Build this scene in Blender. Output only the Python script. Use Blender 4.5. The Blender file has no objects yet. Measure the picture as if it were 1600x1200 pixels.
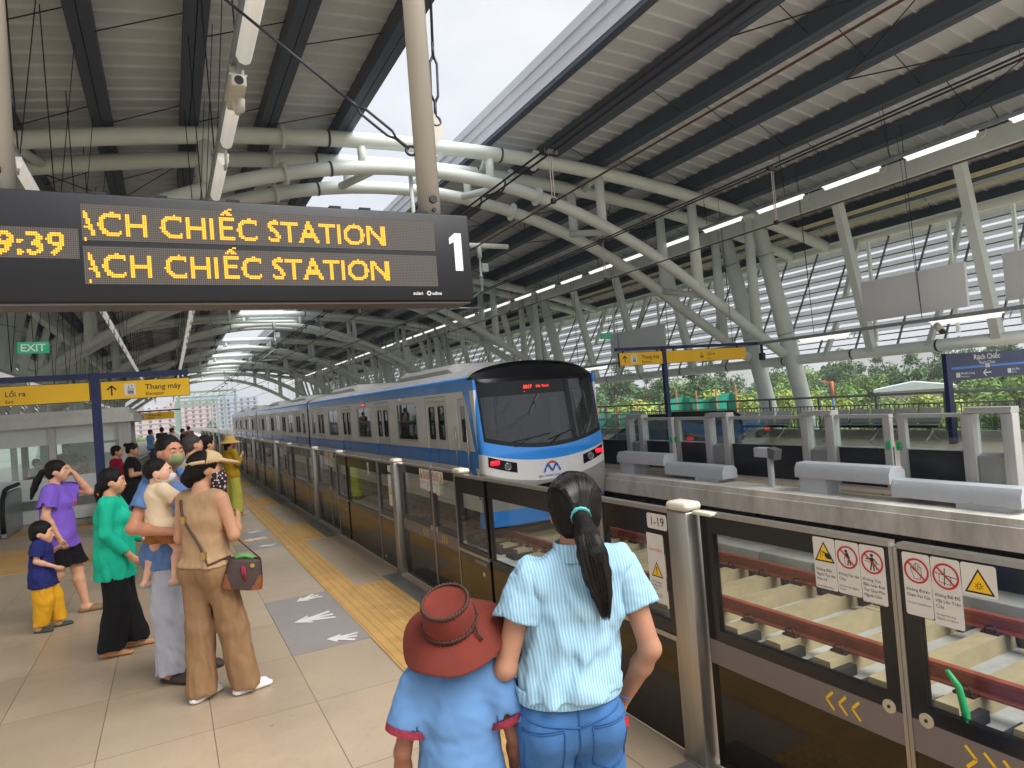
import bpy, bmesh, math, random
import numpy as np
from mathutils import Vector, Matrix, Euler
random.seed(7); np.random.seed(7)
SC = bpy.context.scene
COL = SC.collection
PI = math.pi
V = Vector
EYE = 1.8

# ---------------------------------------------------------------- tagging
def tag(o, label=None, cat=None, group=None, kind=None):
    if label: o['label'] = label
    if cat: o['category'] = cat
    if group: o['group'] = group
    if kind: o['kind'] = kind
    return o

def thing(name, label, cat, loc=(0, 0, 0), rz=0.0, group=None, kind=None):
    o = bpy.data.objects.new(name, None)
    COL.objects.link(o)
    o.location = loc
    o.rotation_euler = (0, 0, rz)
    o.empty_display_size = 0.1
    return tag(o, label, cat, group, kind)

def copy_tree(o, loc=None, label=None, rz=None, parent=None):
    c = o.copy()
    COL.objects.link(c)
    if parent is not None: c.parent = parent
    if loc is not None: c.location = loc
    if rz is not None: c.rotation_euler = (0, 0, rz)
    if label: c['label'] = label
    for ch in list(o.children):
        copy_tree(ch, parent=c)
    return c

# ---------------------------------------------------------------- mesh builder
class MB:
    def __init__(s, off=(0, 0, 0)):
        s.v = []; s.f = []; s.m = []; s.sm = []; s.off = V(off)
    def add(s, vs, fs, mi=0, smooth=False):
        b = len(s.v)
        s.v.extend([tuple(x) for x in vs])
        for f in fs:
            s.f.append([b + i for i in f]); s.m.append(mi); s.sm.append(smooth)
        return s
    def box(s, c, d, mi=0, R=None, taper=None):
        hx, hy, hz = d[0] / 2, d[1] / 2, d[2] / 2
        vs = []
        for z in (-1, 1):
            t = 1 if (taper is None or z < 0) else taper
            for x, y in ((-1, -1), (1, -1), (1, 1), (-1, 1)):
                p = V((x * hx * t, y * hy * t, z * hz))
                if R is not None: p = R @ p
                vs.append(p + V(c))
        s.add(vs, [(3, 2, 1, 0), (4, 5, 6, 7), (0, 1, 5, 4), (1, 2, 6, 5), (2, 3, 7, 6), (3, 0, 4, 7)], mi)
        return s
    def bb(s, x0, x1, y0, y1, z0, z1, mi=0):
        return s.box(((x0 + x1) / 2, (y0 + y1) / 2, (z0 + z1) / 2), (abs(x1 - x0), abs(y1 - y0), abs(z1 - z0)), mi)
    def rbox(s, x0, x1, y0, y1, z0, z1, r=0.01, mi=0, seg=2):
        bm = bmesh.new()
        bmesh.ops.create_cube(bm, size=1.0)
        for v in bm.verts:
            v.co = V(((x0 + x1) / 2 + v.co.x * (x1 - x0), (y0 + y1) / 2 + v.co.y * (y1 - y0), (z0 + z1) / 2 + v.co.z * (z1 - z0)))
        bmesh.ops.bevel(bm, geom=bm.edges[:], offset=r, segments=seg, profile=0.5, affect='EDGES')
        s.bm(bm, mi, True); bm.free()
        return s
    def bm(s, bm, mi=0, smooth=False):
        bm.verts.index_update()
        s.add([v.co[:] for v in bm.verts], [[v.index for v in f.verts] for f in bm.faces], mi, smooth)
        return s
    def tube(s, pts, r, seg=10, mi=0, cap=True, smooth=True, closed=False):
        pts = [V(p) for p in pts]
        n = len(pts)
        rs = r if isinstance(r, (list, tuple)) else [r] * n
        rings = []
        ref = None
        for i in range(n):
            if closed: t = pts[(i + 1) % n] - pts[i - 1]
            else: t = pts[min(i + 1, n - 1)] - pts[max(i - 1, 0)]
            t.normalize()
            if ref is None:
                a = V((0, 0, 1)) if abs(t.z) < 0.9 else V((1, 0, 0))
                ref = (a - t * a.dot(t)).normalized()
            else:
                ref = (ref - t * ref.dot(t)).normalized()
            b = t.cross(ref)
            rings.append([pts[i] + (ref * math.cos(2 * PI * k / seg) + b * math.sin(2 * PI * k / seg)) * rs[i] for k in range(seg)])
        vs = [p for ring in rings for p in ring]
        fs = []
        for i in range(n if closed else n - 1):
            j = (i + 1) % n
            for k in range(seg):
                k2 = (k + 1) % seg
                fs.append((i * seg + k, i * seg + k2, j * seg + k2, j * seg + k))
        s.add(vs, fs, mi, smooth)
        if cap and not closed:
            b = len(s.v) - len(vs)
            s.f.append([b + k for k in range(seg)][::-1]); s.m.append(mi); s.sm.append(False)
            s.f.append([b + (n - 1) * seg + k for k in range(seg)]); s.m.append(mi); s.sm.append(False)
        return s
    def cyl(s, a, b, r, seg=12, mi=0, r2=None):
        return s.tube([a, b], [r, r if r2 is None else r2], seg, mi)
    def bar(s, a, b, w, h, mi=0, up=(0, 0, 1)):
        a, b = V(a), V(b)
        t = (b - a); L = t.length; t.normalize()
        u = V(up); u = u - t * u.dot(t)
        if u.length < 1e-4: u = V((1, 0, 0)) - t * t.x
        u.normalize(); r = t.cross(u)
        R = Matrix((r, t, u)).transposed()
        return s.box((a + b) / 2, (w, L, h), mi, R)
    def prism(s, poly, o, ux, uy, un, th, mi=0):
        """polygon in a plane: o + x*ux + y*uy, extruded by th along un"""
        o, ux, uy, un = V(o), V(ux), V(uy), V(un)
        n = len(poly)
        fr = [o + ux * p[0] + uy * p[1] for p in poly]
        bk = [p + un * th for p in fr]
        vs = fr + bk
        fs = [list(range(n))[::-1], list(range(n, 2 * n))]
        for i in range(n):
            j = (i + 1) % n
            fs.append((i, j, n + j, n + i))
        s.add(vs, fs, mi)
        return s
    def lathe(s, prof, c, seg=24, mi=0, sx=1.0, sy=1.0, smooth=True):
        c = V(c); vs = []; fs = []
        n = len(prof)
        for (r, z) in prof:
            for k in range(seg):
                a = 2 * PI * k / seg
                vs.append(c + V((r * sx * math.cos(a), r * sy * math.sin(a), z)))
        for i in range(n - 1):
            for k in range(seg):
                k2 = (k + 1) % seg
                fs.append((i * seg + k, i * seg + k2, (i + 1) * seg + k2, (i + 1) * seg + k))
        s.add(vs, fs, mi, smooth)
        return s
    def mesh(s, name, mats):
        me = bpy.data.meshes.new(name)
        o = s.off
        me.from_pydata([(p[0] - o.x, p[1] - o.y, p[2] - o.z) for p in s.v], [], s.f)
        for m in (mats if isinstance(mats, (list, tuple)) else [mats]): me.materials.append(m)
        me.polygons.foreach_set('material_index', s.m)
        me.polygons.foreach_set('use_smooth', s.sm)
        me.update()
        return me
    def build(s, name, mats, parent=None, bevel=0.0, kind=None):
        o = bpy.data.objects.new(name, s.mesh(name, mats))
        COL.objects.link(o)
        if parent is not None: o.parent = parent
        if bevel:
            b = o.modifiers.new('bevel', 'BEVEL'); b.width = bevel; b.segments = 2; b.limit_method = 'ANGLE'; b.angle_limit = 0.7
            o.data.polygons.foreach_set('use_smooth', [True] * len(o.data.polygons))
            try:
                b.harden_normals = True
            except Exception: pass
        if kind: o['kind'] = kind
        return o

def _islands(s):
    p = list(range(len(s.v)))
    def find(a):
        while p[a] != a: p[a] = p[p[a]]; a = p[a]
        return a
    for f in s.f:
        r = find(f[0])
        for i in f[1:]: p[find(i)] = r
    g = {}
    for k, f in enumerate(s.f): g.setdefault(find(f[0]), []).append(k)
    return list(g.values())
def build_each(s, name, mats, parent=None):
    """every loose piece becomes a part of its own"""
    out = []
    for fs in _islands(s):
        q = MB(s.off); mp = {}
        for k in fs:
            nf = []
            for i in s.f[k]:
                if i not in mp: mp[i] = len(q.v); q.v.append(s.v[i])
                nf.append(mp[i])
            q.f.append(nf); q.m.append(s.m[k]); q.sm.append(s.sm[k])
        out.append(q.build(name, mats, parent))
    return out
MB.build_each = build_each

# ---------------------------------------------------------------- text as mesh
_tc = {}
def text_geo(txt, size=1.0, bold=0.0, align='LEFT', ext=0.0, spacing=1.0):
    key = (txt, bold, align, ext, spacing)
    if key not in _tc:
        cu = bpy.data.curves.new('t', 'FONT')
        cu.body = txt; cu.size = 1.0; cu.align_x = align; cu.offset = bold; cu.extrude = ext; cu.space_character = spacing
        cu.resolution_u = 3
        ob = bpy.data.objects.new('t', cu); COL.objects.link(ob)
        dg = bpy.context.evaluated_depsgraph_get(); dg.update()
        me = bpy.data.meshes.new_from_object(ob.evaluated_get(dg))
        _tc[key] = ([v.co[:] for v in me.vertices], [list(p.vertices) for p in me.polygons])
        bpy.data.objects.remove(ob); bpy.data.curves.remove(cu); bpy.data.meshes.remove(me)
    vs, fs = _tc[key]
    return [(x * size, y * size, z) for x, y, z in vs], fs

def add_text(mb, txt, size, o, ux, uy, mi=0, bold=0.0, align='LEFT', sx=1.0, spacing=1.0):
    vs, fs = text_geo(txt, size, bold, align, 0.0, spacing)
    o, ux, uy = V(o), V(ux), V(uy)
    mb.add([o + ux * (x * sx) + uy * y for x, y, z in vs], fs, mi)

# ---------------------------------------------------------------- materials
def lin(c):
    return tuple(((x / 255.0) / 12.92 if x / 255.0 <= 0.04045 else ((x / 255.0 + 0.055) / 1.055) ** 2.4) for x in c)
_mc = {}
def M(name, rgb, rough=0.5, metal=0.0, var=0.12, scale=6.0, bump=0.0, bscale=60.0, spec=0.5, emit=None, estr=0.0, coat=0.0, stretch=(1, 1, 1), lin_in=False, coord='Object', rvar=0.1, dirt=0.0):
    """plain procedural material: base colour broken up by two noises, roughness variation, optional bump"""
    if name in _mc: return _mc[name]
    m = bpy.data.materials.new(name); m.use_nodes = True
    nt = m.node_tree; N = nt.nodes; L = nt.links
    b = N['Principled BSDF']
    c = rgb if lin_in else lin(rgb)
    tc = N.new('ShaderNodeTexCoord'); mp = N.new('ShaderNodeMapping'); mp.inputs['Scale'].default_value = stretch
    L.new(tc.outputs[coord], mp.inputs['Vector'])
    nz = N.new('ShaderNodeTexNoise'); nz.inputs['Scale'].default_value = scale; nz.inputs['Detail'].default_value = 6; nz.inputs['Roughness'].default_value = 0.6
    L.new(mp.outputs['Vector'], nz.inputs['Vector'])
    mr = N.new('ShaderNodeMapRange'); mr.inputs['From Min'].default_value = 0.3; mr.inputs['From Max'].default_value = 0.7
    mr.inputs['To Min'].default_value = 1 - var; mr.inputs['To Max'].default_value = 1 + var * 0.6
    L.new(nz.outputs['Fac'], mr.inputs['Value'])
    mx = N.new('ShaderNodeMix'); mx.data_type = 'RGBA'; mx.blend_type = 'MULTIPLY'; mx.inputs['Factor'].default_value = 1.0
    mx.inputs['A'].default_value = (*c, 1)
    L.new(mr.outputs['Result'], mx.inputs['B'])
    out = mx.outputs['Result']
    if dirt > 0:
        n2 = N.new('ShaderNodeTexNoise'); n2.inputs['Scale'].default_value = scale * 0.22; n2.inputs['Detail'].default_value = 8; n2.inputs['Roughness'].default_value = 0.7
        L.new(mp.outputs['Vector'], n2.inputs['Vector'])
        r2 = N.new('ShaderNodeMapRange'); r2.inputs['From Min'].default_value = 0.45; r2.inputs['From Max'].default_value = 0.75
        r2.inputs['To Min'].default_value = 1.0; r2.inputs['To Max'].default_value = 1 - dirt
        L.new(n2.outputs['Fac'], r2.inputs['Value'])
        m2 = N.new('ShaderNodeMix'); m2.data_type = 'RGBA'; m2.blend_type = 'MULTIPLY'; m2.inputs['Factor'].default_value = 1.0
        L.new(out, m2.inputs['A']); L.new(r2.outputs['Result'], m2.inputs['B']); out = m2.outputs['Result']
    L.new(out, b.inputs['Base Color'])
    rr = N.new('ShaderNodeMapRange'); rr.inputs['To Min'].default_value = max(0.02, rough - rvar); rr.inputs['To Max'].default_value = min(1, rough + rvar)
    L.new(nz.outputs['Fac'], rr.inputs['Value']); L.new(rr.outputs['Result'], b.inputs['Roughness'])
    b.inputs['Metallic'].default_value = metal
    b.inputs['Specular IOR Level'].default_value = spec
    b.inputs['Coat Weight'].default_value = coat
    if bump > 0:
        nb = N.new('ShaderNodeTexNoise'); nb.inputs['Scale'].default_value = bscale; nb.inputs['Detail'].default_value = 4
        L.new(mp.outputs['Vector'], nb.inputs['Vector'])
        bp = N.new('ShaderNodeBump'); bp.inputs['Strength'].default_value = bump; bp.inputs['Distance'].default_value = 0.01
        L.new(nb.outputs['Fac'], bp.inputs['Height']); L.new(bp.outputs['Normal'], b.inputs['Normal'])
    if emit is not None:
        b.inputs['Emission Color'].default_value = (*lin(emit), 1); b.inputs['Emission Strength'].default_value = estr
    _mc[name] = m
    return m

def glass(name, tint=(0.85, 0.92, 0.9), refl=1.0, rough=0.02, extra=0.0, fmax=1.0, ior=1.5):
    """a sheet of glass: see-through, with a Fresnel reflection"""
    if name in _mc: return _mc[name]
    m = bpy.data.materials.new(name); m.use_nodes = True
    nt = m.node_tree; N = nt.nodes; L = nt.links
    N.remove(N['Principled BSDF'])
    tr = N.new('ShaderNodeBsdfTransparent'); tr.inputs['Color'].default_value = (*tint, 1)
    gl = N.new('ShaderNodeBsdfGlossy'); gl.inputs['Roughness'].default_value = rough; gl.inputs['Color'].default_value = (0.95, 0.97, 1, 1)
    lw = N.new('ShaderNodeLayerWeight'); lw.inputs['Blend'].default_value = 0.5
    pw = N.new('ShaderNodeMath'); pw.operation = 'POWER'; pw.inputs[1].default_value = 5.0; L.new(lw.outputs['Facing'], pw.inputs[0])
    mu = N.new('ShaderNodeMath'); mu.operation = 'MULTIPLY_ADD'; mu.inputs[1].default_value = 0.9 * refl; mu.inputs[2].default_value = 0.035 * refl + extra; mu.use_clamp = True
    L.new(pw.outputs[0], mu.inputs[0])
    mn = N.new('ShaderNodeMath'); mn.operation = 'MINIMUM'; mn.inputs[1].default_value = fmax; L.new(mu.outputs[0], mn.inputs[0])
    mx = N.new('ShaderNodeMixShader')
    L.new(mn.outputs[0], mx.inputs['Fac']); L.new(tr.outputs[0], mx.inputs[1]); L.new(gl.outputs[0], mx.inputs[2])
    L.new(mx.outputs[0], N['Material Output'].inputs['Surface'])
    _mc[name] = m
    return m

STEEL = M('stainless', (172, 168, 160), 0.33, 0.85, 0.10, 3, stretch=(14, 14, 0.6))
STEELD = M('stainless_dull', (186, 186, 184), 0.42, 0.3, 0.10, 3, stretch=(10, 10, 0.6))
BLACKP = M('black_glass_panel', (12, 12, 13), 0.07, 0, 0.1, 3, rvar=0.03, spec=0.5)
BLACKR = M('black_rubber', (18, 18, 18), 0.7)
TRUSS = M('truss_paint', (226, 235, 231), 0.45, 0, 0.07, 1.3, coord='Object', dirt=0.12)
TRUSSD = M('truss_ring', (70, 78, 76), 0.6)
PURL = M('purlin_paint', (72, 82, 98), 0.55, 0.1, 0.12, 2)
NAVY = M('navy_paint', (12, 30, 82), 0.4, 0, 0.08, 3)
YELLOW = M('sign_yellow', (250, 198, 18), 0.4, 0, 0.05, 2)
INK = M('sign_ink', (25, 24, 24), 0.5)
WHITEP = M('white_print', (232, 232, 232), 0.45, 0, 0.04)
GALV = M('galvanised', (150, 158, 160), 0.45, 0.55, 0.15, 9)
WIRE = M('dark_wire', (46, 42, 42), 0.55, 0.4)
WIREL = M('light_wire', (150, 140, 132), 0.45, 0.5)
HAZE = 0.0007
CLOUD = 3.2
EXPO = 1.68
SUNE = 1.5
SUNA = 48
# ================================================================ SETTING
def grid_nodes(nt, px, py, x0, y0, wid):
    """1 on grout lines of a px x py tile grid (world metres)"""
    N = nt.nodes; L = nt.links
    g = N.new('ShaderNodeNewGeometry'); s = N.new('ShaderNodeSeparateXYZ'); L.new(g.outputs['Position'], s.inputs[0])
    outs = []; cells = []
    for k, (p, o) in enumerate(((px, x0), (py, y0))):
        a = N.new('ShaderNodeMath'); a.operation = 'SUBTRACT'; a.inputs[1].default_value = o; L.new(s.outputs[k], a.inputs[0])
        d = N.new('ShaderNodeMath'); d.operation = 'DIVIDE'; d.inputs[1].default_value = p; L.new(a.outputs[0], d.inputs[0])
        fl = N.new('ShaderNodeMath'); fl.operation = 'FLOOR'; L.new(d.outputs[0], fl.inputs[0]); cells.append(fl)
        f = N.new('ShaderNodeMath'); f.operation = 'PINGPONG'; f.inputs[1].default_value = 0.5; L.new(d.outputs[0], f.inputs[0])
        c = N.new('ShaderNodeMath'); c.operation = 'LESS_THAN'; c.inputs[1].default_value = wid / p / 2; L.new(f.outputs[0], c.inputs[0])
        outs.append(c)
    m = N.new('ShaderNodeMath'); m.operation = 'MAXIMUM'; L.new(outs[0].outputs[0], m.inputs[0]); L.new(outs[1].outputs[0], m.inputs[1])
    cb = N.new('ShaderNodeCombineXYZ'); L.new(cells[0].outputs[0], cb.inputs[0]); L.new(cells[1].outputs[0], cb.inputs[1])
    wn = N.new('ShaderNodeTexWhiteNoise'); L.new(cb.outputs[0], wn.inputs['Vector'])
    return m.outputs[0], wn.outputs['Value'], g.outputs['Position']

def tile_mat(name, rgb, px, py, x0, y0, wid=0.007, grout=(95, 86, 74), rough=0.36, tone=0.08, speck=0.05):
    m = M(name, rgb, rough, 0, speck, 3.0, bump=0.03, bscale=40, dirt=0.22, rvar=0.16)
    nt = m.node_tree; N = nt.nodes; L = nt.links
    b = N['Principled BSDF']; src = b.inputs['Base Color'].links[0].from_socket
    ln, rnd, pos = grid_nodes(nt, px, py, x0, y0, wid)
    mr = N.new('ShaderNodeMapRange'); mr.inputs['To Min'].default_value = 1 - tone; mr.inputs['To Max'].default_value = 1 + tone * 0.6
    L.new(rnd, mr.inputs['Value'])
    a = N.new('ShaderNodeMix'); a.data_type = 'RGBA'; a.blend_type = 'MULTIPLY'; a.inputs['Factor'].default_value = 1
    L.new(src, a.inputs['A']); L.new(mr.outputs['Result'], a.inputs['B'])
    # scuffs: stretched fine noise
    n3 = N.new('ShaderNodeTexNoise'); n3.inputs['Scale'].default_value = 22; n3.inputs['Detail'].default_value = 8; n3.inputs['Roughness'].default_value = 0.75
    L.new(pos, n3.inputs['Vector'])
    r3 = N.new('ShaderNodeMapRange'); r3.inputs['From Min'].default_value = 0.55; r3.inputs['From Max'].default_value = 0.8; r3.inputs['To Min'].default_value = 1; r3.inputs['To Max'].default_value = 0.72
    L.new(n3.outputs['Fac'], r3.inputs['Value'])
    a3 = N.new('ShaderNodeMix'); a3.data_type = 'RGBA'; a3.blend_type = 'MULTIPLY'; a3.inputs['Factor'].default_value = 1
    L.new(a.outputs['Result'], a3.inputs['A']); L.new(r3.outputs['Result'], a3.inputs['B'])
    # dark spots and drips
    vo = N.new('ShaderNodeTexVoronoi'); vo.inputs['Scale'].default_value = 2.6; L.new(pos, vo.inputs['Vector'])
    n4 = N.new('ShaderNodeTexNoise'); n4.inputs['Scale'].default_value = 30; n4.inputs['Detail'].default_value = 5; L.new(pos, n4.inputs['Vector'])
    q4 = N.new('ShaderNodeMath'); q4.operation = 'MULTIPLY_ADD'; q4.inputs[1].default_value = 0.09; L.new(n4.outputs['Fac'], q4.inputs[0]); L.new(vo.outputs['Distance'], q4.inputs[2])
    r4 = N.new('ShaderNodeMapRange'); r4.inputs['From Min'].default_value = 0.055; r4.inputs['From Max'].default_value = 0.085; r4.inputs['To Min'].default_value = 0.55; r4.inputs['To Max'].default_value = 1.0
    L.new(q4.outputs[0], r4.inputs['Value'])
    a4 = N.new('ShaderNodeMix'); a4.data_type = 'RGBA'; a4.blend_type = 'MULTIPLY'; a4.inputs['Factor'].default_value = 1
    L.new(a3.outputs['Result'], a4.inputs['A']); L.new(r4.outputs['Result'], a4.inputs['B']); a3 = a4
    g = N.new('ShaderNodeMix'); g.data_type = 'RGBA'; L.new(ln, g.inputs['Factor']); L.new(a3.outputs['Result'], g.inputs['A']); g.inputs['B'].default_value = (*lin(grout), 1)
    L.new(g.outputs['Result'], b.inputs['Base Color'])
    return m

TILE = tile_mat('platform_tiles', (177, 158, 134), 0.593, 0.93, 0.72, 5.34, wid=0.0055, grout=(112, 99, 82), tone=0.09)
TILEF = tile_mat('far_platform_tiles', (205, 188, 165), 0.6, 0.9, 9.5, 0)
DARKT = tile_mat('dark_granite', (118, 118, 112), 0.62, 0.93, 1.93, 5.9, speck=0.1)
GREYT = tile_mat('grey_marking_tiles', (150, 142, 138), 3.0, 0.84, 0, 5.34, wid=0.004, grout=(110, 104, 100))
TACT = M('tactile_yellow', (198, 156, 94), 0.6, 0, 0.16, 5, dirt=0.22)
CONC = M('concrete', (196, 192, 182), 0.85, 0, 0.2, 1.4, bump=0.25, bscale=24, dirt=0.35)
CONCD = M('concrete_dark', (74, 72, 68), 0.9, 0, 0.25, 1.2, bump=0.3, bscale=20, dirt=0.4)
CONCB = M('concrete_bed', (186, 184, 178), 0.9, 0, 0.25, 2.2, bump=0.35, bscale=30, dirt=0.4)
SLEEP = M('sleeper_concrete', (170, 154, 120), 0.85, 0, 0.16, 5, bump=0.2, bscale=40, dirt=0.2)
RAILM = M('rusty_rail', (168, 84, 62), 0.5, 0.25, 0.22, 7, dirt=0.25)

def structure(name, mb, mat):
    o = mb.build(name, mat); o['kind'] = 'structure'; return o

Y0, Y1 = -14.0, 96.0
m = MB(); m.bb(-9.0, 2.95, Y0, Y1, -1.6, 0.0); structure('platform', m, TILE)
# yellow guidance strip, bumps and ribs are real
m = MB()
def tactile(x0, x1, y0, y1, z=0.004, ribs=True):
    m.bb(x0, x1, y0, y1, -0.02, z)
m.bb(1.32, 1.615, Y0, 40, -0.02, 0.005)
for k in range(4):
    xx = 1.32 + 0.0735 * (k + 0.5)
    m.add([(xx - 0.022, Y0, 0.0052), (xx + 0.022, Y0, 0.0052), (xx + 0.014, Y0, 0.0105), (xx - 0.014, Y0, 0.0105),
           (xx - 0.022, 40, 0.0052), (xx + 0.022, 40, 0.0052), (xx + 0.014, 40, 0.0105), (xx - 0.014, 40, 0.0105)],
          [(0, 4, 7, 3), (3, 7, 6, 2), (2, 6, 5, 1)])
DOORS = [-3.17 + 4.6 * k for k in range(11)]            # meeting lines of the sliding doors (y)
for yd in DOORS:
    m.bb(1.615, 1.935, yd - 0.62, yd + 0.95, -0.02, 0.005)
    if -4 < yd < 16:
        for i in range(5):
            for j in range(26):
                xx, yy = 1.615 + 0.064 * (i + 0.5), yd - 0.6 + 0.06 * (j + 0.5)
                m.add([(xx - .018, yy - .018, .0052), (xx + .018, yy - .018, .0052), (xx + .018, yy + .018, .0052), (xx - .018, yy + .018, .0052),
                       (xx - .011, yy - .011, .010), (xx + .011, yy - .011, .010), (xx + .011, yy + .011, .010), (xx - .011, yy + .011, .010)],
                      [(4, 5, 6, 7), (0, 1, 5, 4), (1, 2, 6, 5), (2, 3, 7, 6), (3, 0, 4, 7)])
for (x0, x1, y0, y1) in ((-6, -1.95, 11.0, 13.2), (-1.95, -0.9, 11.0, 11.6), (-4.5, -0.4, 14.9, 15.7), (0.72, 1.3, 10.55, 10.8)):
    m.bb(x0, x1, y0, y1, -0.02, 0.0045)
structure('tactile_paving', m, TACT)
m = MB()
for yd in DOORS:
    m.bb(1.937, 2.11, yd - 0.62, yd + 1.15, -0.02, 0.0042)
structure('door_threshold_paving', m, DARKT)
m = MB()
for yd in DOORS:
    m.bb(0.72, 1.318, yd - 0.70, yd + 0.98, -0.02, 0.004)
structure('boarding_mark_panels', m, GREYT)
# white arrows painted on the panels
ARW = M('arrow_white', (226, 224, 220), 0.6, 0, 0.1, 20, dirt=0.12)
m = MB()
def arrow(cx, cy, dirx, diry, L, W):
    """three-pronged fan arrow: tip towards (dirx,diry)"""
    d = V((dirx, diry, 0)).normalized(); n = V((-d.y, d.x, 0))
    P = [(0, 0), (0.42, 0.48), (0.40, 0.22), (0.98, 0.50), (0.98, 0.30), (0.62, 0.10), (1.0, 0.10), (1.0, -0.10), (0.62, -0.10), (0.98, -0.30), (0.98, -0.50), (0.40, -0.22), (0.42, -0.48)]
    c = V((cx, cy, 0.0075))
    vs = [c + d * (L * (0.5 - u)) + n * (W * w) for u, w in P]
    fs = [(0, 1, 2, 11, 12), (2, 3, 4, 5), (2, 5, 6, 7, 8, 11), (11, 8, 9, 10)]
    vs2 = vs
    m.add(vs2, [f[::-1] for f in fs])
for yd in DOORS[:8]:
    arrow(1.03, yd + 0.13, -1, -0.05, 0.34, 0.26)
    arrow(1.10, yd + 0.83, -0.9, -0.35, 0.24, 0.2)
    arrow(1.12, yd - 0.55, -0.9, 0.35, 0.24, 0.2)
structure('boarding_arrow_markings', m, ARW)
# track bed of both tracks
m = MB(); m.bb(2.95, 9.3, Y0, 160, -1.75, -1.27); structure('track_bed', m, CONCB)
ZR = -0.93
def track(xc, y0, y1, name):
    t = thing(name, 'ballastless track with rust red rails on pale concrete sleepers, beside the far platform' if xc > 5 else 'ballastless track hidden under the near platform screen doors', 'railway track', (xc, 0, 0))
    for sx in (-1, 1):
        r = MB(t.location)
        x = xc + sx * 0.80
        prof = [(-0.07, 0), (0.07, 0), (0.07, 0.015), (0.012, 0.035), (0.012, 0.115), (0.036, 0.13), (0.036, 0.165), (-0.036, 0.165), (-0.036, 0.13), (-0.012, 0.115), (-0.012, 0.035), (-0.07, 0.015)]
        vs = [(x + a, y0, ZR - 0.165 + b) for a, b in prof] + [(x + a, y1, ZR - 0.165 + b) for a, b in prof]
        n = len(prof)
        r.add(vs, [(i, n + i, n + (i + 1) % n, (i + 1) % n) for i in range(n)] + [tuple(range(n))[::-1], tuple(range(n, 2 * n))])
        r.build('rail', RAILM, t)
    sl = MB(t.location); pad = MB(t.location); cl = MB(t.location)
    z1 = ZR - 0.175
    y = -2.0
    while y < min(y1, 60):
        own = xc > 5 and -1.5 < y < 18
        if own: sl2, pad2, cl2 = MB(t.location), MB(t.location), MB(t.location)
        else: sl2, pad2, cl2 = sl, pad, cl
        sl2.add([(xc - 1.2, y - .10, z1), (xc + 1.2, y - .10, z1), (xc + 1.2, y + .10, z1), (xc - 1.2, y + .10, z1),
                (xc - 1.22, y - .125, -1.28), (xc + 1.22, y - .125, -1.28), (xc + 1.22, y + .125, -1.28), (xc - 1.22, y + .125, -1.28)],
               [(0, 1, 2, 3), (0, 4, 5, 1), (1, 5, 6, 2), (2, 6, 7, 3), (3, 7, 4, 0)])
        for sx in (-1, 1):
            pad2.bb(xc + sx * 1.12 - 0.20, xc + sx * 1.12 + 0.20, y - .19, y + .19, -1.29, -1.17)
            cl2.bb(xc + sx * .80 - .15, xc + sx * .80 + .15, y - .09, y + .09, z1, z1 + 0.022)
            for q in (-1, 1):
                cl2.tube([(xc + sx * .80 + q * .13, y - .05, z1 + .02), (xc + sx * .80 + q * .13, y - .05, z1 + .07), (xc + sx * .80 + q * .075, y, z1 + .075), (xc + sx * .80 + q * .13, y + .05, z1 + .07), (xc + sx * .80 + q * .13, y + .05, z1 + .02)], 0.011, 5)
        if own:
            o = sl2.build('sleeper', SLEEP, t)
            pad2.build('sleeper_boot', M('rubber_boot', (34, 34, 36), 0.85), o); cl2.build('rail_clip', M('rail_clip', (60, 38, 34), 0.6, 0.3), o)
        y += 0.62
    o = sl.build('sleeper', SLEEP, t); o['kind'] = 'stuff'
    o = pad.build('sleeper_boot', M('rubber_boot', (34, 34, 36), 0.85), t); o['kind'] = 'stuff'
    o = cl.build('rail_clip', M('rail_clip', (60, 38, 34), 0.6, 0.3), t); o['kind'] = 'stuff'
    # block between the rails
    return t
track(6.97, Y0, 160, 'railway_track')
track(3.85, Y0, 160, 'railway_track')
# cable duct covers beyond the far rail
m = MB()
y = -3.0
while y < 40:
    m.rbox(8.16, 8.62, y, y + 0.97, -1.27, -0.92, 0.012); y += 0.985
structure('cable_duct_ground', m, CONC)
# far platform
m = MB(); m.bb(9.12, 17.0, Y0, Y1, -0.45, 0.0); structure('far_platform', m, TILEF)
m = MB()
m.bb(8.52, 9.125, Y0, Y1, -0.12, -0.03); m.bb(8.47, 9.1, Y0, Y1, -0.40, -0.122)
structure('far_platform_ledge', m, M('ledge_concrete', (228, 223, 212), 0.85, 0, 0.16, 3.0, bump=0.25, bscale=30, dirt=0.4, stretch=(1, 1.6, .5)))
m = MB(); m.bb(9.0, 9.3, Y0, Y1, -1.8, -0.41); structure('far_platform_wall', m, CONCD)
m = MB(); m.bb(16.42, 16.62, Y0, Y1, -0.02, 0.22); m.bb(16.62, 17.6, Y0, Y1, -0.45, 0.12); structure('far_platform_kerb', m, M('kerb_white', (196, 192, 184), 0.8, 0, 0.1, 2, dirt=0.2))
# ground far below and beyond
GRND = M('ground_bounce', (150, 146, 126), 0.95, 0, 0.35, 0.05, bump=0.1, bscale=1.0, dirt=0.4)  # pale earth colour picked to bounce light up to the louvres and roof
m = MB()
m.add([(-4000, -4000, -11), (4000, -4000, -11), (4000, 4000, -11), (-4000, 4000, -11)], [(0, 1, 2, 3)])
structure('ground', m, GRND)
# viaduct deck carrying everything
m = MB(); m.bb(-8.9, 16.9, Y0 + .1, Y1 - .1, -2.6, -1.76); m.bb(2.0, 10.0, Y1 - .2, 400, -3.0, -1.77); structure('viaduct_deck_ground', m, CONC)
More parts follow.
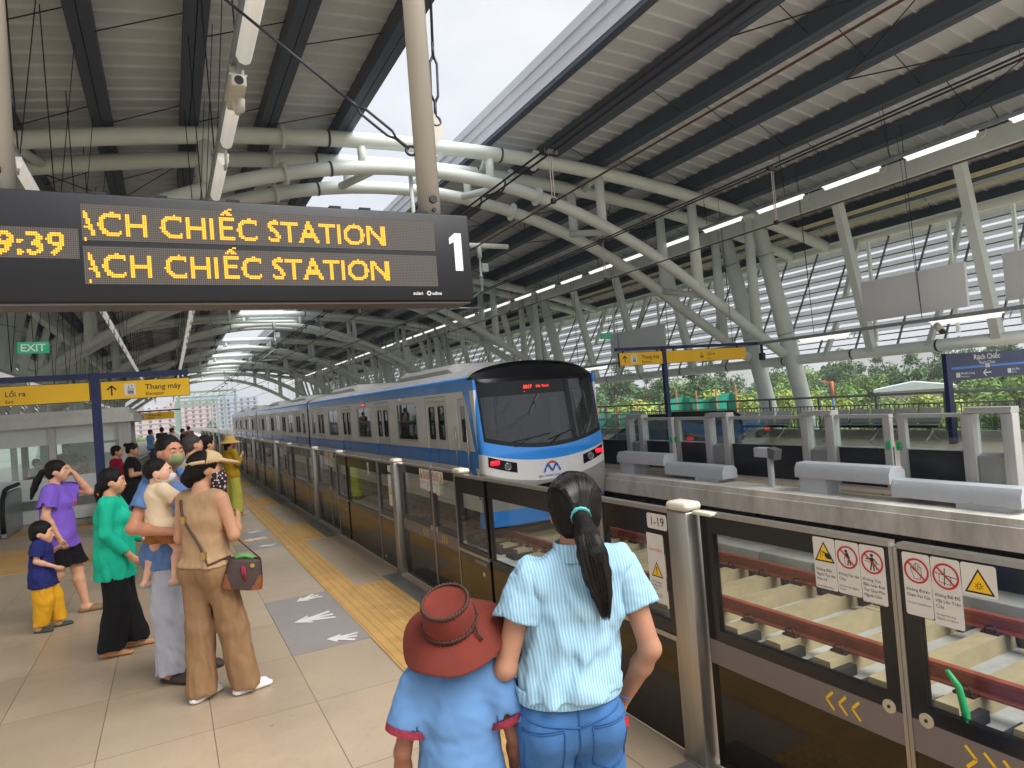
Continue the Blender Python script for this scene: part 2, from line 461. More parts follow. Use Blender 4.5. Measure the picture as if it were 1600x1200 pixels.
# cables along the dark wall under the far platform
t = thing('wall_cables', 'black cables sagging along the dark wall under the far platform edge', 'cables', (8.9, 0, -0.7))
m = MB(t.location)
for j, z in enumerate((-0.55, -0.66, -0.78)):
    pts = []
    y = -3.0
    while y < 24:
        pts.append((8.93 - 0.02 * j, y, z - 0.04 * abs(math.sin(y * 1.9 + j)) )); y += 0.22
    m.tube(pts, 0.018, 6)
m.build_each('cable', BLACKR, t)
m = MB(t.location)
for k in range(16):
    m.bb(8.86, 9.0, -2 + k * 1.5, -1.94 + k * 1.5, -0.95, -0.46)
m.build_each('cable_bracket', M('bracket_dark', (62, 62, 62), 0.6, 0.4), t)
# ================================================================ CANOPY
YP = Y0; Y0 = 2.6      # canopy cut short here to let in light from behind the camera
K = 1.2
def U(x, y, z): return V((x * K, y * K, EYE + (z - EYE) * K))
XU, XL = 4.9, 4.45
def zup(x): return 6.765 - 0.0130 * (x - XU) ** 2
def zlo(x):
    d = abs(x - XL)
    if d < 7.26: return 6.28 - 0.0475 * d * d
    return 6.28 - 0.0475 * 7.26 ** 2 - (d - 7.26) * 0.618
ARCH = [1.0 + 11.0 * k for k in range(-1, 8)]      # unit y of the first tube of each pair
PAIR = 1.15
def colx(z, s):      # inclined column axis (unit coords)
    return 4.9 + s * (14.5 - 4.9 - (z - 1.254) * (14.5 - 13.42) / (5.838 - 1.254))
def make_arch():
    t = thing('arch_truss', 'x', 'roof truss', (0, 0, 0), group='pale green tubular arch trusses over the tracks')
    for dy in (0, PAIR):
        m = MB()
        m.tube([U(XU + 11.0 * (k / 20 - 1), dy, zup(XU + 11.0 * (k / 20 - 1))) for k in range(41)], 0.168, 16)
        m.build('upper_chord', TRUSS, t)
        m = MB()
        m.tube([U(XL + 9.5 * (k / 20 - 1), dy, zlo(XL + 9.5 * (k / 20 - 1))) for k in range(41)], 0.15, 16)
        m.build('lower_chord', TRUSS, t)
        for s in (-1, 1):
            m = MB()
            m.tube([U(colx(z, s), dy, z) for z in (-2.2, 1.2, 3.4, 5.84)], [0.26, 0.25, 0.24, 0.21], 16)
            c = m.build('column', TRUSS, t)
            r = MB()
            for z in (0.9, 2.9, 4.9):
                a, b = U(colx(z, s), dy, z), U(colx(z + .015, s), dy, z + .015)
                r.cyl(a, b, 0.262, 16)
            r.build('column_band', M('band_grey', (150, 156, 150), 0.6), c)
        # web posts between the chords
        for x in (-4.6, -1.9, 0.8, 3.45, 6.05, 8.7, 11.3, 13.1):
            zl = zlo(x) if abs(x - XL) < 9 else zup(x) - 1
            m = MB()
            w0 = 0.10 if abs(x - 4.75) < 2 else 0.125
            m.tube([U(x, dy, zup(x)), U(x, dy, zl)], [w0, w0 * (0.95 if abs(x - 4.75) < 5 else 1.35)], 12)
            m.build('web_post', TRUSS, t)
        m = MB(); r = MB()
        for x in (2.05, 7.1):
            for fz, rr_ in ((zlo, .15), (zup, .168)):
                e = 0.02
                a, b = U(x - e, dy, fz(x - e)), U(x + e, dy, fz(x + e))
                m.cyl(a, b, rr_ + 0.085, 20)
                for q in range(12):
                    an = q * PI / 6
                    d = (b - a).normalized(); n1 = V((0, 1, 0)); n2 = d.cross(n1)
                    c0 = (a + b) / 2 + (n1 * math.cos(an) + n2 * math.sin(an)) * (rr_ + 0.05)
                    m.cyl(c0 - d * .05, c0 + d * .05, 0.018, 6)
                sgn = 1 if x < 4 else -1
                xx = x + sgn * .8
                r.cyl(U(xx - e, dy, fz(xx - e)), U(xx + e, dy, fz(xx + e)), rr_ + 0.012, 16)
        m.build('flange', TRUSS, t); r.build('joint_ring', TRUSSD, t)
    m = MB()
    for x in (-4.6, -1.9, 0.8, 3.45, 6.05, 8.7, 11.3):
        m.cyl(U(x, 0, zup(x)), U(x + .35, PAIR, zup(x + .35)), 0.085, 12)
        m.cyl(U(x + .3, 0, zlo(x + .3)), U(x - .2, PAIR, zlo(x - .2)), 0.09, 12)
    m.build_each('cross_tube', TRUSS, t)
    return t
ARCH_L = {2: 'first arch truss, its four pale tubes crossing just above the display board',
          3: 'second arch truss in view, mostly hidden behind the hanging display board',
          4: 'third arch truss in view, first one showing below the display board',
          5: 'fourth arch truss in view, second one showing below the display board',
          6: 'fifth arch truss in view, above the rear cars of the train',
          7: 'sixth arch truss in view, above the far end of the train',
          8: 'last arch truss at the far open end of the station'}
arch0 = None
for k, yu in enumerate(ARCH):
    if k < 1: continue
    if k == 1: continue
    if arch0 is None:
        a = arch0 = make_arch()
    else:
        a = copy_tree(arch0)
    a.location = (0, yu * K, 0)
    a['label'] = ARCH_L.get(k, 'arch truss overhead beside the display board, out at the right edge')

# ---- roof sheets (standing seam, ribs across), one canopy either side of the open slot
SHEET = M('roof_sheet_underside', (212, 218, 224), 0.6, 0.0, 0.06, 1.5, dirt=0.15)
SHEETT = M('roof_sheet_top', (190, 194, 198), 0.4, 0.2)
def canopy(name, label, x0, x1, purl, slot_side):
    t = thing(name, label, 'roof', U((x0 + x1) / 2, 0, 6.9))
    off = t.location
    m = MB(off)
    ys = []
    y = Y0
    while y < Y1:
        ys += [(y, 0.0), (y + .36, 0.0), (y + .375, -0.045), (y + .40, -0.045), (y + .415, 0.0)]
        y += 0.43
    nx = 14
    xs = [x0 + (x1 - x0) * i / nx for i in range(nx + 1)]
    def zr(x): return EYE + (zup(x) + 0.52 - EYE) * K
    vs = [(x * K, yy, zr(x) + dz) for (yy, dz) in ys for x in xs]
    fs = []
    W = nx + 1
    for j in range(len(ys) - 1):
        for i in range(nx):
            a = j * W + i
            fs.append((a, a + W, a + W + 1, a + 1))
    m.add(vs, fs, 0)
    top = [(x * K, yy, zr(x) + 0.09) for yy in (Y0, Y1) for x in xs]
    m.add(top, [(i, i + 1, W + i + 1, W + i) for i in range(nx)], 1)
    m.build('roof_sheet', [SHEET, SHEETT], t)
    for xp in purl:
        p = MB(off)
        z = zup(xp) + 0.19
        for q in (-0.085, 0.085):
            c = U(xp, 0, z + 0.14)
            p.bb(c.x + q - 0.07, c.x + q + 0.07, Y0, Y1, c.z - 0.17, c.z + 0.19)
            p.bb(c.x + q * 1.0 - 0.078, c.x + q + 0.078, Y0, Y1, c.z - 0.185, c.z - 0.16)
        p.build('purlin', PURL, t)
    # sag rods and cross bracing
    p = MB(off)
    for j in range(int((Y1 - Y0) / 3.3)):
        yy = Y0 + 1.7 + j * 3.3
        for a, b in zip(purl[:-1], purl[1:]):
            A, B = U(a, 0, zup(a) + .45), U(b, 0, zup(b) + .2)
            p.tube([(A.x, yy, A.z), (B.x, yy + .25, B.z)], 0.011, 4, cap=False)
    for j in range(8):
        yy = (ARCH[0] + 11 * j + PAIR) * K
        for a, b in ((purl[0], purl[2]), (purl[2], purl[4])):
            A, B = U(a, 0, zup(a) + .12), U(b, 0, zup(b) + .12)
            p.tube([(A.x, yy + .4, A.z), (B.x, yy + 5.8, B.z)], 0.014, 4, cap=False)
            p.tube([(B.x, yy + .4, B.z), (A.x, yy + 5.8, A.z)], 0.014, 4, cap=False)
    o = p.build('tie_rod', WIRE, t); o['kind'] = 'stuff'
    return t
LP = [3.18, 1.84, 0.6, -0.64, -1.88, -3.12, -4.36, -5.6]
RP = [7.58, 8.8, 10.1, 11.45, 12.72, 13.95, 15.2, 16.45]
canopy('canopy_roof', 'beige ribbed roof canopy over the near platform, with dark purlins running away', 3.4, -7.0, LP, 1)
cr_ = canopy('canopy_roof', 'ribbed roof canopy over the far platform and the train, edged with a white fascia', 6.28, 17.6, RP, -1)
m = MB(cr_.location)
a = U(6.28, 0, zup(6.28) + .52)
for k, (dx, dz, w) in enumerate(((0.0, 0.03, 0.24), (-0.05, 0.27, 0.22), (-0.10, 0.49, 0.22))):
    m.bb(a.x + dx - 0.04, a.x + dx + 0.05, Y0, Y1, a.z + dz - 0.06, a.z + dz + w - 0.08)
m.build('fascia', M('fascia_white', (214, 218, 224), 0.45, 0, 0.04, 1), cr_)
m = MB(cr_.location); m.bb(a.x - 0.02, a.x + 0.16, Y0, Y1, a.z - 0.12, a.z - 0.035); m.build('edge_angle', PURL, cr_)

# ---- inclined post-and-louvre walls on both sides
LOUV = bpy.data.materials.new('translucent_louvre'); LOUV.use_nodes = True
_n = LOUV.node_tree.nodes; _l = LOUV.node_tree.links; _n.remove(_n['Principled BSDF'])
_d = _n.new('ShaderNodeBsdfDiffuse'); _d.inputs['Color'].default_value = (0.8, 0.82, 0.84, 1)
_t = _n.new('ShaderNodeBsdfTranslucent'); _t.inputs['Color'].default_value = (0.85, 0.87, 0.9, 1)
_m = _n.new('ShaderNodeMixShader'); _m.inputs[0].default_value = 0.5
_l.new(_d.outputs[0], _m.inputs[1]); _l.new(_t.outputs[0], _m.inputs[2])
_p = _n.new('ShaderNodeBsdfTransparent'); _p.inputs['Color'].default_value = (0.95, 0.97, 0.98, 1); _q = _n.new('ShaderNodeMixShader'); _q.inputs[0].default_value = 0.42
_l.new(_m.outputs[0], _q.inputs[1]); _l.new(_p.outputs[0], _q.inputs[2]); _l.new(_q.outputs[0], _n['Material Output'].inputs['Surface'])
def lattice(s, label):
    Y0 = 4.6  # wall cut short at this end to let in more side light
    t = thing('louvre_wall', label, 'louvre wall', U(4.9 + s * 9.4, 0, 2.0))
    off = t.location
    def X(x): return 4.9 + s * (x - 4.9)
    lo0, up0 = (14.3, 2.2), (16.0, 5.15)
    m = MB(off)
    a, b = U(X(lo0[0]), 0, lo0[1]), U(X(up0[0]), 0, up0[1])
    m.tube([(a.x, Y0, a.z), (a.x, Y1, a.z)], 0.15, 14)
    m.build('lower_tube', TRUSS, t)
    m = MB(off); m.tube([(b.x, Y0, b.z), (b.x, Y1, b.z)], 0.135, 14); m.build('upper_tube', TRUSS, t)
    m = MB(off); c = U(X(13.3), 0, 5.72); m.bb(c.x - .13, c.x + .13, Y0, Y1, c.z - .24, c.z + .2); m.build('inner_beam', TRUSS, t)
    ring = MB(off)
    yy = Y0 + .7
    while yy < Y1 - 1:
        ring.cyl((a.x, yy, a.z), (a.x, yy + .05, a.z), 0.158, 14); yy += 2.35
    ring.build_each('tube_band', TRUSSD, t)
    # posts
    for yu0 in ARCH[1:]:
        for dy in (3.65, 6.2, 8.8):
            if yu0 + dy > Y1 / K - .5 or (yu0 + dy) * K < Y0: continue
            p = MB(off)
            A, B = U(X(14.28), yu0 + dy, 2.2), U(X(13.5), yu0 + dy, 5.62)
            p.bar(A, B, 0.2, 0.24, 0, up=(1, 0, 0))
            p.build('post', TRUSS, t)
    # rows of translucent louvres with open slits between
    nrow = 8
    for r in range(nrow):
        f0 = 0.16 + 0.80 * r / nrow; f1 = 0.16 + 0.80 * (r + 0.74) / nrow
        P = lambda f, o: U(X(lo0[0] + (up0[0] - lo0[0]) * f + .12 + o), 0, lo0[1] + (up0[1] - lo0[1]) * f)
        p0, p1 = P(f0, 0.05), P(f1, -0.05)
        m = MB(off)
        m.add([(p0.x, Y0, p0.z), (p0.x, Y1, p0.z), (p1.x, Y1, p1.z), (p1.x, Y0, p1.z),
               (p0.x + .012 * s, Y0, p0.z), (p0.x + .012 * s, Y1, p0.z), (p1.x + .012 * s, Y1, p1.z), (p1.x + .012 * s, Y0, p1.z)],
              [(0, 1, 2, 3), (4, 7, 6, 5), (0, 4, 5, 1), (3, 2, 6, 7)])
        m.build('louvre', LOUV, t)
    fr = MB(off)
    for f in [0.03, 0.08, 0.13] + [0.16 + 0.80 * (r + .3) / nrow for r in range(nrow)]:
        q = U(X(lo0[0] + (up0[0] - lo0[0]) * f + .03), 0, lo0[1] + (up0[1] - lo0[1]) * f)
        fr.bb(q.x - .015, q.x + .015, Y0, Y1, q.z - .015, q.z + .015)
    fr.build('louvre_rail', M('louvre_rail', (120, 124, 122), 0.5, 0.2), t)
    yy = Y0 + .4
    st = MB(off)
    while yy < Y1:
        A, B = U(X(lo0[0] + .03), 0, lo0[1] + .1), U(X(up0[0] + .03), 0, up0[1])
        st.bar((A.x, yy, A.z), (B.x, yy, B.z), 0.035, 0.05, up=(1, 0, 0)); yy += 1.22
    o = st.build('louvre_stile', M('louvre_rail', (120, 124, 122), 0.5, 0.2), t); o['kind'] = 'stuff'
    # short stub brackets from posts to tube
    p = MB(off)
    for yu0 in ARCH[1:]:
        for dy in (2.4, 4.95, 7.5, 10.0):
            A, B = U(X(15.15), yu0 + dy, 3.65), U(X(15.85), yu0 + dy, 5.1)
            p.bar(A, B, 0.12, 0.12, up=(1, 0, 0))
            A, B = U(X(14.2), yu0 + dy, 2.2), U(X(14.75), yu0 + dy, 3.0)
            p.bar(A, B, 0.12, 0.12, up=(1, 0, 0))
    p.build('louvre_bracket', TRUSS, t)
    return t
lattice(1, 'slanting wall of translucent white louvres and tubes above the far platform')
lattice(-1, 'slanting wall of translucent louvres and tubes on the near platform side, behind the elevator')

# ---- suspended light rows
TUBEL = M('light_tube', (232, 234, 230), 0.35, 0, 0.03, emit=(255, 250, 240), estr=0.32)
TUBED = M('light_tube_dim', (226, 226, 220), 0.35, 0, 0.03, emit=(255, 250, 240), estr=0.1)  # unlit tubes given a weak glow of their own
def light_row(x, z, y0, y1, label, pitch, zt, big=1.0, tray=True):
    t = thing('light_row', label, 'light row', (x, y0, z), group='suspended rows of fluorescent lights')
    off = t.location
    m = MB(off); m.bb(x - .05, x + .05, y0, y1, z, z + .06); m.bb(x - .06, x - .05, y0, y1, z - .02, z + .06); m.build('cable_tray', GALV, t)
    y = y0 + .3; k = 0
    while y < y1 - pitch and k < 60:
        c = MB(off)
        c.tube([(x + .02, y, z - .055 * big), (x + .02, y + 1.3, z - .055 * big)], 0.055 * big, 8)
        c.rbox(x - .035, x + .075, y - .05, y + 1.35, z - .04, z - .002, .01)
        o = c.build('lamp', TUBEL if x > 5 else TUBED, t)
        y += pitch; k += 1
    h = MB(off); y = y0 + .9
    while y < y1:
        h.tube([(x, y, z + .05), (x - .05, y + .05, zt)], 0.008, 4, cap=False)
        h.tube([(x, y, z + .05), (x + .35, y + .4, zt)], 0.006, 4, cap=False)
        y += 2.7
    h.build_each('hanger', WIRE, t)
    c = MB(off); y = y0 + .1
    for k in range(14):
        c.tube([(x + .03, y, z - .03), (x + .03, y + .06, z - .16), (x + .03, y + .18, z - .17), (x + .03, y + .25, z - .04)], 0.014, 6)
        y += pitch
    c.build('flex_conduit', M('conduit_white', (200, 204, 200), 0.5), t)
    return t
cL = U(11.5, 0, 5.41)
light_row(cL.x, cL.z, -3.0, 93, 'row of fluorescent lights slung under the far canopy, in line with the sloping posts', 1.95, 7.6)
light_row(0.66, 4.6, 2.0, 93, 'row of fluorescent lights hung above the near platform, left of the display board pole', 1.75, 8.2)
light_row(-1.2, 4.55, 2.0, 93, 'second row of fluorescent lights hung near the elevator, above the yellow exit sign', 1.9, 7.8)
cR = U(12, 0, 2.58)
light_row(cR.x, cR.z, -3.0, 93, 'low row of fluorescent lights and cable tray hung above the far platform signs', 3.3, 7.0)
light_row(-2.6, 2.95, 4.0, 93, 'low row of lights and cable tray on the near platform, beside the green exit sign', 3.3, 7.0)
# pipe along the far roof
t = thing('roof_pipe', 'cream pipe running along under the far roof eave', 'pipe', U(14.9, 0, 5.9)); m = MB(t.location)
c = U(15.0, 0, 5.62); m.tube([(c.x, Y0, c.z), (c.x, Y1, c.z)], 0.06, 8)
m.tube([(c.x + .5, Y0, c.z - .2), (c.x + .5, Y1, c.z - .2)], 0.04, 8)
m.build('pipe', M('pipe_cream', (206, 198, 160), 0.5), t)

# ---- overhead wires
def catenary(x, zm, zc, label, double=True):
    t = thing('overhead_wire', label, 'overhead wire', (x, 0, zc), group='overhead contact wires above the tracks')
    off = t.location
    for q in ((-.05, .05) if double else (0,)):
        m = MB(off); m.tube([(x + q, y, zm + 0.0006 * (y - 12) ** 2 * (1 if y < 40 else 0.2)) for y in range(-14, 130, 4)], 0.0125, 6, cap=False); m.build('messenger_wire', WIRE, t)
    m = MB(off); m.tube([(x, y, zc) for y in range(-14, 130, 8)], 0.010, 6, cap=False); m.build('contact_wire', M('copper_wire', (82, 62, 54), 0.5, 0.4), t)
    y = -2.0 + (0.0 if x < 5 else .45)
    m = MB(off); c = MB(off)
    while y < 60:
        for q in (-.015, .015): m.tube([(x + q, y, zm), (x + q, y, zc)], 0.006, 5, cap=False)
        c.box((x, y, zm), (.16, .06, .05)); c.box((x, y, zc + .01), (.04, .05, .05)); y += 3.9 if x < 5 else 3.75
    m.build_each('dropper', WIREL, t); c.build_each('clamp', WIRE, t)
    return t
catenary(3.62, 4.27, 3.76, 'overhead wires of the near track, rising past the right end of the display board')
catenary(7.0, 4.45, 3.75, 'overhead wires of the far track, above the train roof')
def cat_support(x, y, label):
    t = thing('wire_support', label, 'wire support', (x, y, 4.4), group='overhead wire supports hung from the arches')
    m = MB(t.location); m.tube([(x - 2.2, y, 5.53), (x + .78, y, 5.53)], 0.062, 12); m.build('cross_pipe', TRUSS, t)
    m = MB(t.location); m.cyl((x - 1.6, y, 5.5), (x - 1.6, y, 7.3), 0.05); m.build('hanger_post', TRUSS, t)
    m = MB(t.location)
    m.lathe([(0.03, 0), (.03, .18), (.07, .2), (.03, .22), (.03, .26), (.075, .28), (.03, .3), (.03, .34), (.075, .36), (.03, .38), (.03, .8), (.06, .82), (.06, 1.12), (0.0, 1.12)], (x, y, 4.42), 10)
    m.box((x + .12, y, 5.0), (.16, .05, .2))
    m.build('insulator', M('insulator_grey', (176, 186, 186), 0.35), t)
    m = MB(t.location); m.tube([(x, y, 4.45), (x - .5, y, 4.1), (x - .9, y, 3.98)], 0.022, 6); m.tube([(x - .9, y, 4.02), (x + .05, y, 4.02)], 0.022, 6)
    m.build('steady_arm', GALV, t)
    return t
cat_support(6.9, 14.6, 'white pipe and grey insulator carrying the far wires, right of the display board')
cat_support(3.9, 27.6, 'wire support over the near track, seen under the display board')
cat_support(3.9, 53.9, 'wire support over the near track, far down the station')

Y0 = YP
# ================================================================ PLATFORM SCREEN DOORS (near side)
GLN = glass('door_glass', (0.90, 0.93, 0.92), 0.8, 0.012, 0.0)
TAUPE = M('taupe_band', (118, 108, 104), 0.4, 0, 0.06, 3)
BORD = M('glass_border_black', (14, 14, 15), 0.16, 0, 0.05, 3, rvar=0.03)
CAPM = M('cap_cream', (214, 208, 192), 0.5)
CHEV = M('chevron_yellow', (240, 196, 24), 0.5, 0, 0.04)
STICK = M('sticker_white', (222, 217, 208), 0.55, 0, 0.05, 8)
RED = M('print_red', (196, 34, 44), 0.5, 0, 0.05)
XD = 2.15
UXD, UYD, UND = V((0, -1, 0)), V((0, 0, 1)), V((-1, 0, 0))      # reading direction on the doors
def ring(mb, o, R, r, ux, uy, mi, n=28):
    vs = []
    for k in range(n):
        a = 2 * PI * k / n
        for q in (R, r): vs.append(o + ux * (q * math.cos(a)) + uy * (q * math.sin(a)))
    mb.add(vs, [(2 * k, 2 * ((k + 1) % n), 2 * ((k + 1) % n) + 1, 2 * k + 1) for k in range(n)], mi)
def poly(mb, o, pts, ux, uy, mi): mb.add([o + ux * x + uy * y for x, y in pts], [tuple(range(len(pts)))], mi)
def disc(mb, o, r, ux, uy, mi, n=14): poly(mb, o, [(r * math.cos(2 * PI * k / n), r * math.sin(2 * PI * k / n)) for k in range(n)], ux, uy, mi)
def stroke(mb, o, a, b, w, ux, uy, mi):
    d = (V((b[0] - a[0], b[1] - a[1]))).normalized(); n = V((-d.y, d.x)) * w / 2
    poly(mb, o, [(a[0] - n.x, a[1] - n.y), (b[0] - n.x, b[1] - n.y), (b[0] + n.x, b[1] + n.y), (a[0] + n.x, a[1] + n.y)], ux, uy, mi)
def rrect(mb, o, w, h, r, ux, uy, mi):
    pts = []
    for cx, cy, a0 in ((w - r, h - r, 0), (r, h - r, 90), (r, r, 180), (w - r, r, 270)):
        for q in range(5):
            a = math.radians(a0 + q * 22.5); pts.append((cx + r * math.cos(a), cy + r * math.sin(a)))
    poly(mb, o, pts, ux, uy, mi)
def pict(mb, o, kind, ux, uy, un):
    """one warning pictogram about 0.085 wide centred on o; materials: 0 white 1 ink 2 yellow 3 red"""
    e = un * 0.0006
    if kind in ('gap', 'shock', 'bang'):
        T = lambda s: [(-.044 * s, -.034 * s), (.044 * s, -.034 * s), (0, .044 * s)]
        poly(mb, o + e, T(1.0), ux, uy, 1); poly(mb, o + e * 2 - uy * .001, T(0.80), ux, uy, 2)
        o3 = o + e * 3
        if kind == 'bang':
            poly(mb, o3, [(-.004, .018), (.004, .018), (.002, -.008), (-.002, -.008)], ux, uy, 1); disc(mb, o3 - uy * .017, .0042, ux, uy, 1, 10)
        elif kind == 'gap':
            poly(mb, o3, [(.002, -.004), (.016, .002), (.03, -.006), (.03, -.020), (.012, -.020), (.004, -.014)], ux, uy, 1)
            stroke(mb, o3, (-.006, .004), (.012, -.002), .005, ux, uy, 1); stroke(mb, o3, (-.014, .008), (-.018, -.020), .0015, ux, uy, 1)
            for k in range(3): stroke(mb, o3, (-.010, .008 - k * .008), (-.006, .003 - k * .008), .0015, ux, uy, 1)
        else:
            for k in range(8):
                a = k * PI / 4 + .2; stroke(mb, o3 - uy * .010, (.004 * math.cos(a), .004 * math.sin(a)), (.013 * math.cos(a), .012 * math.sin(a)), .0022, ux, uy, 1)
        return
    o2, o3 = o + e, o + e * 2
    if kind == 'lean':
        disc(mb, o2 + uy * .022 - ux * .004, .006, ux, uy, 1)
        stroke(mb, o2, (-.002, .016), (.006, -.006), .011, ux, uy, 1); stroke(mb, o2, (.004, -.004), (.000, -.030), .005, ux, uy, 1); stroke(mb, o2, (.006, -.004), (.012, -.028), .005, ux, uy, 1)
        stroke(mb, o2, (-.006, .012), (-.012, -.008), .003, ux, uy, 1); stroke(mb, o2, (-.012, -.008), (-.010, -.030), .0015, ux, uy, 1)
    elif kind == 'reach':
        disc(mb, o2 + uy * .024, .006, ux, uy, 1)
        stroke(mb, o2, (0, .016), (0, -.008), .012, ux, uy, 1); stroke(mb, o2, (-.003, -.006), (-.008, -.030), .005, ux, uy, 1); stroke(mb, o2, (.003, -.006), (.006, -.030), .005, ux, uy, 1)
        stroke(mb, o2, (-.004, .014), (-.024, .008), .004, ux, uy, 1); stroke(mb, o2, (.004, .014), (.018, .000), .004, ux, uy, 1)
        stroke(mb, o2, (-.03, .002), (.03, -.004), .0016, ux, uy, 1); stroke(mb, o2, (.015, -.002), (.014, -.026), .0016, ux, uy, 1)
    elif kind == 'hand':
        ol = [(-.010, -.026), (.012, -.026), (.016, -.012), (.016, .014), (.011, .014), (.010, .022), (.006, .022), (.005, .026), (.000, .026), (-.001, .022), (-.006, .022), (-.007, .000), (-.016, .010), (-.020, .007), (-.012, -.014)]
        for a, b in zip(ol, ol[1:] + ol[:1]): stroke(mb, o2, a, b, .0018, ux, uy, 1)
        for x in (.010, .005, -.001): stroke(mb, o2, (x, .002), (x, .020), .0014, ux, uy, 1)
    elif kind == 'put':
        stroke(mb, o2, (-.034, .008), (.034, -.002), .0022, ux, uy, 1); stroke(mb, o2, (-.002, .026), (-.006, -.030), .003, ux, uy, 1)
        stroke(mb, o2, (.016, .002), (.014, -.026), .0018, ux, uy, 1); stroke(mb, o2, (-.020, .004), (-.022, -.02), .0018, ux, uy, 1); stroke(mb, o2, (-.022, -.02), (.014, -.026), .0018, ux, uy, 1)
    ring(mb, o3, .042, .0355, ux, uy, 3)
    stroke(mb, o3 + e, (-.027, .027), (.027, -.027), .0055, ux, uy, 3)
STM = [STICK, INK, YELLOW, RED]
def sticker(name, o, w, h, kind, vi, en, parent, off, plain=False):
    mb = MB(off)
    rrect(mb, o, w, h, .008, UXD, UYD, 0)
    pict(mb, o + UXD * (w / 2) + UYD * (h - .058), kind, UXD, UYD, UND)
    o2 = o + UND * .0007
    y = h - .128
    def fit(ln, size):
        ww = max(q[0] for q in text_geo(ln, size)[0]); return min(1.0, (w - .014) / ww)
    for ln in vi:
        add_text(mb, ln, .0150, o2 + UXD * .007 + UYD * y, UXD, UYD, 1, sx=fit(ln, .0150)); y -= .0185
    y -= .006
    for ln in en:
        add_text(mb, ln, .0090, o2 + UXD * .007 + UYD * y, UXD, UYD, 1, sx=fit(ln, .0090)); y -= .0118
    return mb.build(name, STM, parent)
ST_A = (('gap', ['Không Đặt', 'Ngón Tay vào', 'Khe hở'], ['Keep Fingers Away', 'from Gap'], .098, .196),
        ('lean', ['Không Tựa vào', 'Cửa'], ['Do Not Lean Against', 'Doors'], .098, .196),
        ('reach', ['Không Thò', 'Đầu hoặc Đưa', 'Tay Qua Phía', 'Ngoài Cửa'], ['Do Not Stretch Out', 'Head or Hand', 'Beyond Doors'], .098, .206))
ST_B = (('hand', ['Không Được', 'Chạm Vào Cửa'], ['Do Not Touch Doors'], .095, .21),
        ('put', ['Không Để Đồ', 'Vật Lên Trên', 'Cửa'], ['Do Not Put Any', 'Objects on Doors'], .095, .222),
        ('shock', [], [], .105, .10))
def frame_panel(mb, y0, y1, z0, z1, b0, b1, bt, bb_, x, th, mi):
    """black border around a pane, y0..y1, inner opening left clear"""
    mb.bb(x, x + th, y0, y1, z1 - bt, z1, mi); mb.bb(x, x + th, y0, y1, z0, z0 + bb_, mi)
    mb.bb(x, x + th, y0, y0 + b0, z0 + bb_, z1 - bt, mi); mb.bb(x, x + th, y1 - b1, y1, z0 + bb_, z1 - bt, mi)
def near_leaf(y0, y1, meet_low, label, stickers, detail):
    """one sliding leaf; meet_low: its closing edge is at y0"""
    t = thing('sliding_door', label, 'sliding door', (XD + .05, (y0 + y1) / 2, 0), group='sliding leaves of the near platform screen doors')
    off = t.location; x = XD + .035
    m = MB(off); b0, b1 = (.055, .075) if meet_low else (.075, .055)
    frame_panel(m, y0, y1, .612, 1.185, b0, b1, .075, .05, x, .03, 0); m.build('glass_border', BORD, t)
    m = MB(off); m.bb(x + .012, x + .020, y0 + b0, y1 - b1, .662, 1.11); m.build('glass_pane', GLN, t)
    m = MB(off); m.bb(x - .002, x + .03, y0, y1, .5, .611); m.build('middle_band', TAUPE, t)
    m = MB(off); m.bb(x, x + .03, y0, y1, .02, .499); m.build('lower_panel', BLACKP, t)
    m = MB(off); ye = y0 if meet_low else y1
    s = -1 if meet_low else 1
    m.bb(x - .006, x + .036, ye, ye + s * .016, .02, 1.19); m.bb(x - .004, x + .034, y0 + .001, y1 - .001, 1.186, 1.205); m.build('edge_strip', STEEL, t)
    m = MB(off); yl = ye - s * .05
    m.cyl((x - .006, yl, .62), (x + .002, yl, .62), .024, 18); o = m.build('lock_disc', M('lock_cream', (196, 186, 160), 0.4, 0.3), t)
    m = MB(off); m.cyl((x - .008, yl, .62), (x - .0055, yl, .62), .006, 10); m.build('lock_hole', INK, o)
    if detail:
        m = MB(off); yc = ye - s * .24
        o0 = V((x - .0028, yc, .555))
        for k in range(3):
            yy = (k - 1) * .055
            q = 1 if meet_low else -1       # chevrons point away from the closing edge... outwards
            stroke(m, o0, (yy - q * -.016, .034), (yy + q * -.016, 0), .010, UXD, UYD, 0); stroke(m, o0, (yy + q * -.016, 0), (yy - q * -.016, -.034), .010, UXD, UYD, 0)
        m.build('chevron', CHEV, t)
        if stickers == 'A':
            yy = ye + .012 + .098 * 3 + .006
            for kind, vi, en, w, h in ST_A:
                sticker('warning_sticker', V((x - .0012, yy, 1.178 - h)), w - .002, h, kind, vi, en, t, off); yy -= w
        else:
            yy = ye - .014
            for kind, vi, en, w, h in ST_B:
                sticker('warning_sticker', V((x - .0012, yy, 1.178 - h)), w - .002, h, kind, vi, en, t, off); yy -= w
    return t
def near_post(p, label, first):
    t = thing('screen_post', label, 'screen door post', (XD, p, 0), group='stainless posts of the near platform screen doors')
    off = t.location
    m = MB(off); m.rbox(XD - .03, XD + .07, p - .07, p + .07, 0, 1.2, .008); m.bb(XD - .04, XD + .08, p - .08, p + .08, 0, .012); m.build('post_body', STEEL, t)
    m = MB(off); m.rbox(XD - .035, XD + .075, p - .075, p + .075, 1.2, 1.245, .022, 0, 3); m.build('post_cap', CAPM, t)
    m = MB(off); m.rbox(XD + .0, XD + .05, p - .2, p - .076, 1.19, 1.208, .008); m.build('rail_bracket', CAPM, t)
    return t
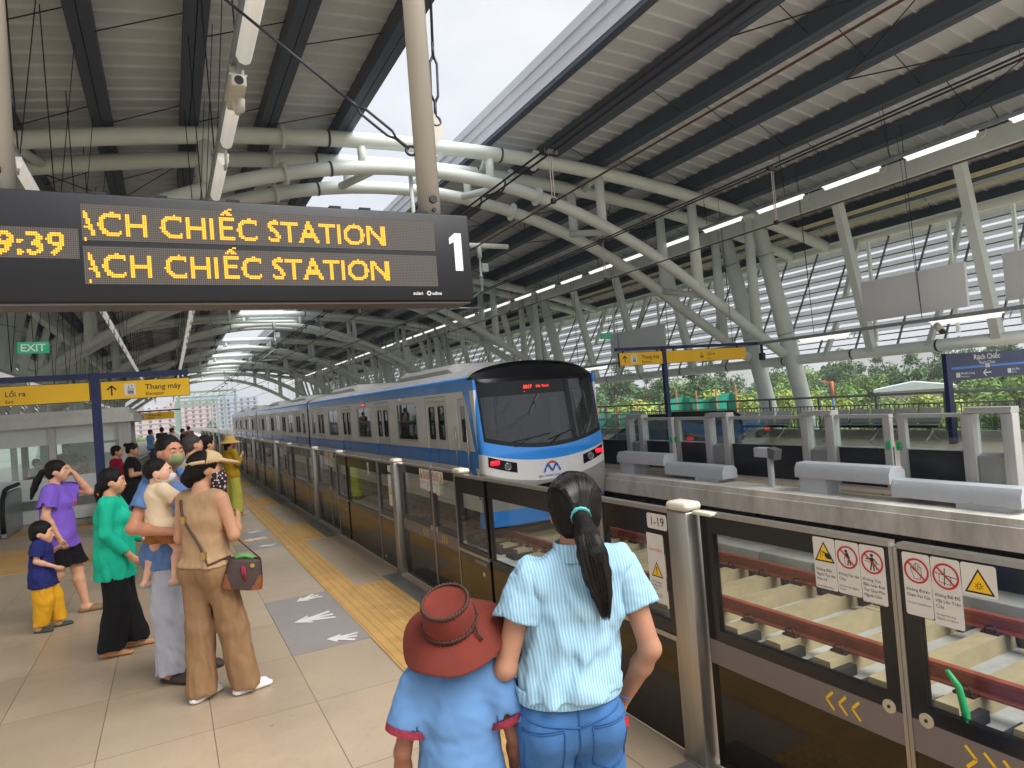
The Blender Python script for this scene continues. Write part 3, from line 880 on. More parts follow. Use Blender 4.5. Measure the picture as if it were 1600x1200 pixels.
def near_fixed(y0, y1, label, first, plate):
    t = thing('fixed_screen', label, 'glass screen', (XD + .02, (y0 + y1) / 2, 0), group='narrow fixed panels of the near platform screen')
    off = t.location; x = XD + .0
    m = MB(off); frame_panel(m, y0, y1, .575, 1.175, .05, .05, .13, .06, x, .03, 0); m.build('glass_border', BORD, t)
    m = MB(off); m.bb(x + .012, x + .02, y0 + .05, y1 - .05, .635, 1.045); m.build('glass_pane', GLN, t)
    m = MB(off); m.bb(x, x + .03, y0, y1, .02, .548); m.build('lower_panel', BLACKP, t)
    m = MB(off); m.bb(x - .006, x + .034, y0, y1, 1.178, 1.2); m.bb(x - .006, x + .03, y0, y1, .549, .574); m.bb(x - .006, x + .036, y0 - .005, y0 + .012, .0, .549); m.bb(x - .008, x + .036, y1 - .03, y1, .575, 1.175)
    m.build('metal_trim', STEEL, t)
    m = MB(off); m.cyl((x - .004, y1 - .12, .09), (x + .002, y1 - .12, .09), .018, 14); m.build('panel_lock', M('lock_cream', (196, 186, 160), 0.4, 0.3), t)
    m = MB(off); o = V((x - .002, y0 + .17, 1.085)); rrect(m, o, .155, .078, .014, UXD, UYD, 0)
    if plate: add_text(m, plate, .062, o + UND * .001 + UXD * .078 + UYD * .018, UXD, UYD, 1, align='CENTER')
    m.build('number_plate', STM, t)
    m = MB(off); o = V((x - .002, y0 + .185, .71)); rrect(m, o, .13, .35, .004, UXD, UYD, 0)
    if first:
        add_text(m, 'Toa 5 Cửa 3', .020, o + UND * .001 + UXD * .065 + UYD * .262, UXD, UYD, 3, align='CENTER')
        for k, ln in enumerate(('Chú Ý Khoảng', 'giữa Đoàn Tàu', 'và Ke Ga')): add_text(m, ln, .0125, o + UND * .001 + UXD * .016 + UYD * (.10 - k * .017), UXD, UYD, 1)
        for k, ln in enumerate(('Mind the gap between', 'the train and platform')): add_text(m, ln, .0085, o + UND * .001 + UXD * .016 + UYD * (.042 - k * .011), UXD, UYD, 1)
    pict(m, o + UXD * .065 + UYD * .165, 'bang', UXD, UYD, UND)
    m.build('notice_sticker', STM, t)
    return t
def near_wide(y0, y1, label, person=False):
    t = thing('wide_screen', label, 'glass screen', (XD + .02, (y0 + y1) / 2, 0), group='wide fixed panels of the near platform screen')
    off = t.location; x = XD + .0
    m = MB(off); frame_panel(m, y0, y1, .52, 1.175, .06, .04, .13, .05, x, .03, 0); m.build('glass_border', BORD, t)
    m = MB(off); m.bb(x + .012, x + .02, y0 + .06, y1 - .04, .57, 1.045); m.build('glass_pane', GLN, t)
    m = MB(off); m.bb(x, x + .03, y0, y1, .02, .519); m.build('lower_panel', BLACKP, t)
    m = MB(off); m.bb(x - .006, x + .034, y0, y1, 1.178, 1.2); m.bb(x - .008, x + .036, y0, y0 + .02, .02, 1.175); m.build('metal_trim', STEEL, t)
    m = MB(off); o = V((x - .002, (y0 + y1) / 2 - .32, 1.0)); rrect(m, o, .075, .15, .004, UXD, UYD, 0)
    disc(m, o + UND * .001 + UXD * .037 + UYD * .095, .014, UXD, UYD, 3); stroke(m, o + UND * .001, (.037, .085), (.037, .045), .02, UXD, UYD, 3)
    m.build('small_notice', STM, t)
    return t
def near_narrow(y0, y1, label):
    t = thing('access_panel', label, 'glass screen', (XD + .02, (y0 + y1) / 2, 0), group='narrow access panels of the near platform screen')
    off = t.location; x = XD - .012
    m = MB(off); frame_panel(m, y0, y1, .575, 1.175, .03, .03, .13, .03, x, .03, 0); m.build('glass_border', BORD, t)
    m = MB(off); m.bb(x + .012, x + .02, y0 + .03, y1 - .03, .605, 1.045); m.build('glass_pane', GLN, t)
    m = MB(off); m.bb(x, x + .03, y0, y1, .02, .548); m.build('lower_panel', BLACKP, t)
    m = MB(off); m.bb(x - .006, x + .034, y0, y1, 1.178, 1.2); m.bb(x - .006, x + .03, y0, y1, .549, .574); m.bb(x - .006, x + .034, y1 - .012, y1 + .002, .0, 1.175); m.build('metal_trim', STEEL, t)
    m = MB(off); m.rbox(x - .015, x + .09, y1 - .15, y1 + .01, 1.2, 1.242, .02, 0, 3); m.build('post_cap', CAPM, t)
    m = MB(off); m.bb(x - .003, x, y0 + .05, y0 + .28, .5, .53); m.build('small_plate', M('small_plate', (120, 112, 104), 0.5), t)
    m = MB(off); m.cyl((x - .004, y0 + .12, .43), (x + .002, y0 + .12, .43), .018, 14); m.build('panel_lock', M('lock_cream', (196, 186, 160), 0.4, 0.3), t)
    return t
ORD = ['', 'second ', 'third ', 'fourth ', 'fifth ', 'sixth ', 'seventh ', 'eighth ', 'ninth ', 'tenth ', 'eleventh ', 'twelfth ']
for k in range(-1, 12):
    p = 2.53 + 4.6 * k
    if k < 0:
        w = 'outside the frame behind the camera'
    elif k == 0:
        w = 'beside the girl in the pale blue blouse'
    elif k == 1:
        w = 'beside the woman in tan'
    elif k == 2:
        w = 'short of the woman in the yellow hat'
    else:
        w = f'in the {ORD[k].strip()} bay down the platform'
    if k >= 0:
        near_post(p, f'stainless screen door post with cream cap, {w}' if k else 'stainless post with cream cap, right of the plate reading 1-19', k == 0)
        near_fixed(p + .09, p + .69, 'fixed glass panel with the plate 1-19 and a notice reading Toa 5' if k == 0 else f'narrow fixed glass panel with plate and notice, {w}', k == 0, '1-19' if k == 0 else None)
        near_wide(p + .695, p + 2.235, f'wide fixed glass panel over black base, {w}')
        near_narrow(p + 2.24, p + 2.85, f'narrow access panel with cream cap on top, {w}')
    lf = 'beside the camera, with three signs on its edge' if k == -1 else w
    if k >= 0 or True:
        near_leaf(p + 2.862, p + 3.545, False, 'glass door leaf with hand sign and green tag, at the right edge' if k == -1 else f'shorter sliding glass leaf with warning stickers, {w}', 'B', k < 3)
        near_leaf(p + 3.575, p + 4.51, True, 'glass door leaf with finger, leaning and reaching signs, right of the 1-19 post' if k == -1 else f'longer sliding glass leaf with warning stickers, {w}', 'A', k < 3)
# green emergency handle behind the nearest right leaf
t = thing('door_release', 'green emergency handle behind the glass of the rightmost door leaf', 'door handle', (XD + .09, 1.36, .6))
m = MB(t.location)
m.tube([(XD + .085, 1.33, .58), (XD + .10, 1.335, .66), (XD + .10, 1.35, .74), (XD + .085, 1.375, .79)], [.016, .013, .011, .008], 8)
m.build('lever', M('release_green', (20, 170, 96), 0.4), t)
m = MB(t.location); m.rbox(XD + .07, XD + .10, 1.30, 1.38, .56, .63, .008); m.build('lever_base', M('release_green', (20, 170, 96), 0.4), t)

# ================================================================ FAR SCREEN DOORS (seen from the track side)
XF = 9.5
GLF = glass('far_glass', (0.80, 0.87, 0.85), 1.0, 0.02, 0.03)
FBL = M('far_black_panel', (20, 24, 34), 0.3, 0, 0.1, 2)
def far_bay(mc, idx):
    w = ['', 'below the blank board', 'beside the train nose', 'behind the train front', 'deeper behind the train'][idx]
    def post(y0, y1, nm='post'):
        t = thing('far_screen_post', 'x', 'screen door post', (XF, (y0 + y1) / 2, 0), group='steel posts of the far platform screen doors')
        m = MB(t.location); m.rbox(XF - .1, XF + .06, y0, y1, -.02, 1.12, .008); m.build('post_body', STEELD, t); return t
    for s in (-1, 1):
        ss = 'nearer' if s < 0 else 'farther'
        y = lambda a, b: (min(mc + s * a, mc + s * b), max(mc + s * a, mc + s * b))
        a, b = y(.06, .96)
        t = thing('far_sliding_door', f'{ss} sliding leaf of the far screen door with black base, {w}', 'sliding door', (XF, (a + b) / 2, 0), group='sliding leaves of the far platform screen doors')
        off = t.location
        m = MB(off); m.bb(XF - .015, XF + .015, a, b, .03, .61); m.build('lower_panel', FBL, t)
        m = MB(off); m.bb(XF - .004, XF + .004, a, b, .63, 1.07); m.build('glass_pane', GLF, t)
        m = MB(off); m.bb(XF - .05, XF + .05, a, b, 1.075, 1.125); m.bb(XF - .03, XF + .03, a, b, .612, .628); m.build('rail', STEELD, t)
        m = MB(off); e = mc + s * .06; m.bb(XF - .05, XF + .03, min(e, e + s * .11), max(e, e + s * .11), .03, 1.07); o = m.build('edge_stile', STEELD, t)
        m = MB(off); m.rbox(XF - .075, XF - .05, e + s * .02 - .02, e + s * .02 + .05, .6, .72, .006); m.build('release_handle', M('release_green', (20, 170, 96), 0.4), o)
        a, b = y(.97, 1.13); t = post(a, b); t['label'] = f'{ss} inner steel post of the far screen door, {w}'
        a, b = y(1.14, 1.45)
        t = thing('far_fixed_screen', f'{ss} narrow fixed glass with grey cover below, {w}', 'glass screen', (XF, (a + b) / 2, 0), group='narrow fixed panels of the far platform screen')
        off = t.location
        m = MB(off); m.bb(XF - .06, XF + .02, a, b, 0, .56); m.add([(XF - .06, a, .56), (XF - .06, b, .56), (XF + .02, b, .6), (XF + .02, a, .6)], [(0, 3, 2, 1)]); m.build('lower_cover', M('cover_grey', (150, 152, 152), 0.45, 0.4, 0.08), t)
        m = MB(off); m.bb(XF - .004, XF + .004, a, b, .6, 1.07); m.build('glass_pane', GLF, t)
        m = MB(off); m.bb(XF - .11, XF + .09, a - .14, b + .12, 1.125, 1.16); m.bb(XF - .09, XF + .09, a - .14, b + .12, 1.161, 1.2); m.build('top_cover', STEELD, t)
        a, b = y(1.46, 1.60); t = post(a, b); t['label'] = f'{ss} outer steel post of the far screen door, {w}'
    a, b = mc + 1.61, mc + 3.24
    t = thing('far_wide_screen', f'wide fixed glass over black base in the far screen, {w}', 'glass screen', (XF, (a + b) / 2, 0), group='wide fixed panels of the far platform screen')
    off = t.location
    m = MB(off); m.bb(XF - .015, XF + .015, a, b, .03, .61); m.build('lower_panel', FBL, t)
    m = MB(off); m.bb(XF - .004, XF + .004, a, b, .612, 1.07); m.build('glass_pane', GLF, t)
    m = MB(off); m.bb(XF - .05, XF + .05, a, b, 1.075, 1.125); m.bb(XF - .05, XF + .05, a, b, -.01, .028); m.build('rail', STEELD, t)
for k in range(0, 4): far_bay(6.27 + 4.85 * k, k + 1)
m = MB(); m.bb(XF - .06, XF + .06, Y0, 24, -.03, .028); o = m.build('far_door_sill_ground', STEELD); o['kind'] = 'structure'
# grey housings on the ledge
HOUS = M('housing_grey', (196, 201, 206), 0.45, 0.1, 0.06, 3, dirt=0.1)
def housing(y0, y1, z0, z1, feet, label):
    t = thing('track_housing', label, 'grey housing', (8.95, (y0 + y1) / 2, -.03), group='grey metal housings on the far ledge')
    off = t.location
    prof = [(8.76, z0), (8.76, z1 - .09), (8.82, z1), (9.05, z1), (9.12, z1 - .07), (9.12, z0)]
    m = MB(off); m.prism([(x, z) for x, z in prof], (0, y0, 0), (1, 0, 0), (0, 0, 1), (0, 1, 0), y1 - y0); m.build('casing', HOUS, t, bevel=.008)
    m = MB(off)
    for y in [y0 + .06 + (y1 - y0 - .12) * k / 3 for k in range(4)]:
        m.cyl((8.755, y, z0 + .03), (8.762, y, z0 + .03), .012, 8); m.cyl((8.788, y, z1 - .043), (8.795, y, z1 - .05), .014, 8)
    m.build('screw', STEELD, t)
    for a, b in feet:
        m = MB(off); m.bb(8.79, 9.1, a, b, -.03, z0 - .002); m.build('foot_box', HOUS, t)
for k in range(-1, 2):
    y = 6.0 + 4.75 * k
    w = ['at the right edge', 'in the middle, beside the sensor post', 'next to the train nose'][k + 1]
    housing(y - .06, y + 1.52, .2, .43, [(y + .98, y + 1.46)], f'higher grey ledge housing on a box foot, {w}')
    housing(y - 1.66, y - .07, .04, .27, [(y - 1.5, y - .9)], f'lower grey ledge housing with sloped edge, {w}')
t = thing('sensor_post', 'small grey sensor box with hood on a post, on the far ledge between housings', 'sensor post', (8.95, 8.16, -.03))
m = MB(t.location); m.rbox(8.92, 8.99, 8.12, 8.2, -.03, .47, .006); m.bb(8.88, 9.03, 8.07, 8.25, -.03, -.01); m.build('post', HOUS, t)
m = MB(t.location); m.rbox(8.86, 9.0, 8.1, 8.42, .47, .63, .01); m.build('sensor_box', HOUS, t)
m = MB(t.location); m.prism([(8.1, .64), (7.95, .60), (7.99, .43), (8.1, .47)], (8.84, 0, 0), (0, 1, 0), (0, 0, 1), (1, 0, 0), .18); m.build('hood', M('hood_dark', (96, 98, 100), 0.5), t)
# ================================================================ DISPLAY BOARD
LEDOFF = bpy.data.materials.new('led_matrix'); LEDOFF.use_nodes = True
def _led():
    nt = LEDOFF.node_tree; N = nt.nodes; L = nt.links; b = N['Principled BSDF']
    g = N.new('ShaderNodeTexCoord'); s = N.new('ShaderNodeSeparateXYZ'); L.new(g.outputs['Object'], s.inputs[0])
    ds = []
    for k in (0, 2):
        a = N.new('ShaderNodeMath'); a.operation = 'DIVIDE'; a.inputs[1].default_value = LEDP; L.new(s.outputs[k], a.inputs[0])
        f = N.new('ShaderNodeMath'); f.operation = 'PINGPONG'; f.inputs[1].default_value = 0.5; L.new(a.outputs[0], f.inputs[0]); ds.append(f)
    m = N.new('ShaderNodeMath'); m.operation = 'MINIMUM'; L.new(ds[0].outputs[0], m.inputs[0]); L.new(ds[1].outputs[0], m.inputs[1])
    c = N.new('ShaderNodeMath'); c.operation = 'GREATER_THAN'; c.inputs[1].default_value = 0.13; L.new(m.outputs[0], c.inputs[0])
    x = N.new('ShaderNodeMix'); x.data_type = 'RGBA'; L.new(c.outputs[0], x.inputs['Factor'])
    x.inputs['A'].default_value = (*lin((38, 35, 32)), 1); x.inputs['B'].default_value = (*lin((92, 85, 78)), 1)
    L.new(x.outputs['Result'], b.inputs['Base Color']); b.inputs['Roughness'].default_value = 0.5
LEDP = 0.0086
_led()
LEDON = M('led_lit', (120, 60, 4), 0.5, 0, 0.0, emit=(255, 160, 26), estr=0.8)
BOARDM = M('board_black', (17, 18, 24), 0.45, 0.1, 0.08, 3)
def led_text(mb, txt, h, x0, z0, y, xmin, xmax, sx=1.0, bold=0.012):
    """lit LED cells of a word, sampled from the letter outlines"""
    from mathutils.bvhtree import BVHTree
    vs, fs = text_geo(txt, 1.0, bold)
    s = h / 0.70
    tr = BVHTree.FromPolygons([V((x * s * sx, yy * s, 0)) for x, yy, z in vs], fs)
    w = max(v[0] for v in vs) * s * sx
    ny = int(h * 1.5 / LEDP)
    nx0, nx1 = int(math.floor(xmin / LEDP)), int(math.ceil(xmax / LEDP))
    r = LEDP * 0.43
    j0 = int(round(z0 / LEDP))
    for i in range(nx0, nx1):
        cx = (i + .5) * LEDP
        for j in range(-3, ny):
            cz = (j0 + j + .5) * LEDP
            if tr.ray_cast(V((cx - x0, cz - z0, 1)), V((0, 0, -1)))[0] is not None:
                if xmin < cx < xmax:
                    mb.add([(cx - r, y, cz - r * .6), (cx - r * .6, y, cz - r), (cx + r * .6, y, cz - r), (cx + r, y, cz - r * .6), (cx + r, y, cz + r * .6), (cx + r * .6, y, cz + r), (cx - r * .6, y, cz + r), (cx - r, y, cz + r * .6)], [tuple(range(8))])
YB = 3.5
t = thing('display_board', 'black hanging display board with amber dot letters and a white number 1', 'display board', (0, YB, 2.36))
off = t.location
m = MB(off); m.rbox(-1.30, 1.60, YB, YB + .22, 2.372, 2.868, .01); m.build('case', BOARDM, t)
m = MB(off); m.bb(-1.30, 1.58, YB + .012, YB + .2, 2.362, 2.371); m.build('bottom_trim', M('board_trim', (96, 90, 86), 0.4, 0.3), t)
m = MB(off)
for x in (-.25, .0, .32, .55, .82, .98, 1.3): m.bb(x, x + .06, YB + .03, YB + .19, 2.869, 2.886)
m.build('bracket', BOARDM, t)
F_ = YB - .0015
sc = []
for (x0, x1, z0, z1) in ((-.292, 1.385, 2.652, 2.818), (-.292, 1.385, 2.455, 2.628), (-1.0, -.306, 2.568, 2.702)):
    m = MB(off); m.bb(x0, x1, YB - .0012, YB + .004, z0, z1); sc.append(m.build('led_screen', LEDOFF, t))
for k, (txt, h, x0, z0, a, b, bd) in enumerate((('ẠCH CHIẾC STATION', .106, -.335, 2.676, -.285, 1.38, .016), ('ẠCH CHIẾC STATION', .106, -.3264, 2.4868, -.275, 1.38, .016), ('09:39', .098, -.69, 2.586, -.98, -.31, .018))):
    m = MB(off); led_text(m, txt, h, x0, z0, YB - .0022, a, b, sx=.965 if k < 2 else 1.08, bold=bd); m.build('led_letters', LEDON, sc[k])
m = MB(off); o = V((1.47, F_, 2.545)); poly(m, o, [(.028, 0), (.075, 0), (.075, .215), (.036, .215), (.0, .185), (.0, .150), (.028, .165)], V((1, 0, 0)), V((0, 0, 1)), 0); m.build('number', WHITEP, t)
m = MB(off); add_text(m, 'solari', .026, (1.235, F_, 2.408), V((1, 0, 0)), V((0, 0, 1)), 0, bold=.012); add_text(m, 'udine', .026, (1.345, F_, 2.408), V((1, 0, 0)), V((0, 0, 1)), 0, bold=.012)
ux, uz = V((1, 0, 0)), V((0, 0, 1)); o = V((1.327, F_, 2.417))
for k in range(4):
    a = k * PI / 2 + .3; stroke(m, o, (.012 * math.cos(a), .012 * math.sin(a)), (.012 * math.cos(a + 1.4), .012 * math.sin(a + 1.4)), .005, ux, uz, 0)
m.build('maker_logo', WHITEP, t)
for x, lab in ((1.41, 0), (-.60, 0)):
    m = MB(off); m.tube([(x, YB + .11, 2.87), (x + .0, YB + .11, 8.0)], .064, 20); p = m.build('hanger_pole', M('pole_cream', (196, 192, 182), 0.35, 0, 0.05, 3), t)
    m = MB(off); m.cyl((x, YB + .03, 2.96), (x, YB + .05, 2.96), .024, 6); m.cyl((x, YB + .03, 2.90), (x, YB + .05, 2.90), .012, 6); m.build('pole_bolt', M('bolt_dark', (60, 58, 56), 0.5, 0.6), p)
    m = MB(off); m.prism([(0, 0), (.075, .09), (.075, .12), (.0, .24)] if x > 0 else [(0, 0), (-.075, .09), (-.075, .12), (0, .24)], (x + (.055 if x > 0 else -.055), YB + .105, 3.28), (1, 0, 0), (0, 0, 1), (0, 1, 0), .012); m.build('stay_lug', M('pole_cream', (196, 186, 170), 0.35), p)
# chains and turnbuckles bracing the poles
STAYM = M('stay_steel', (58, 58, 66), 0.45, 0.5)
def turnbuckle(a, b, label, slack=0):
    a, b = V(a), V(b); d = (b - a); L_ = d.length; d.normalize()
    t = thing('stay_chain', label, 'stay chain', a)
    off = t.location
    s = d.cross(V((0, 1, 0))).normalized()
    m = MB(off); 
    m.tube([a + s * .03 * math.cos(q * PI / 6) + d * (.03 - .03 * math.sin(q * PI / 6) ) for q in range(12)], .008, 6, closed=True)
    m.build('shackle', STAYM, t)
    p0, p1, p2, p3 = a + d * .05, a + d * .16, a + d * .42, a + d * .52
    m = MB(off); m.cyl(p0, p1, .010, 8); m.cyl(p2, p3, .010, 8); m.cyl(p3, b, .009, 6); m.build('rod', STAYM, t)
    m = MB(off)
    for q in (-1, 1): m.tube([p1 - d * .02, p1 + s * q * .022 + d * .03, p2 + s * q * .022 - d * .03, p2 + d * .02], .008, 6)
    m.build('turnbuckle', STAYM, t)
turnbuckle((1.49, YB + .11, 3.42), (1.62, YB + .25, 5.4), 'dark turnbuckle stay rising steeply from the right pole of the display board')
turnbuckle((1.35, YB + .11, 3.24), (.42, YB + .6, 4.25), 'dark turnbuckle stay slanting up left from the right board pole')
turnbuckle((-.68, YB + .11, 3.28), (-.52, YB + .3, 5.3), 'knotted stay beside the left pole of the display board')

# ================================================================ WAYFINDING SIGNS
def arrow_poly(mb, o, ux, uz, s, mi, down=False):
    q = -1 if down else 1
    stroke(mb, o, (0, -q * .42 * s), (0, q * .30 * s), .12 * s, ux, uz, mi)
    stroke(mb, o, (-.34 * s, q * .06 * s), (.02 * s, q * .42 * s), .12 * s, ux, uz, mi); stroke(mb, o + V((0, -.0004, 0)), (.34 * s, q * .06 * s), (-.02 * s, q * .42 * s), .12 * s, ux, uz, mi)
def lift_icon(mb, o, ux, uz, h, un):
    """white square with cabin and arrows; mats 0 yellow 1 ink 2 white"""
    w = h * .84
    poly(mb, o, [(0, 0), (w, 0), (w, h), (0, h)], ux, uz, 2)
    o2 = o + un
    def fr(x0, y0, x1, y1, t):
        for a, b in (((x0, y0), (x1, y0)), ((x1, y0), (x1, y1)), ((x1, y1), (x0, y1)), ((x0, y1), (x0, y0))): stroke(mb, o2, a, b, t, ux, uz, 1)
    fr(w * .3, h * .12, w * .78, h * .56, h * .045)
    for k in range(3):
        x = w * (.41 + .13 * k); stroke(mb, o2, (x, h * .18), (x, h * .38), h * .085, ux, uz, 1); disc(mb, o2 + ux * x + uz * (h * .44), h * .04, ux, uz, 1, 8)
    for x, q in ((.38, -1), (.68, 1)):
        y = h * .77; stroke(mb, o2, (w * x, y - h * .1), (w * x, y + h * .1), h * .035, ux, uz, 1)
        stroke(mb, o2, (w * x - h * .08, y + q * h * .03), (w * x, y + q * h * .11), h * .035, ux, uz, 1); stroke(mb, o2, (w * x + h * .08, y + q * h * .03), (w * x, y + q * h * .11), h * .035, ux, uz, 1)
SGM = [YELLOW, INK, WHITEP, NAVY]
def wayfinding(label, y, xp, left, right, xb0, xb1, ztop, zbot, hb=.06, far=False):
    t = thing('direction_sign', label, 'direction sign', (xp, y, 0), group='yellow direction signs on navy posts')
    off = t.location; ux, uz, un = V((1, 0, 0)), V((0, 0, 1)), V((0, -.0006, 0))
    zb = ztop + hb + .06
    m = MB(off); m.bb(xp - .055, xp + .055, y - .05, y + .05, 0, zb); m.build('post', NAVY, t, bevel=.006)
    m = MB(off); m.bb(xb0, xp - .056, y - .05, y + .05, zb - .075, zb); m.bb(xp + .056, xb1, y - .05, y + .05, zb - .075, zb); m.build('beam', NAVY, t)
    h = ztop - zbot
    for (x0, x1, kind) in (left, right):
        m = MB(off); m.bb(x0, x1, y - .03, y + .03, zbot, ztop, 1); m.bb(x0 + .006, x1 - .006, y - .032, y - .0301, zbot + .006, ztop - .006, 0)
        p = m.build('sign_panel', SGM, t)
        m = MB(off)
        for q in (.1, .9): m.bb(x0 + (x1 - x0) * q - .02, x0 + (x1 - x0) * q + .02, y - .02, y + .02, ztop, zb - .074)
        m.build('panel_hanger', NAVY, t)
        m = MB(off); o = V((x0, y - .033, zbot)); W = x1 - x0
        if kind == 'lift':
            arrow_poly(m, o + ux * (.15 * h / .3) + uz * (h * .5), ux, uz, h * .62, 1)
            lift_icon(m, o + ux * (h * 1.1) + uz * (h * .2), ux, uz, h * .62, un)
            add_text(m, 'Thang máy', h * .40, o + ux * (h * 2.08) + uz * (h * .47), ux, uz, 1, bold=.012)
            add_text(m, 'Elevator', h * .27, o + ux * (h * 2.08) + uz * (h * .14), ux, uz, 1, bold=.008)
        elif kind == 'exit_right':      # wording at the left end
            add_text(m, 'Lối ra', h * .36, o + ux * (W - h * 2.78) + uz * (h * .47), ux, uz, 1, align='RIGHT', bold=.012)
            add_text(m, 'Exit', h * .22, o + ux * (W - h * 3.3) + uz * (h * .14), ux, uz, 1, align='RIGHT', bold=.008)
        elif kind == 'exit_down':
            arrow_poly(m, o + ux * (W * .43) + uz * (h * .5), ux, uz, h * .56, 1, True)
            add_text(m, 'Lối ra', h * .34, o + ux * (W * .50) + uz * (h * .48), ux, uz, 1, bold=.012); add_text(m, 'Exit', h * .22, o + ux * (W * .50) + uz * (h * .16), ux, uz, 1)
        m.build('sign_lettering', SGM, p)
    if far:
        m = MB(off); m.rbox(xb1 - .1, xb1 + .05, y - .06, y + .06, zb - .5, zb - .3, .02); m.bb(xb1 - .04, xb1 + .0, y - .03, y + .03, zb - .3, zb - .05); m.build('bracket', M('navy_dark', (18, 26, 56), 0.5), t)
    return t
wayfinding('yellow sign reading Thang máy on a navy post, above the woman in teal', 11.0, -.88, (-2.75, -.945, 'exit_right'), (-.815, .31, 'lift'), -2.75, .30, 2.478, 2.215)
wayfinding('small distant yellow and navy sign above the backpacker on the near platform', 40.0, -1.72, (-2.2, -1.79, 'none'), (-1.65, .3, 'lift'), -2.2, .6, 2.52, 2.17)
wayfinding('yellow sign with a down arrow and Lối ra, beyond the far screen doors', 13.2, 11.1, (9.72, 11.04, 'lift'), (11.16, 13.88, 'exit_down'), 9.65, 14.55, 2.68, 2.36, far=True)
# station name sign
t = thing('station_sign', 'navy station name sign reading Rạch Chiếc on the far platform', 'station sign', (15.66, 9.0, 0)); off = t.location
ux, uz = V((1, 0, 0)), V((0, 0, 1)); y = 9.0
m = MB(off); m.bb(15.56, 15.74, y - .05, y + .05, 0, 2.03); m.bb(18.9, 19.06, y - .05, y + .05, 0.1, 2.03); m.build('post', NAVY, t, bevel=.006)
m = MB(off); m.bb(15.742, 18.898, y - .04, y + .04, 1.40, 2.02); m.build('name_panel', NAVY, t)
m = MB(off); m.bb(15.745, 18.895, y - .0425, y - .0405, 1.66, 1.71); m.build('line_stripe', M('line_blue', (40, 120, 214), 0.4), t)
m = MB(off); o = V((17.2, y - .0435, 1.85)); add_text(m, 'Rạch Chiếc', .17, o, ux, uz, 0, align='CENTER', sx=1.35, bold=.01); add_text(m, 'Rach Chiec', .11, V((17.2, y - .0435, 1.735)), ux, uz, 0, align='CENTER', sx=1.35)
for x, a, b in ((15.9, 'Phước Long', 'Phuoc Long'), (18.02, 'An Phú', 'An Phu')):
    poly(m, V((x, y - .0435, 1.47)), [(0, 0), (.16, 0), (.16, .11), (0, .11)], ux, uz, 1)
    add_text(m, a, .085, V((x + .2, y - .0435, 1.525)), ux, uz, 0, sx=1.3); add_text(m, b, .05, V((x + .2, y - .0435, 1.465)), ux, uz, 0, sx=1.3)
o = V((17.15, y - .0435, 1.53)); stroke(m, o, (-.15, 0), (.17, 0), .025, ux, uz, 0); stroke(m, o, (-.16, 0), (-.03, .075), .025, ux, uz, 0); stroke(m, o, (-.16, 0), (-.03, -.075), .025, ux, uz, 0)
poly(m, V((17.1, y - .0445, 1.645)), [(0, 0), (.17, 0), (.17, .09), (0, .09)], ux, uz, 1); poly(m, V((17.13, y - .0455, 1.655)), [(.02, 0), (.09, 0), (.055, .07)], ux, uz, 2)
m.build('sign_lettering', [WHITEP, M('sign_square', (206, 206, 212), 0.5), M('mark_orange', (196, 120, 60), 0.5)], t)
# green EXIT boxes
EXG = M('exit_green', (18, 118, 84), 0.4, emit=(20, 130, 92), estr=0.25)
def exit_sign(x, y, z, s, label, zt):
    t = thing('exit_sign', label, 'exit sign', (x, y, z), group='green exit signs'); off = t.location
    m = MB(off); m.rbox(x - .16 * s, x + .16 * s, y - .03, y + .03, z - .07 * s, z + .07 * s, .006); m.build('sign_box', EXG, t)
    m = MB(off); add_text(m, 'EXIT', .125 * s, V((x, y - .0315, z - .045 * s)), V((1, 0, 0)), V((0, 0, 1)), 0, bold=.02, align='CENTER'); m.build('sign_lettering', WHITEP, t)
    m = MB(off); m.cyl((x - .1 * s, y, z + .07 * s), (x - .1 * s, y, zt), .008, 6); m.cyl((x + .1 * s, y, z + .07 * s), (x + .1 * s, y, zt), .008, 6); m.build('hanger', WIRE, t)
exit_sign(-1.42, 10.0, 2.88, 1.0, 'green EXIT sign hanging above the yellow sign on the near platform', 2.95)
exit_sign(13.9, 19.5, 3.72, 1.5, 'green EXIT sign hanging by the blank white board on the far platform', 4.4)
# blank white hanging boards
HB = M('blank_board', (226, 228, 230), 0.55, 0, 0.05, 1.5, dirt=0.12)
def hboard(x, y0, y1, z0, z1, label, zt=2.75):
    t = thing('hanging_board', label, 'blank board', (x, (y0 + y1) / 2, z0), group='blank white boards hung above the far platform'); off = t.location
    m = MB(off); m.rbox(x - .04, x + .04, y0, y1, z0, z1, .008); m.build('board', HB, t)
    m = MB(off)
    for y in (y0 + .25, y1 - .25): m.bar((x, y, z1), (x, y, z1 + .9), .06, .06); m.bar((x, y, z0 - .5), (x, y, z0), .06, .06)
    m.build('hanger_post', TRUSS, t)
hboard(14.6, 7.85, 10.15, 2.93, 3.85, 'blank white board hung above the far platform, left of the station sign')
hboard(14.6, 4.7, 7.15, 2.93, 3.85, 'blank white board hung at the right edge above the station sign')
hboard(14.6, 17.2, 20.2, 2.95, 3.85, 'blank white board hung behind the small EXIT sign, above the train nose')
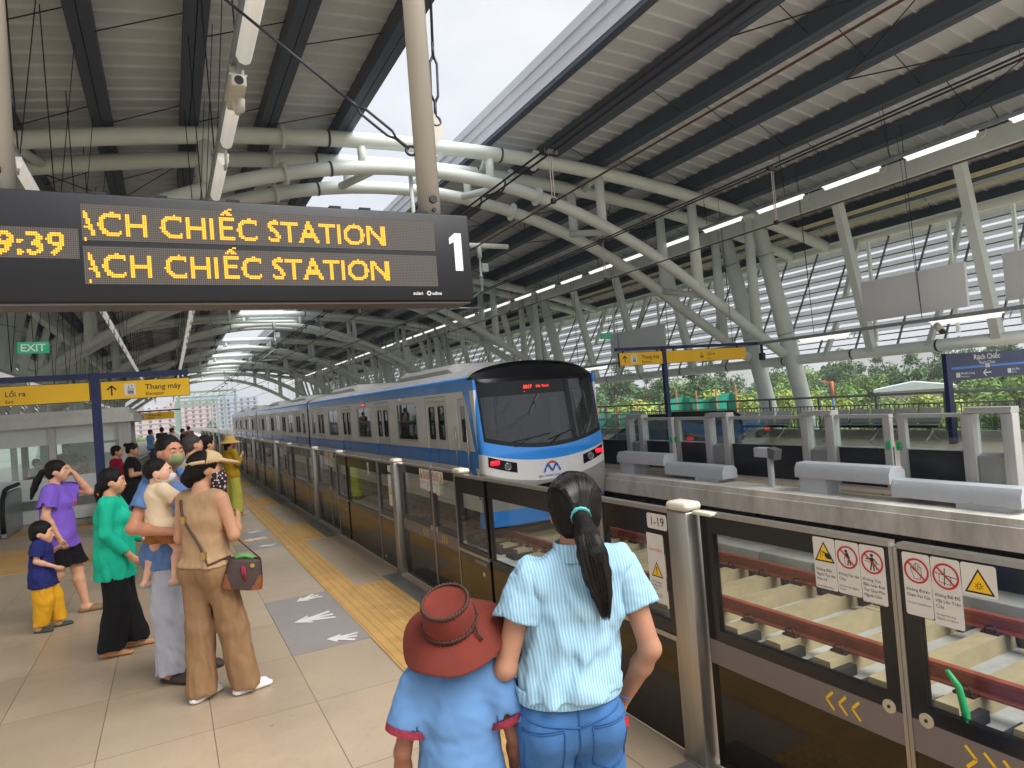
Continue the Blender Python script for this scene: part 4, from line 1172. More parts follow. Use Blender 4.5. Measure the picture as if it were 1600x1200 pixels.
# cameras
def cctv(x, y, z, label, zt):
    t = thing('security_camera', label, 'security camera', (x, y, z), group='white security cameras'); off = t.location
    m = MB(off); m.tube([(x, y, zt), (x, y, z - .02), (x + .01, y - .04, z - .09), (x + .03, y - .12, z - .1), (x + .03, y - .16, z - .03)], .028, 8); m.build('bent_arm', M('camera_white', (206, 204, 194), 0.4), t)
    m = MB(off); m.rbox(x - .05, x + .06, y - .30, y + .16, z, z + .09, .015); m.bb(x - .06, x + .07, y - .27, y + .20, z + .092, z + .106); m.build('camera_body', M('camera_white', (206, 204, 194), 0.4), t)
    m = MB(off); m.cyl((x + .005, y - .304, z + .045), (x + .005, y - .29, z + .045), .034, 14); m.build('lens', INK, t)
cctv(13.7, 5.85, 5.4, 'white camera on a bent arm under the far light row', 6.1)
cctv(.62, 5.6, 4.3, 'white camera box on a bent arm under the near light row', 4.6)
t = thing('dome_camera', 'small dark and white bullet camera under the low light row, before the blank board', 'security camera', (14.3, 8.35, 2.66)); off = t.location
m = MB(off); m.cyl((14.3, 8.35, 2.62), (14.2, 8.2, 2.48), .07, 14); m.build('camera_body', M('camera_white', (206, 204, 194), 0.4), t)
m = MB(off); m.cyl((14.199, 8.199, 2.479), (14.18, 8.17, 2.455), .055, 14); m.build('lens', INK, t)
# ================================================================ TRAIN
TX, HW = 6.965, 1.475
SILV = M('train_silver', (247, 244, 238), 0.38, 0.0, 0.06, 1.5, stretch=(1, .3, 2), dirt=0.06)
TBLUE = M('train_blue', (46, 146, 238), 0.22, 0, 0.05, 2, coat=0.3)
TWHITE = M('train_white', (226, 226, 224), 0.25, 0, 0.04, 2, coat=0.2)
TGREY = M('train_nose_grey', (170, 170, 168), 0.3, 0.25, 0.06, 2)
TROOF = M('train_roof', (200, 200, 198), 0.6, 0.1, 0.12, 2, dirt=0.2)
TBLK = M('train_black', (14, 16, 22), 0.25, 0, 0.1, 2, rvar=0.04, spec=0.3)
TDOOR = M('train_door', (230, 226, 218), 0.34, 0.0, 0.06, 2, stretch=(1, 1, .4))
TINT = M('train_interior', (150, 152, 150), 0.7, 0, 0.1, 2)
TGL = glass('train_glass', (0.42, 0.47, 0.46), 1.0, 0.02, 0.04)
WGL = glass('windscreen_glass', (0.17, 0.23, 0.215), 0.9, 0.02, 0.03)
tr = thing('metro_train', 'silver and blue metro train with black windscreen and red tail lamps', 'train', (TX, 12.1, ZR))
toff = tr.location
def roofz(dx): return 2.23 + 0.36 * math.sqrt(max(0, 1 - (dx / HW) ** 2))
def side_wall(m, x, th, y0, y1, z0, z1, ops, mi=0):
    """wall sheet with rectangular openings"""
    cur = y0
    for (a, b, c, d) in sorted(ops):
        if a > cur: m.bb(x, x + th, cur, a, z0, z1, mi)
        if c > z0: m.bb(x, x + th, a, b, z0, c, mi)
        if d < z1: m.bb(x, x + th, a, b, d, z1, mi)
        cur = b
    if cur < y1: m.bb(x, x + th, cur, y1, z0, z1, mi)
def car(y0, y1, doors, wins, cab, idx):
    ops = [(d - .63, d + .63, -.12, 1.87) for d in doors] + [(a, b, .93, 1.86) for a, b in wins]
    if cab: ops.append((12.82, 13.38, -.12, 1.87))
    m = MB(toff)
    for sgn in (-1, 1):
        x = TX + sgn * HW; xi = x - sgn * .05
        a, b = min(x, xi), max(x, xi)
        side_wall(m, a, b - a, y0, y1, -.45, .43, [(p, q, r, .43) for p, q, r, s in ops if r < .43], 0)
        side_wall(m, a, b - a, y0, y1, .43, .77, [(p, q, .43, .77) for p, q, r, s in ops if r < .43], 1)
        side_wall(m, a, b - a, y0, y1, .77, 2.02, [(p, q, max(r, .77), s) for p, q, r, s in ops], 0)
        m.bb(a, b, y0, y1, 2.02, 2.23, 1)
        for (q0, q1) in ((y0, y1),):
            for zz in (.1, ): m.bb(min(x, x + sgn * .004), max(x, x + sgn * .004), 13.5 if cab else y0, y1, -.36, -.345, 2)
    n = 24
    pr = [(HW * math.cos(PI * k / n), roofz(HW * math.cos(PI * k / n))) for k in range(n + 1)]
    yb = y0 + (.25 if cab else 0)
    vs = [(TX + p, yy, z) for yy in (yb, y1) for p, z in pr]
    W = n + 1
    fs = [(i, W + i, W + i + 1, i + 1) for i in range(n)]
    b0 = len(m.v); m.v.extend(vs)
    for k, f in enumerate(fs):
        m.f.append([b0 + q for q in f]); m.m.append(1 if k in (0, 1, n - 2, n - 1) else 2); m.sm.append(True)
    m.add([(TX - HW, y1, -.45), (TX + HW, y1, -.45), (TX + HW, y1, 2.23), (TX, y1, 2.59), (TX - HW, y1, 2.23)], [(0, 1, 2, 3, 4)], 0)
    if not cab: m.add([(TX - HW, y0, -.45), (TX + HW, y0, -.45), (TX + HW, y0, 2.23), (TX, y0, 2.59), (TX - HW, y0, 2.23)], [(4, 3, 2, 1, 0)], 0)
    m.build('car_body', [SILV, TBLUE, TROOF], tr)
    # interior
    m = MB(toff)
    m.bb(TX - HW + .06, TX + HW - .06, y0 + .1, y1 - .1, -.14, -.08); m.bb(TX - HW + .06, TX + HW - .06, y0 + .3, y1 - .1, 2.06, 2.1)
    for a, b in wins:
        for sgn in (-1, 1): m.rbox(TX + sgn * 1.2 - .17, TX + sgn * 1.2 + .17, a, b, .25, .82, .04, 1)
    for d in doors:
        for q in (-.75, .75): m.cyl((TX, d + q, -.08), (TX, d + q, 2.06), .018, 8, 2)
        for sgn in (-1, 1): m.bb(TX + sgn * 1.05 - .3, TX + sgn * 1.05 + .3, d - .8, d - .76, .2, 1.5, 0); m.bb(TX + sgn * 1.05 - .3, TX + sgn * 1.05 + .3, d + .76, d + .8, .2, 1.5, 0)
    if cab: m.bb(TX - HW + .06, TX + HW - .06, 13.6, 13.66, -.1, 2.05, 0)
    m.build('cabin_interior', [TINT, M('seat_blue', (34, 70, 120), 0.6), STEEL], tr)
    for a, b in wins:
        for sgn in (-1, 1):
            x = TX + sgn * (HW + .006)
            m = MB(toff); w = .05
            frame_y(m, x, sgn, a, b, .93, 1.86, w)
            f = m.build('side_window', M('window_frame', (206, 206, 200), 0.35, 0.3), tr)
            m = MB(toff); xx = TX + sgn * (HW - .02); m.bb(xx - .004, xx + .004, a + .02, b - .02, .95, 1.84); m.build('window_pane', TGL, f)
            m = MB(toff); m.bb(xx - .012, xx + .012, (a + b) / 2 - .015, (a + b) / 2 + .015, .95, 1.84); m.bb(xx - .012, xx + .012, a + .02, (a + b) / 2 - .016, 1.38, 1.41); m.bb(xx - .012, xx + .012, (a + b) / 2 + .016, b - .02, 1.38, 1.41); m.build('window_bar', TBLK, f)
    for d in doors:
        for sgn in (-1, 1):
            for q in (-1, 1):
                a, b = (d - .62, d - .012) if q < 0 else (d + .012, d + .62)
                x = TX + sgn * (HW - .035)
                m = MB(toff)
                wa, wb = (a + .14, b - .12) if q < 0 else (a + .12, b - .14)
                side_wall(m, x - .015, .03, a, b, -.12, .43, [], 0); side_wall(m, x - .015, .03, a, b, .43, .77, [], 1)
                side_wall(m, x - .015, .03, a, b, .77, 1.86, [(wa, wb, .98, 1.74)], 0)
                l = m.build('door_leaf', [TDOOR, TBLUE], tr)
                m = MB(toff); m.bb(x - .004, x + .004, wa - .01, wb + .01, .97, 1.75); m.build('door_window', TGL, l)
                m = MB(toff)
                pts = [(x + sgn * .017, wa + .03, .99), (x + sgn * .017, wb - .03, .99), (x + sgn * .017, wb, 1.05), (x + sgn * .017, wb, 1.69), (x + sgn * .017, wb - .03, 1.73), (x + sgn * .017, wa + .03, 1.73), (x + sgn * .017, wa, 1.69), (x + sgn * .017, wa, 1.05)]
                m.tube(pts, .014, 5, closed=True); m.build('window_gasket', BLACKR, l)
    for c in ((y0 + y1) / 2 - 4.6, (y0 + y1) / 2 + 4.6):
        m = MB(toff)
        pf = [(-1.0, 2.3), (-1.0, 2.6), (-.82, 2.72), (.82, 2.72), (1.0, 2.6), (1.0, 2.3)]
        ring_ = lambda y, s, dz: [(TX + p * s, y, 2.3 + (z - 2.3) * dz) for p, z in pf]
        rs = [ring_(c - 2.4, .92, .25), ring_(c - 1.9, 1, 1), ring_(c + 1.9, 1, 1), ring_(c + 2.4, .92, .25)]
        vs = [p for r in rs for p in r]; fs = []
        for i in range(3):
            for k in range(5): fs.append((i * 6 + k, (i + 1) * 6 + k, (i + 1) * 6 + k + 1, i * 6 + k + 1))
        fs += [(0, 1, 2, 3, 4, 5), (23, 22, 21, 20, 19, 18)]
        m.add(vs, fs); u = m.build('roof_unit', TROOF, tr)
        m = MB(toff)
        for k in range(14): m.bb(TX - .78, TX + .78, c - 1.7 + k * .25, c - 1.6 + k * .25, 2.722, 2.74)
        m.build('vent_slat', M('vent_grey', (110, 110, 110), 0.6), u)
    m = MB(toff)
    m.bb(TX - 1.2, TX + 1.2, y0 + 1.2, y1 - .6, -.75, -.46); m.build('underframe', M('underframe_dark', (48, 48, 50), 0.7), tr)
    m = MB(toff)
    for d in ((y0 + y1) / 2 - 6.8, (y0 + y1) / 2 + 6.8): 
        for q in (-1.05, 1.05):
            for sgn in (-.8, .8): m.cyl((TX + sgn - .06, d + q, ZR + .43), (TX + sgn + .06, d + q, ZR + .43), .43, 20)
    m.build('wheel', M('wheel_steel', (80, 76, 72), 0.5, 0.7), tr)
    # panel joints and door seals
    m = MB(toff)
    for sgn in (-1, 1):
        x = TX + sgn * HW; a_, b_ = min(x - sgn * .002, x + sgn * .0015), max(x - sgn * .002, x + sgn * .0015)
        for d in doors:
            for e in (-.66, .66): m.bb(a_, b_, d + e - .006, d + e + .006, -.4, 1.95)
            m.bb(a_, b_, d - .66, d + .66, 1.951, 1.963)
        for q in np.arange(y0 + 2.0, y1 - .5, 2.22):
            if all(abs(q - d) > .75 for d in doors) and all(not (a - .05 < q < b + .05) for a, b in wins): m.bb(a_, b_, q - .003, q + .003, -.44, 2.02)
    m.build('panel_joint', M('joint_dark', (96, 94, 90), 0.7), tr)
    # small lamp and number on the cantrail
    m = MB(toff)
    m.rbox(TX - HW - .05, TX - HW + .01, (y0 + y1) / 2 - 4.2, (y0 + y1) / 2 - 4.1, 1.93, 2.02, .01); m.build('side_lamp', TWHITE, tr)
    if cab:
        m = MB(toff); m.bb(TX - HW - .012, TX - HW, 20.85, 21.25, 1.9, 2.0); f = m.build('route_display', TBLK, tr)
        m = MB(toff)
        for k in range(6): m.bb(TX - HW - .0135, TX - HW - .0122, 20.9 + k * .055, 20.935 + k * .055, 1.925, 1.975)
        m.build('display_lights', M('red_led', (255, 60, 40), 0.4, emit=(255, 60, 30), estr=0.8), f)
        m = MB(toff); add_text(m, '0017', .16, (TX - HW - .004, 20.9, .05), V((0, -1, 0)), V((0, 0, 1)), 0); m.build('car_number', M('number_grey', (120, 118, 114), 0.5), tr)
def frame_y(m, x, sgn, a, b, c, d, w):
    x0, x1 = min(x, x - sgn * .02), max(x, x - sgn * .02)
    m.bb(x0, x1, a - .02, b + .02, d - .02, d + .03); m.bb(x0, x1, a - .02, b + .02, c - .03, c + .02); m.bb(x0, x1, a - .03, a + .02, c + .02, d - .02); m.bb(x0, x1, b - .02, b + .03, c + .02, d - .02)
car(12.42, 30.35, [14.66, 19.05, 23.5, 27.9], [(16.0, 17.6), (20.3, 21.9), (24.8, 26.4), (29.1, 29.75)], True, 0)
car(30.75, 50.0, [33.3, 37.8, 42.3, 46.8], [(31.4, 32.1), (34.8, 36.3), (39.3, 40.8), (43.8, 45.3), (48.2, 48.9)], False, 1)
car(50.4, 70.4, [52.9, 57.4, 61.9, 66.4], [(51.0, 51.7), (54.4, 55.9), (58.9, 60.4), (63.4, 64.9)], False, 2)
m = MB(toff)
for a in (30.35, 50.0): m.bb(TX - 1.25, TX + 1.25, a - .01, a + .41, -.4, 2.2)
m.build('gangway', BLACKR, tr)
# ---- nose
def Wd(z): return HW if z <= 2.23 else HW * math.sqrt(max(0.0, 1 - ((z - 2.23) / .36) ** 2))
def S(phi, z, off=0.0):
    a = min(1.0, abs(phi))
    y = 12.04 + .10 * a * a + .27 * (1 - (max(0, 1 - a ** 5)) ** .2)
    y += .17 * max(0, z - .7) + (.25 * max(0, .05 - z)) + (1.0 * (z - 2.2) if z > 2.2 else 0)
    return V((TX + (Wd(z) + (off if a > .99 else 0)) * phi, y - off, z))
def patch(m, s0, s1, zl, zu, off=0.0, ns=40, nz=10, mi=0):
    vs = []
    for j in range(nz + 1):
        for i in range(ns + 1):
            s = s0 + (s1 - s0) * i / ns; ph = math.sin(s * PI / 2)
            a, b = zl(ph), zu(ph); vs.append(S(ph, a + (b - a) * j / nz, off))
    W = ns + 1
    m.add(vs, [(j * W + i, j * W + i + 1, (j + 1) * W + i + 1, (j + 1) * W + i) for j in range(nz) for i in range(ns)], mi, True)
cst = lambda v: (lambda p: v)
zA = lambda p: .08 + .26 * p * p
zB = lambda p: .50 + .22 * p * p
zC = lambda p: .75 + .24 * p * p
m = MB(toff); patch(m, -1, 1, cst(-.45), zA, mi=0); patch(m, -1, 1, zA, zB, mi=1); m.build('nose_shell', [TGREY, TWHITE], tr)
m = MB(toff); patch(m, -1, 1, zB, zC)
for s0, s1 in ((-1, -.80), (.80, 1)): patch(m, s0, s1, zC, cst(2.23), ns=10, nz=20)
# blue wrapping round the corner on to the side, and the swoosh under the cab door
for sgn in (-1, 1):
    x = TX + sgn * (HW + .003)
    ol = [(12.41, .74), (12.5, .74), (12.6, .95), (12.76, 1.55), (12.98, 2.02), (13.6, 2.02), (13.6, 2.23), (12.68, 2.23), (12.64, 2.02), (12.56, 1.55), (12.45, .95)]
    m.add([(x, y, z) for y, z in ol], [tuple(range(len(ol)))])
    ol = [(13.4, .77), (13.4, .43), (13.0, .41), (12.78, .32), (12.62, .12), (12.52, -.2), (12.42, -.2), (12.47, .2), (12.6, .5), (12.85, .70), (13.1, .77)]
    m.add([(x, y, z) for y, z in ol], [tuple(range(len(ol)))])
m.build('blue_livery', TBLUE, tr)
m = MB(toff); patch(m, -.80, .80, lambda p: zC(p), lambda p: zC(p) + .09, .002, nz=2)
patch(m, -.80, .80, cst(2.12), cst(2.23), .002, nz=2)
patch(m, -.80, -.745, lambda p: zC(p) + .09, cst(2.12), .002, ns=3, nz=14); patch(m, .745, .80, lambda p: zC(p) + .09, cst(2.12), .002, ns=3, nz=14)
patch(m, .255, .315, lambda p: zC(p) + .09, cst(2.12), .006, ns=3, nz=14)
patch(m, -.745, .255, cst(1.86), cst(2.12), .001, nz=4)
patch(m, -1, 1, cst(2.231), cst(2.585), 0.0, nz=10)
m.build('windscreen_surround', TBLK, tr)
for s0, s1, zt in ((-.745, .255, 1.86), (.315, .745, 2.12)):
    m = MB(toff); patch(m, s0, s1, lambda p: zC(p) + .09, cst(zt), -.004, nz=12); m.build('windscreen', WGL, tr)
m = MB(toff); m.bb(TX - 1.3, TX + 1.3, 12.75, 13.3, .35, .95, 0); m.rbox(TX - .9, TX - .3, 12.7, 13.1, .95, 1.15, .05, 1); m.bb(TX - .75, TX - .62, 12.8, 12.84, 1.55, 1.7, 2); m.bb(TX + .15, TX + .28, 12.8, 12.84, 1.55, 1.7, 2); m.bb(TX + .62, TX + .85, 13.0, 13.05, .95, 1.75, 2)
m.rbox(TX - .35, TX + .05, 13.2, 13.5, .1, 1.25, .08, 1)
m.build('cab_console', [M('cab_green_grey', (120, 140, 130), 0.6), M('cab_dark', (40, 44, 44), 0.6), M('cab_light', (190, 205, 190), 0.5)], tr)
m = MB(toff); o = S(-.28, 1.98, .012); ux, uz = V((1, 0, 0)), V((0, 0, 1))
add_text(m, '0017', .10, o, ux, uz, 0, bold=.02); add_text(m, 'Bến Thành', .07, o + ux * .3 + uz * .01, ux, uz, 0); 
for k in range(3): m.box(o + ux * (.02 + .06 * k) - uz * .07, (.03, .002, .02))
m.build('destination_text', M('red_led', (255, 60, 40), 0.4, emit=(255, 60, 30), estr=0.8), tr)
m = MB(toff)
for a, b, c in (((-.55, .92), (.02, 1.02), 0), ((.0, .9), (.42, 1.06), 0)):
    p = [S(a[0] + (b[0] - a[0]) * k / 6, a[1] + (b[1] - a[1]) * k / 6, .03) for k in range(7)]; m.tube(p, .012, 6)
    m.tube([S(a[0], a[1] - .1, .02), S((a[0] + b[0]) / 2, (a[1] + b[1]) / 2, .03)], .010, 5)
m.build('wiper', BLACKR, tr)
for sgn in (-1, 1):
    m = MB(toff); f = lambda p: .24 + .30 * p * p
    a, b = (-.76, -.36) if sgn < 0 else (.36, .76)
    patch(m, a, b, lambda p: f(p) - .03, lambda p: f(p) + .17, .006, ns=14, nz=4); lamp = m.build('headlight', TBLK, tr)
    ph = math.sin(sgn * .64 * PI / 2); c = S(ph, f(ph) + .08, .02)
    d = (c - S(ph, f(ph) + .08, 0)).normalized()
    m = MB(toff); m.rbox(c.x - .1, c.x + .1, c.y - .012, c.y + .03, c.z - .045, c.z + .045, .02); m.build('tail_lamp', M('tail_red', (210, 16, 30), 0.25, emit=(255, 20, 34), estr=0.9), lamp)
    ph = math.sin(sgn * .47 * PI / 2); c = S(ph, f(ph) + .065, .012)
    m = MB(toff); m.cyl(c + V((0, .03, 0)), c, .07, 18); m.build('lamp_lens', M('lens_grey', (120, 124, 128), 0.15, 0.3), lamp)
    m = MB(toff); m.tube([c + V((.07 * math.cos(q * PI / 8), -.003, .07 * math.sin(q * PI / 8))) for q in range(16)], .008, 5, closed=True); m.build('lens_ring', M('chrome', (200, 200, 200), 0.2, 0.8), lamp)
# emblem: red arc over a blue M, with the line name below
m = MB(toff); o = S(0, .34, .012)
def arcband(c, R, r, a0, a1, mi):
    n = 14; vs = []
    for k in range(n + 1):
        a = math.radians(a0 + (a1 - a0) * k / n)
        for q in (R, r): vs.append(c + ux * (q * math.cos(a)) + uz * (q * math.sin(a)))
    m.add(vs, [(2 * k, 2 * k + 1, 2 * k + 3, 2 * k + 2) for k in range(n)], mi)
arcband(o + uz * -.05, .165, .125, 55, 125, 1)
arcband(o + uz * -.05, .165, .125, 128, 165, 0); arcband(o + uz * -.05, .165, .125, 15, 52, 0)
stroke(m, o, (-.155, -.02), (-.19, -.1), .04, ux, uz, 0); stroke(m, o, (.155, -.02), (.19, -.1), .04, ux, uz, 0)
stroke(m, o - V((0, .0005, 0)), (-.11, .07), (0.0, -.09), .038, ux, uz, 0); stroke(m, o - V((0, .001, 0)), (.11, .07), (0.0, -.09), .038, ux, uz, 0)
add_text(m, 'BEN THANH-SUOI TIEN', .062, o + uz * -.20, ux, uz, 0, align='CENTER')
m.build('front_emblem', [M('emblem_blue', (30, 90, 190), 0.4), M('emblem_red', (216, 50, 50), 0.4)], tr)
m = MB(toff); patch(m, -.36, .36, cst(-.3), lambda p: .02 - .1 * p * p * 4, .004, ns=16, nz=4); c = m.build('coupler_recess', TBLK, tr)
m = MB(toff); m.rbox(TX - .16, TX + .16, 11.82, 12.2, -.3, -.12, .03); m.cyl((TX, 11.8, -.21), (TX, 12.1, -.21), .09, 12); m.build('coupler', M('coupler_grey', (70, 70, 72), 0.5, 0.5), c)
m = MB(toff); patch(m, -1, 1, cst(-.78), cst(-.452)); m.build('front_skirt', TBLUE, tr)
# cab side door
for sgn in (-1, 1):
    x = TX + sgn * (HW - .03)
    m = MB(toff); side_wall(m, x - .015, .03, 12.83, 13.37, -.12, 1.86, [(12.97, 13.22, .95, 1.72)]); d = m.build('cab_door', TDOOR, tr)
    m = MB(toff); m.bb(x - .004, x + .004, 12.96, 13.23, .94, 1.73); m.build('cab_door_window', TGL, d)
    m = MB(toff); m.cyl((x + sgn * .03, 12.9, .86), (x + sgn * .03, 12.9, .96), .015, 8); m.cyl((x, 12.9, .9), (x + sgn * .03, 12.9, .9), .012, 8); m.build('handle', STEEL, d)
    m = MB(toff)
    for yy in (12.79, 13.41): m.cyl((TX + sgn * (HW + .05), yy, -.1), (TX + sgn * (HW + .05), yy, 1.3), .014, 8)
    m.build('grab_rail', STEEL, tr)
# ================================================================ PEOPLE: bodies and clothes are grown as one smooth surface each
class Sdf:
    def __init__(s, lo, hi, h):
        s.h = h; s.lo = np.array(lo, float); s.n = np.ceil((np.array(hi) - s.lo) / h).astype(int) + 1
        s.D = np.full(s.n, 0.5, np.float32)
        s.ax = [s.lo[i] + h * np.arange(s.n[i]) for i in range(3)]
    def sub(s, lo, hi):
        a = np.clip(np.floor((np.array(lo) - s.lo) / s.h).astype(int) - 1, 0, s.n - 1)
        b = np.clip(np.ceil((np.array(hi) - s.lo) / s.h).astype(int) + 2, 1, s.n)
        if np.any(b <= a): return None, None
        sl = tuple(slice(a[i], b[i]) for i in range(3))
        X = s.ax[0][sl[0]][:, None, None]; Y = s.ax[1][sl[1]][None, :, None]; Z = s.ax[2][sl[2]][None, None, :]
        return sl, (X, Y, Z)
    def put(s, sl, d, op, k):
        D = s.D[sl]
        if op == 's': d = -d
        if k > 1e-6:
            hh = np.maximum(k - np.abs(D - d), 0) / k
            q = hh * hh * k * 0.25
        else: q = 0
        s.D[sl] = (np.minimum(D, d) - q) if op == 'u' else (np.maximum(D, d) + q)
    def cone(s, a, b, ra, rb, k=0.02, op='u', flat=None):
        a = np.array(a, float); b = np.array(b, float)
        m = max(ra, rb) * (1.0 if flat is None else max(1.0, flat[1])) + k + 2 * s.h + .01
        sl, g = s.sub(np.minimum(a, b) - m, np.maximum(a, b) + m)
        if sl is None: return
        d = b - a; L2 = float(d @ d) + 1e-12
        px, py, pz = g[0] - a[0], g[1] - a[1], g[2] - a[2]
        t = np.clip((px * d[0] + py * d[1] + pz * d[2]) / L2, 0, 1)
        qx, qy, qz = px - t * d[0], py - t * d[1], pz - t * d[2]
        l2 = qx * qx + qy * qy + qz * qz
        if flat is not None:
            n = np.array(flat[0], float); n /= np.linalg.norm(n)
            w = qx * n[0] + qy * n[1] + qz * n[2]
            l2 = l2 + w * w * (1 / flat[1] ** 2 - 1)
            dist = (np.sqrt(l2) - (ra + (rb - ra) * t)) * min(1, flat[1]) ** .5
        else:
            dist = np.sqrt(l2) - (ra + (rb - ra) * t)
        s.put(sl, dist.astype(np.float32), op, k)
    def ell(s, c, r, k=0.02, op='u', R=None):
        c = np.array(c, float); r = np.array(r, float)
        m = (r.max() if R is not None else r) + k + 2 * s.h + .01
        sl, g = s.sub(c - m, c + m)
        if sl is None: return
        px, py, pz = g[0] - c[0], g[1] - c[1], g[2] - c[2]
        if R is not None:
            R = np.array(R)[:3, :3]
            px, py, pz = (R[0, 0] * px + R[1, 0] * py + R[2, 0] * pz, R[0, 1] * px + R[1, 1] * py + R[2, 1] * pz, R[0, 2] * px + R[1, 2] * py + R[2, 2] * pz)
        k0 = np.sqrt((px / r[0]) ** 2 + (py / r[1]) ** 2 + (pz / r[2]) ** 2)
        k1 = np.sqrt((px / r[0] ** 2) ** 2 + (py / r[1] ** 2) ** 2 + (pz / r[2] ** 2) ** 2) + 1e-9
        s.put(sl, (k0 * (k0 - 1) / k1).astype(np.float32), op, k)
    def cut(s, n, p, k=0.0):
        """drop everything on the side n points to, beyond point p"""
        n = np.array(n, float); n /= np.linalg.norm(n)
        d = (s.ax[0][:, None, None] - p[0]) * n[0] + (s.ax[1][None, :, None] - p[1]) * n[1] + (s.ax[2][None, None, :] - p[2]) * n[2]
        s.D = np.maximum(s.D, d.astype(np.float32)) if k == 0 else s.D
        if k > 0:
            sl = tuple(slice(None) for _ in range(3)); s.put(sl, -d.astype(np.float32), 's', k)
    def flat(s, p, d, r, L):
        """square cut: remove a flat ended cylinder from p along d"""
        p = np.array(p, float); d = np.array(d, float); q = p + d * L
        sl, g = s.sub(np.minimum(p, q) - r, np.maximum(p, q) + r)
        if sl is None: return
        px, py, pz = g[0] - p[0], g[1] - p[1], g[2] - p[2]
        t = px * d[0] + py * d[1] + pz * d[2]
        rad = np.sqrt(np.maximum(0, px * px + py * py + pz * pz - t * t))
        s.put(sl, np.maximum(np.maximum(rad - r, -t), t - L).astype(np.float32), 's', 0)
    def warp(s, amp, f, seed, zdir=1.0):
        """cloth folds: a few crossing waves added near the surface"""
        r = np.random.RandomState(seed)
        m = np.abs(s.D) < 0.03
        I = np.argwhere(m)
        P = s.lo + I * s.h
        v = np.zeros(len(P))
        for j in range(7):
            k = r.normal(size=3); k[2] *= zdir; k /= np.linalg.norm(k)
            w = f * (0.6 + 1.3 * r.rand())
            k2 = r.normal(size=3); k2 /= np.linalg.norm(k2)
            v += np.sin(P @ k * w + 1.5 * np.sin(P @ k2 * w * .4 + r.rand() * 6) + r.rand() * 6) * (1.0 if j < 4 else .5)
        s.D[m] += (amp * v / 3.5).astype(np.float32)
    def extract(s):
        D = s.D; n = s.n
        S = D < 0
        c = [S[i:n[0] - 1 + i, j:n[1] - 1 + j, k:n[2] - 1 + k] for i in (0, 1) for j in (0, 1) for k in (0, 1)]
        a = c[0].copy(); o = c[0].copy()
        for q in c[1:]: a &= q; o |= q
        act = o & ~a
        I = np.argwhere(act)
        if len(I) == 0: return np.zeros((0, 3)), np.zeros((0, 4), int)
        idx = np.full(act.shape, -1, np.int64); idx[tuple(I.T)] = np.arange(len(I))
        cv = {}
        for i in (0, 1):
            for j in (0, 1):
                for k in (0, 1): cv[(i, j, k)] = D[I[:, 0] + i, I[:, 1] + j, I[:, 2] + k]
        acc = np.zeros((len(I), 3)); cnt = np.zeros(len(I))
        keys = list(cv)
        for p in keys:
            for ax in range(3):
                if p[ax] == 1: continue
                q = list(p); q[ax] = 1; q = tuple(q)
                A, B = cv[p], cv[q]
                m = (A < 0) != (B < 0)
                t = np.where(m, A / (A - B + 1e-12), 0)
                pt = np.tile(np.array(p, float), (len(I), 1)); pt[:, ax] += t
                acc[m] += pt[m]; cnt[m] += 1
        V_ = s.lo + (I + acc / cnt[:, None]) * s.h
        F = []
        for ax in range(3):
            sl0 = [slice(1, -1)] * 3; 
            A = S[:-1, :, :] if ax == 0 else S[:, :-1, :] if ax == 1 else S[:, :, :-1]
            B = S[1:, :, :] if ax == 0 else S[:, 1:, :] if ax == 1 else S[:, :, 1:]
            E = np.argwhere(A != B)
            b, d = [(1, 2), (2, 0), (0, 1)][ax]
            ok = (E[:, b] > 0) & (E[:, d] > 0) & (E[:, b] < n[b] - 1) & (E[:, d] < n[d] - 1)
            E = E[ok]
            if len(E) == 0: continue
            inside = A[tuple(E.T)]
            def cell(db, dd):
                q = E.copy(); q[:, b] += db; q[:, d] += dd; return idx[tuple(q.T)]
            Q = np.stack([cell(-1, -1), cell(0, -1), cell(0, 0), cell(-1, 0)], 1)
            Q[~inside] = Q[~inside][:, ::-1]
            F.append(Q)
        return V_, np.concatenate(F)
    def build(s, name, mat, parent, smooth=1, kind=None):
        v, f = s.extract()
        if len(f) == 0: return None
        if smooth:
            e = np.concatenate([f[:, [0, 1]], f[:, [1, 2]], f[:, [2, 3]], f[:, [3, 0]]])
            for _ in range(smooth):
                acc = np.zeros_like(v); cnt = np.zeros(len(v))
                np.add.at(acc, e[:, 0], v[e[:, 1]]); np.add.at(cnt, e[:, 0], 1)
                np.add.at(acc, e[:, 1], v[e[:, 0]]); np.add.at(cnt, e[:, 1], 1)
                v = v * .5 + .5 * acc / np.maximum(cnt, 1)[:, None]
        me = bpy.data.meshes.new(name)
        me.vertices.add(len(v)); me.vertices.foreach_set('co', v.astype(np.float32).ravel())
        me.loops.add(len(f) * 4); me.loops.foreach_set('vertex_index', f.astype(np.int32).ravel())
        me.polygons.add(len(f)); me.polygons.foreach_set('loop_start', np.arange(0, len(f) * 4, 4, dtype=np.int32))
        me.polygons.foreach_set('use_smooth', np.ones(len(f), bool))
        me.materials.append(mat); me.update(calc_edges=True); me.validate()
        o = bpy.data.objects.new(name, me); COL.objects.link(o); o.parent = parent
        return o

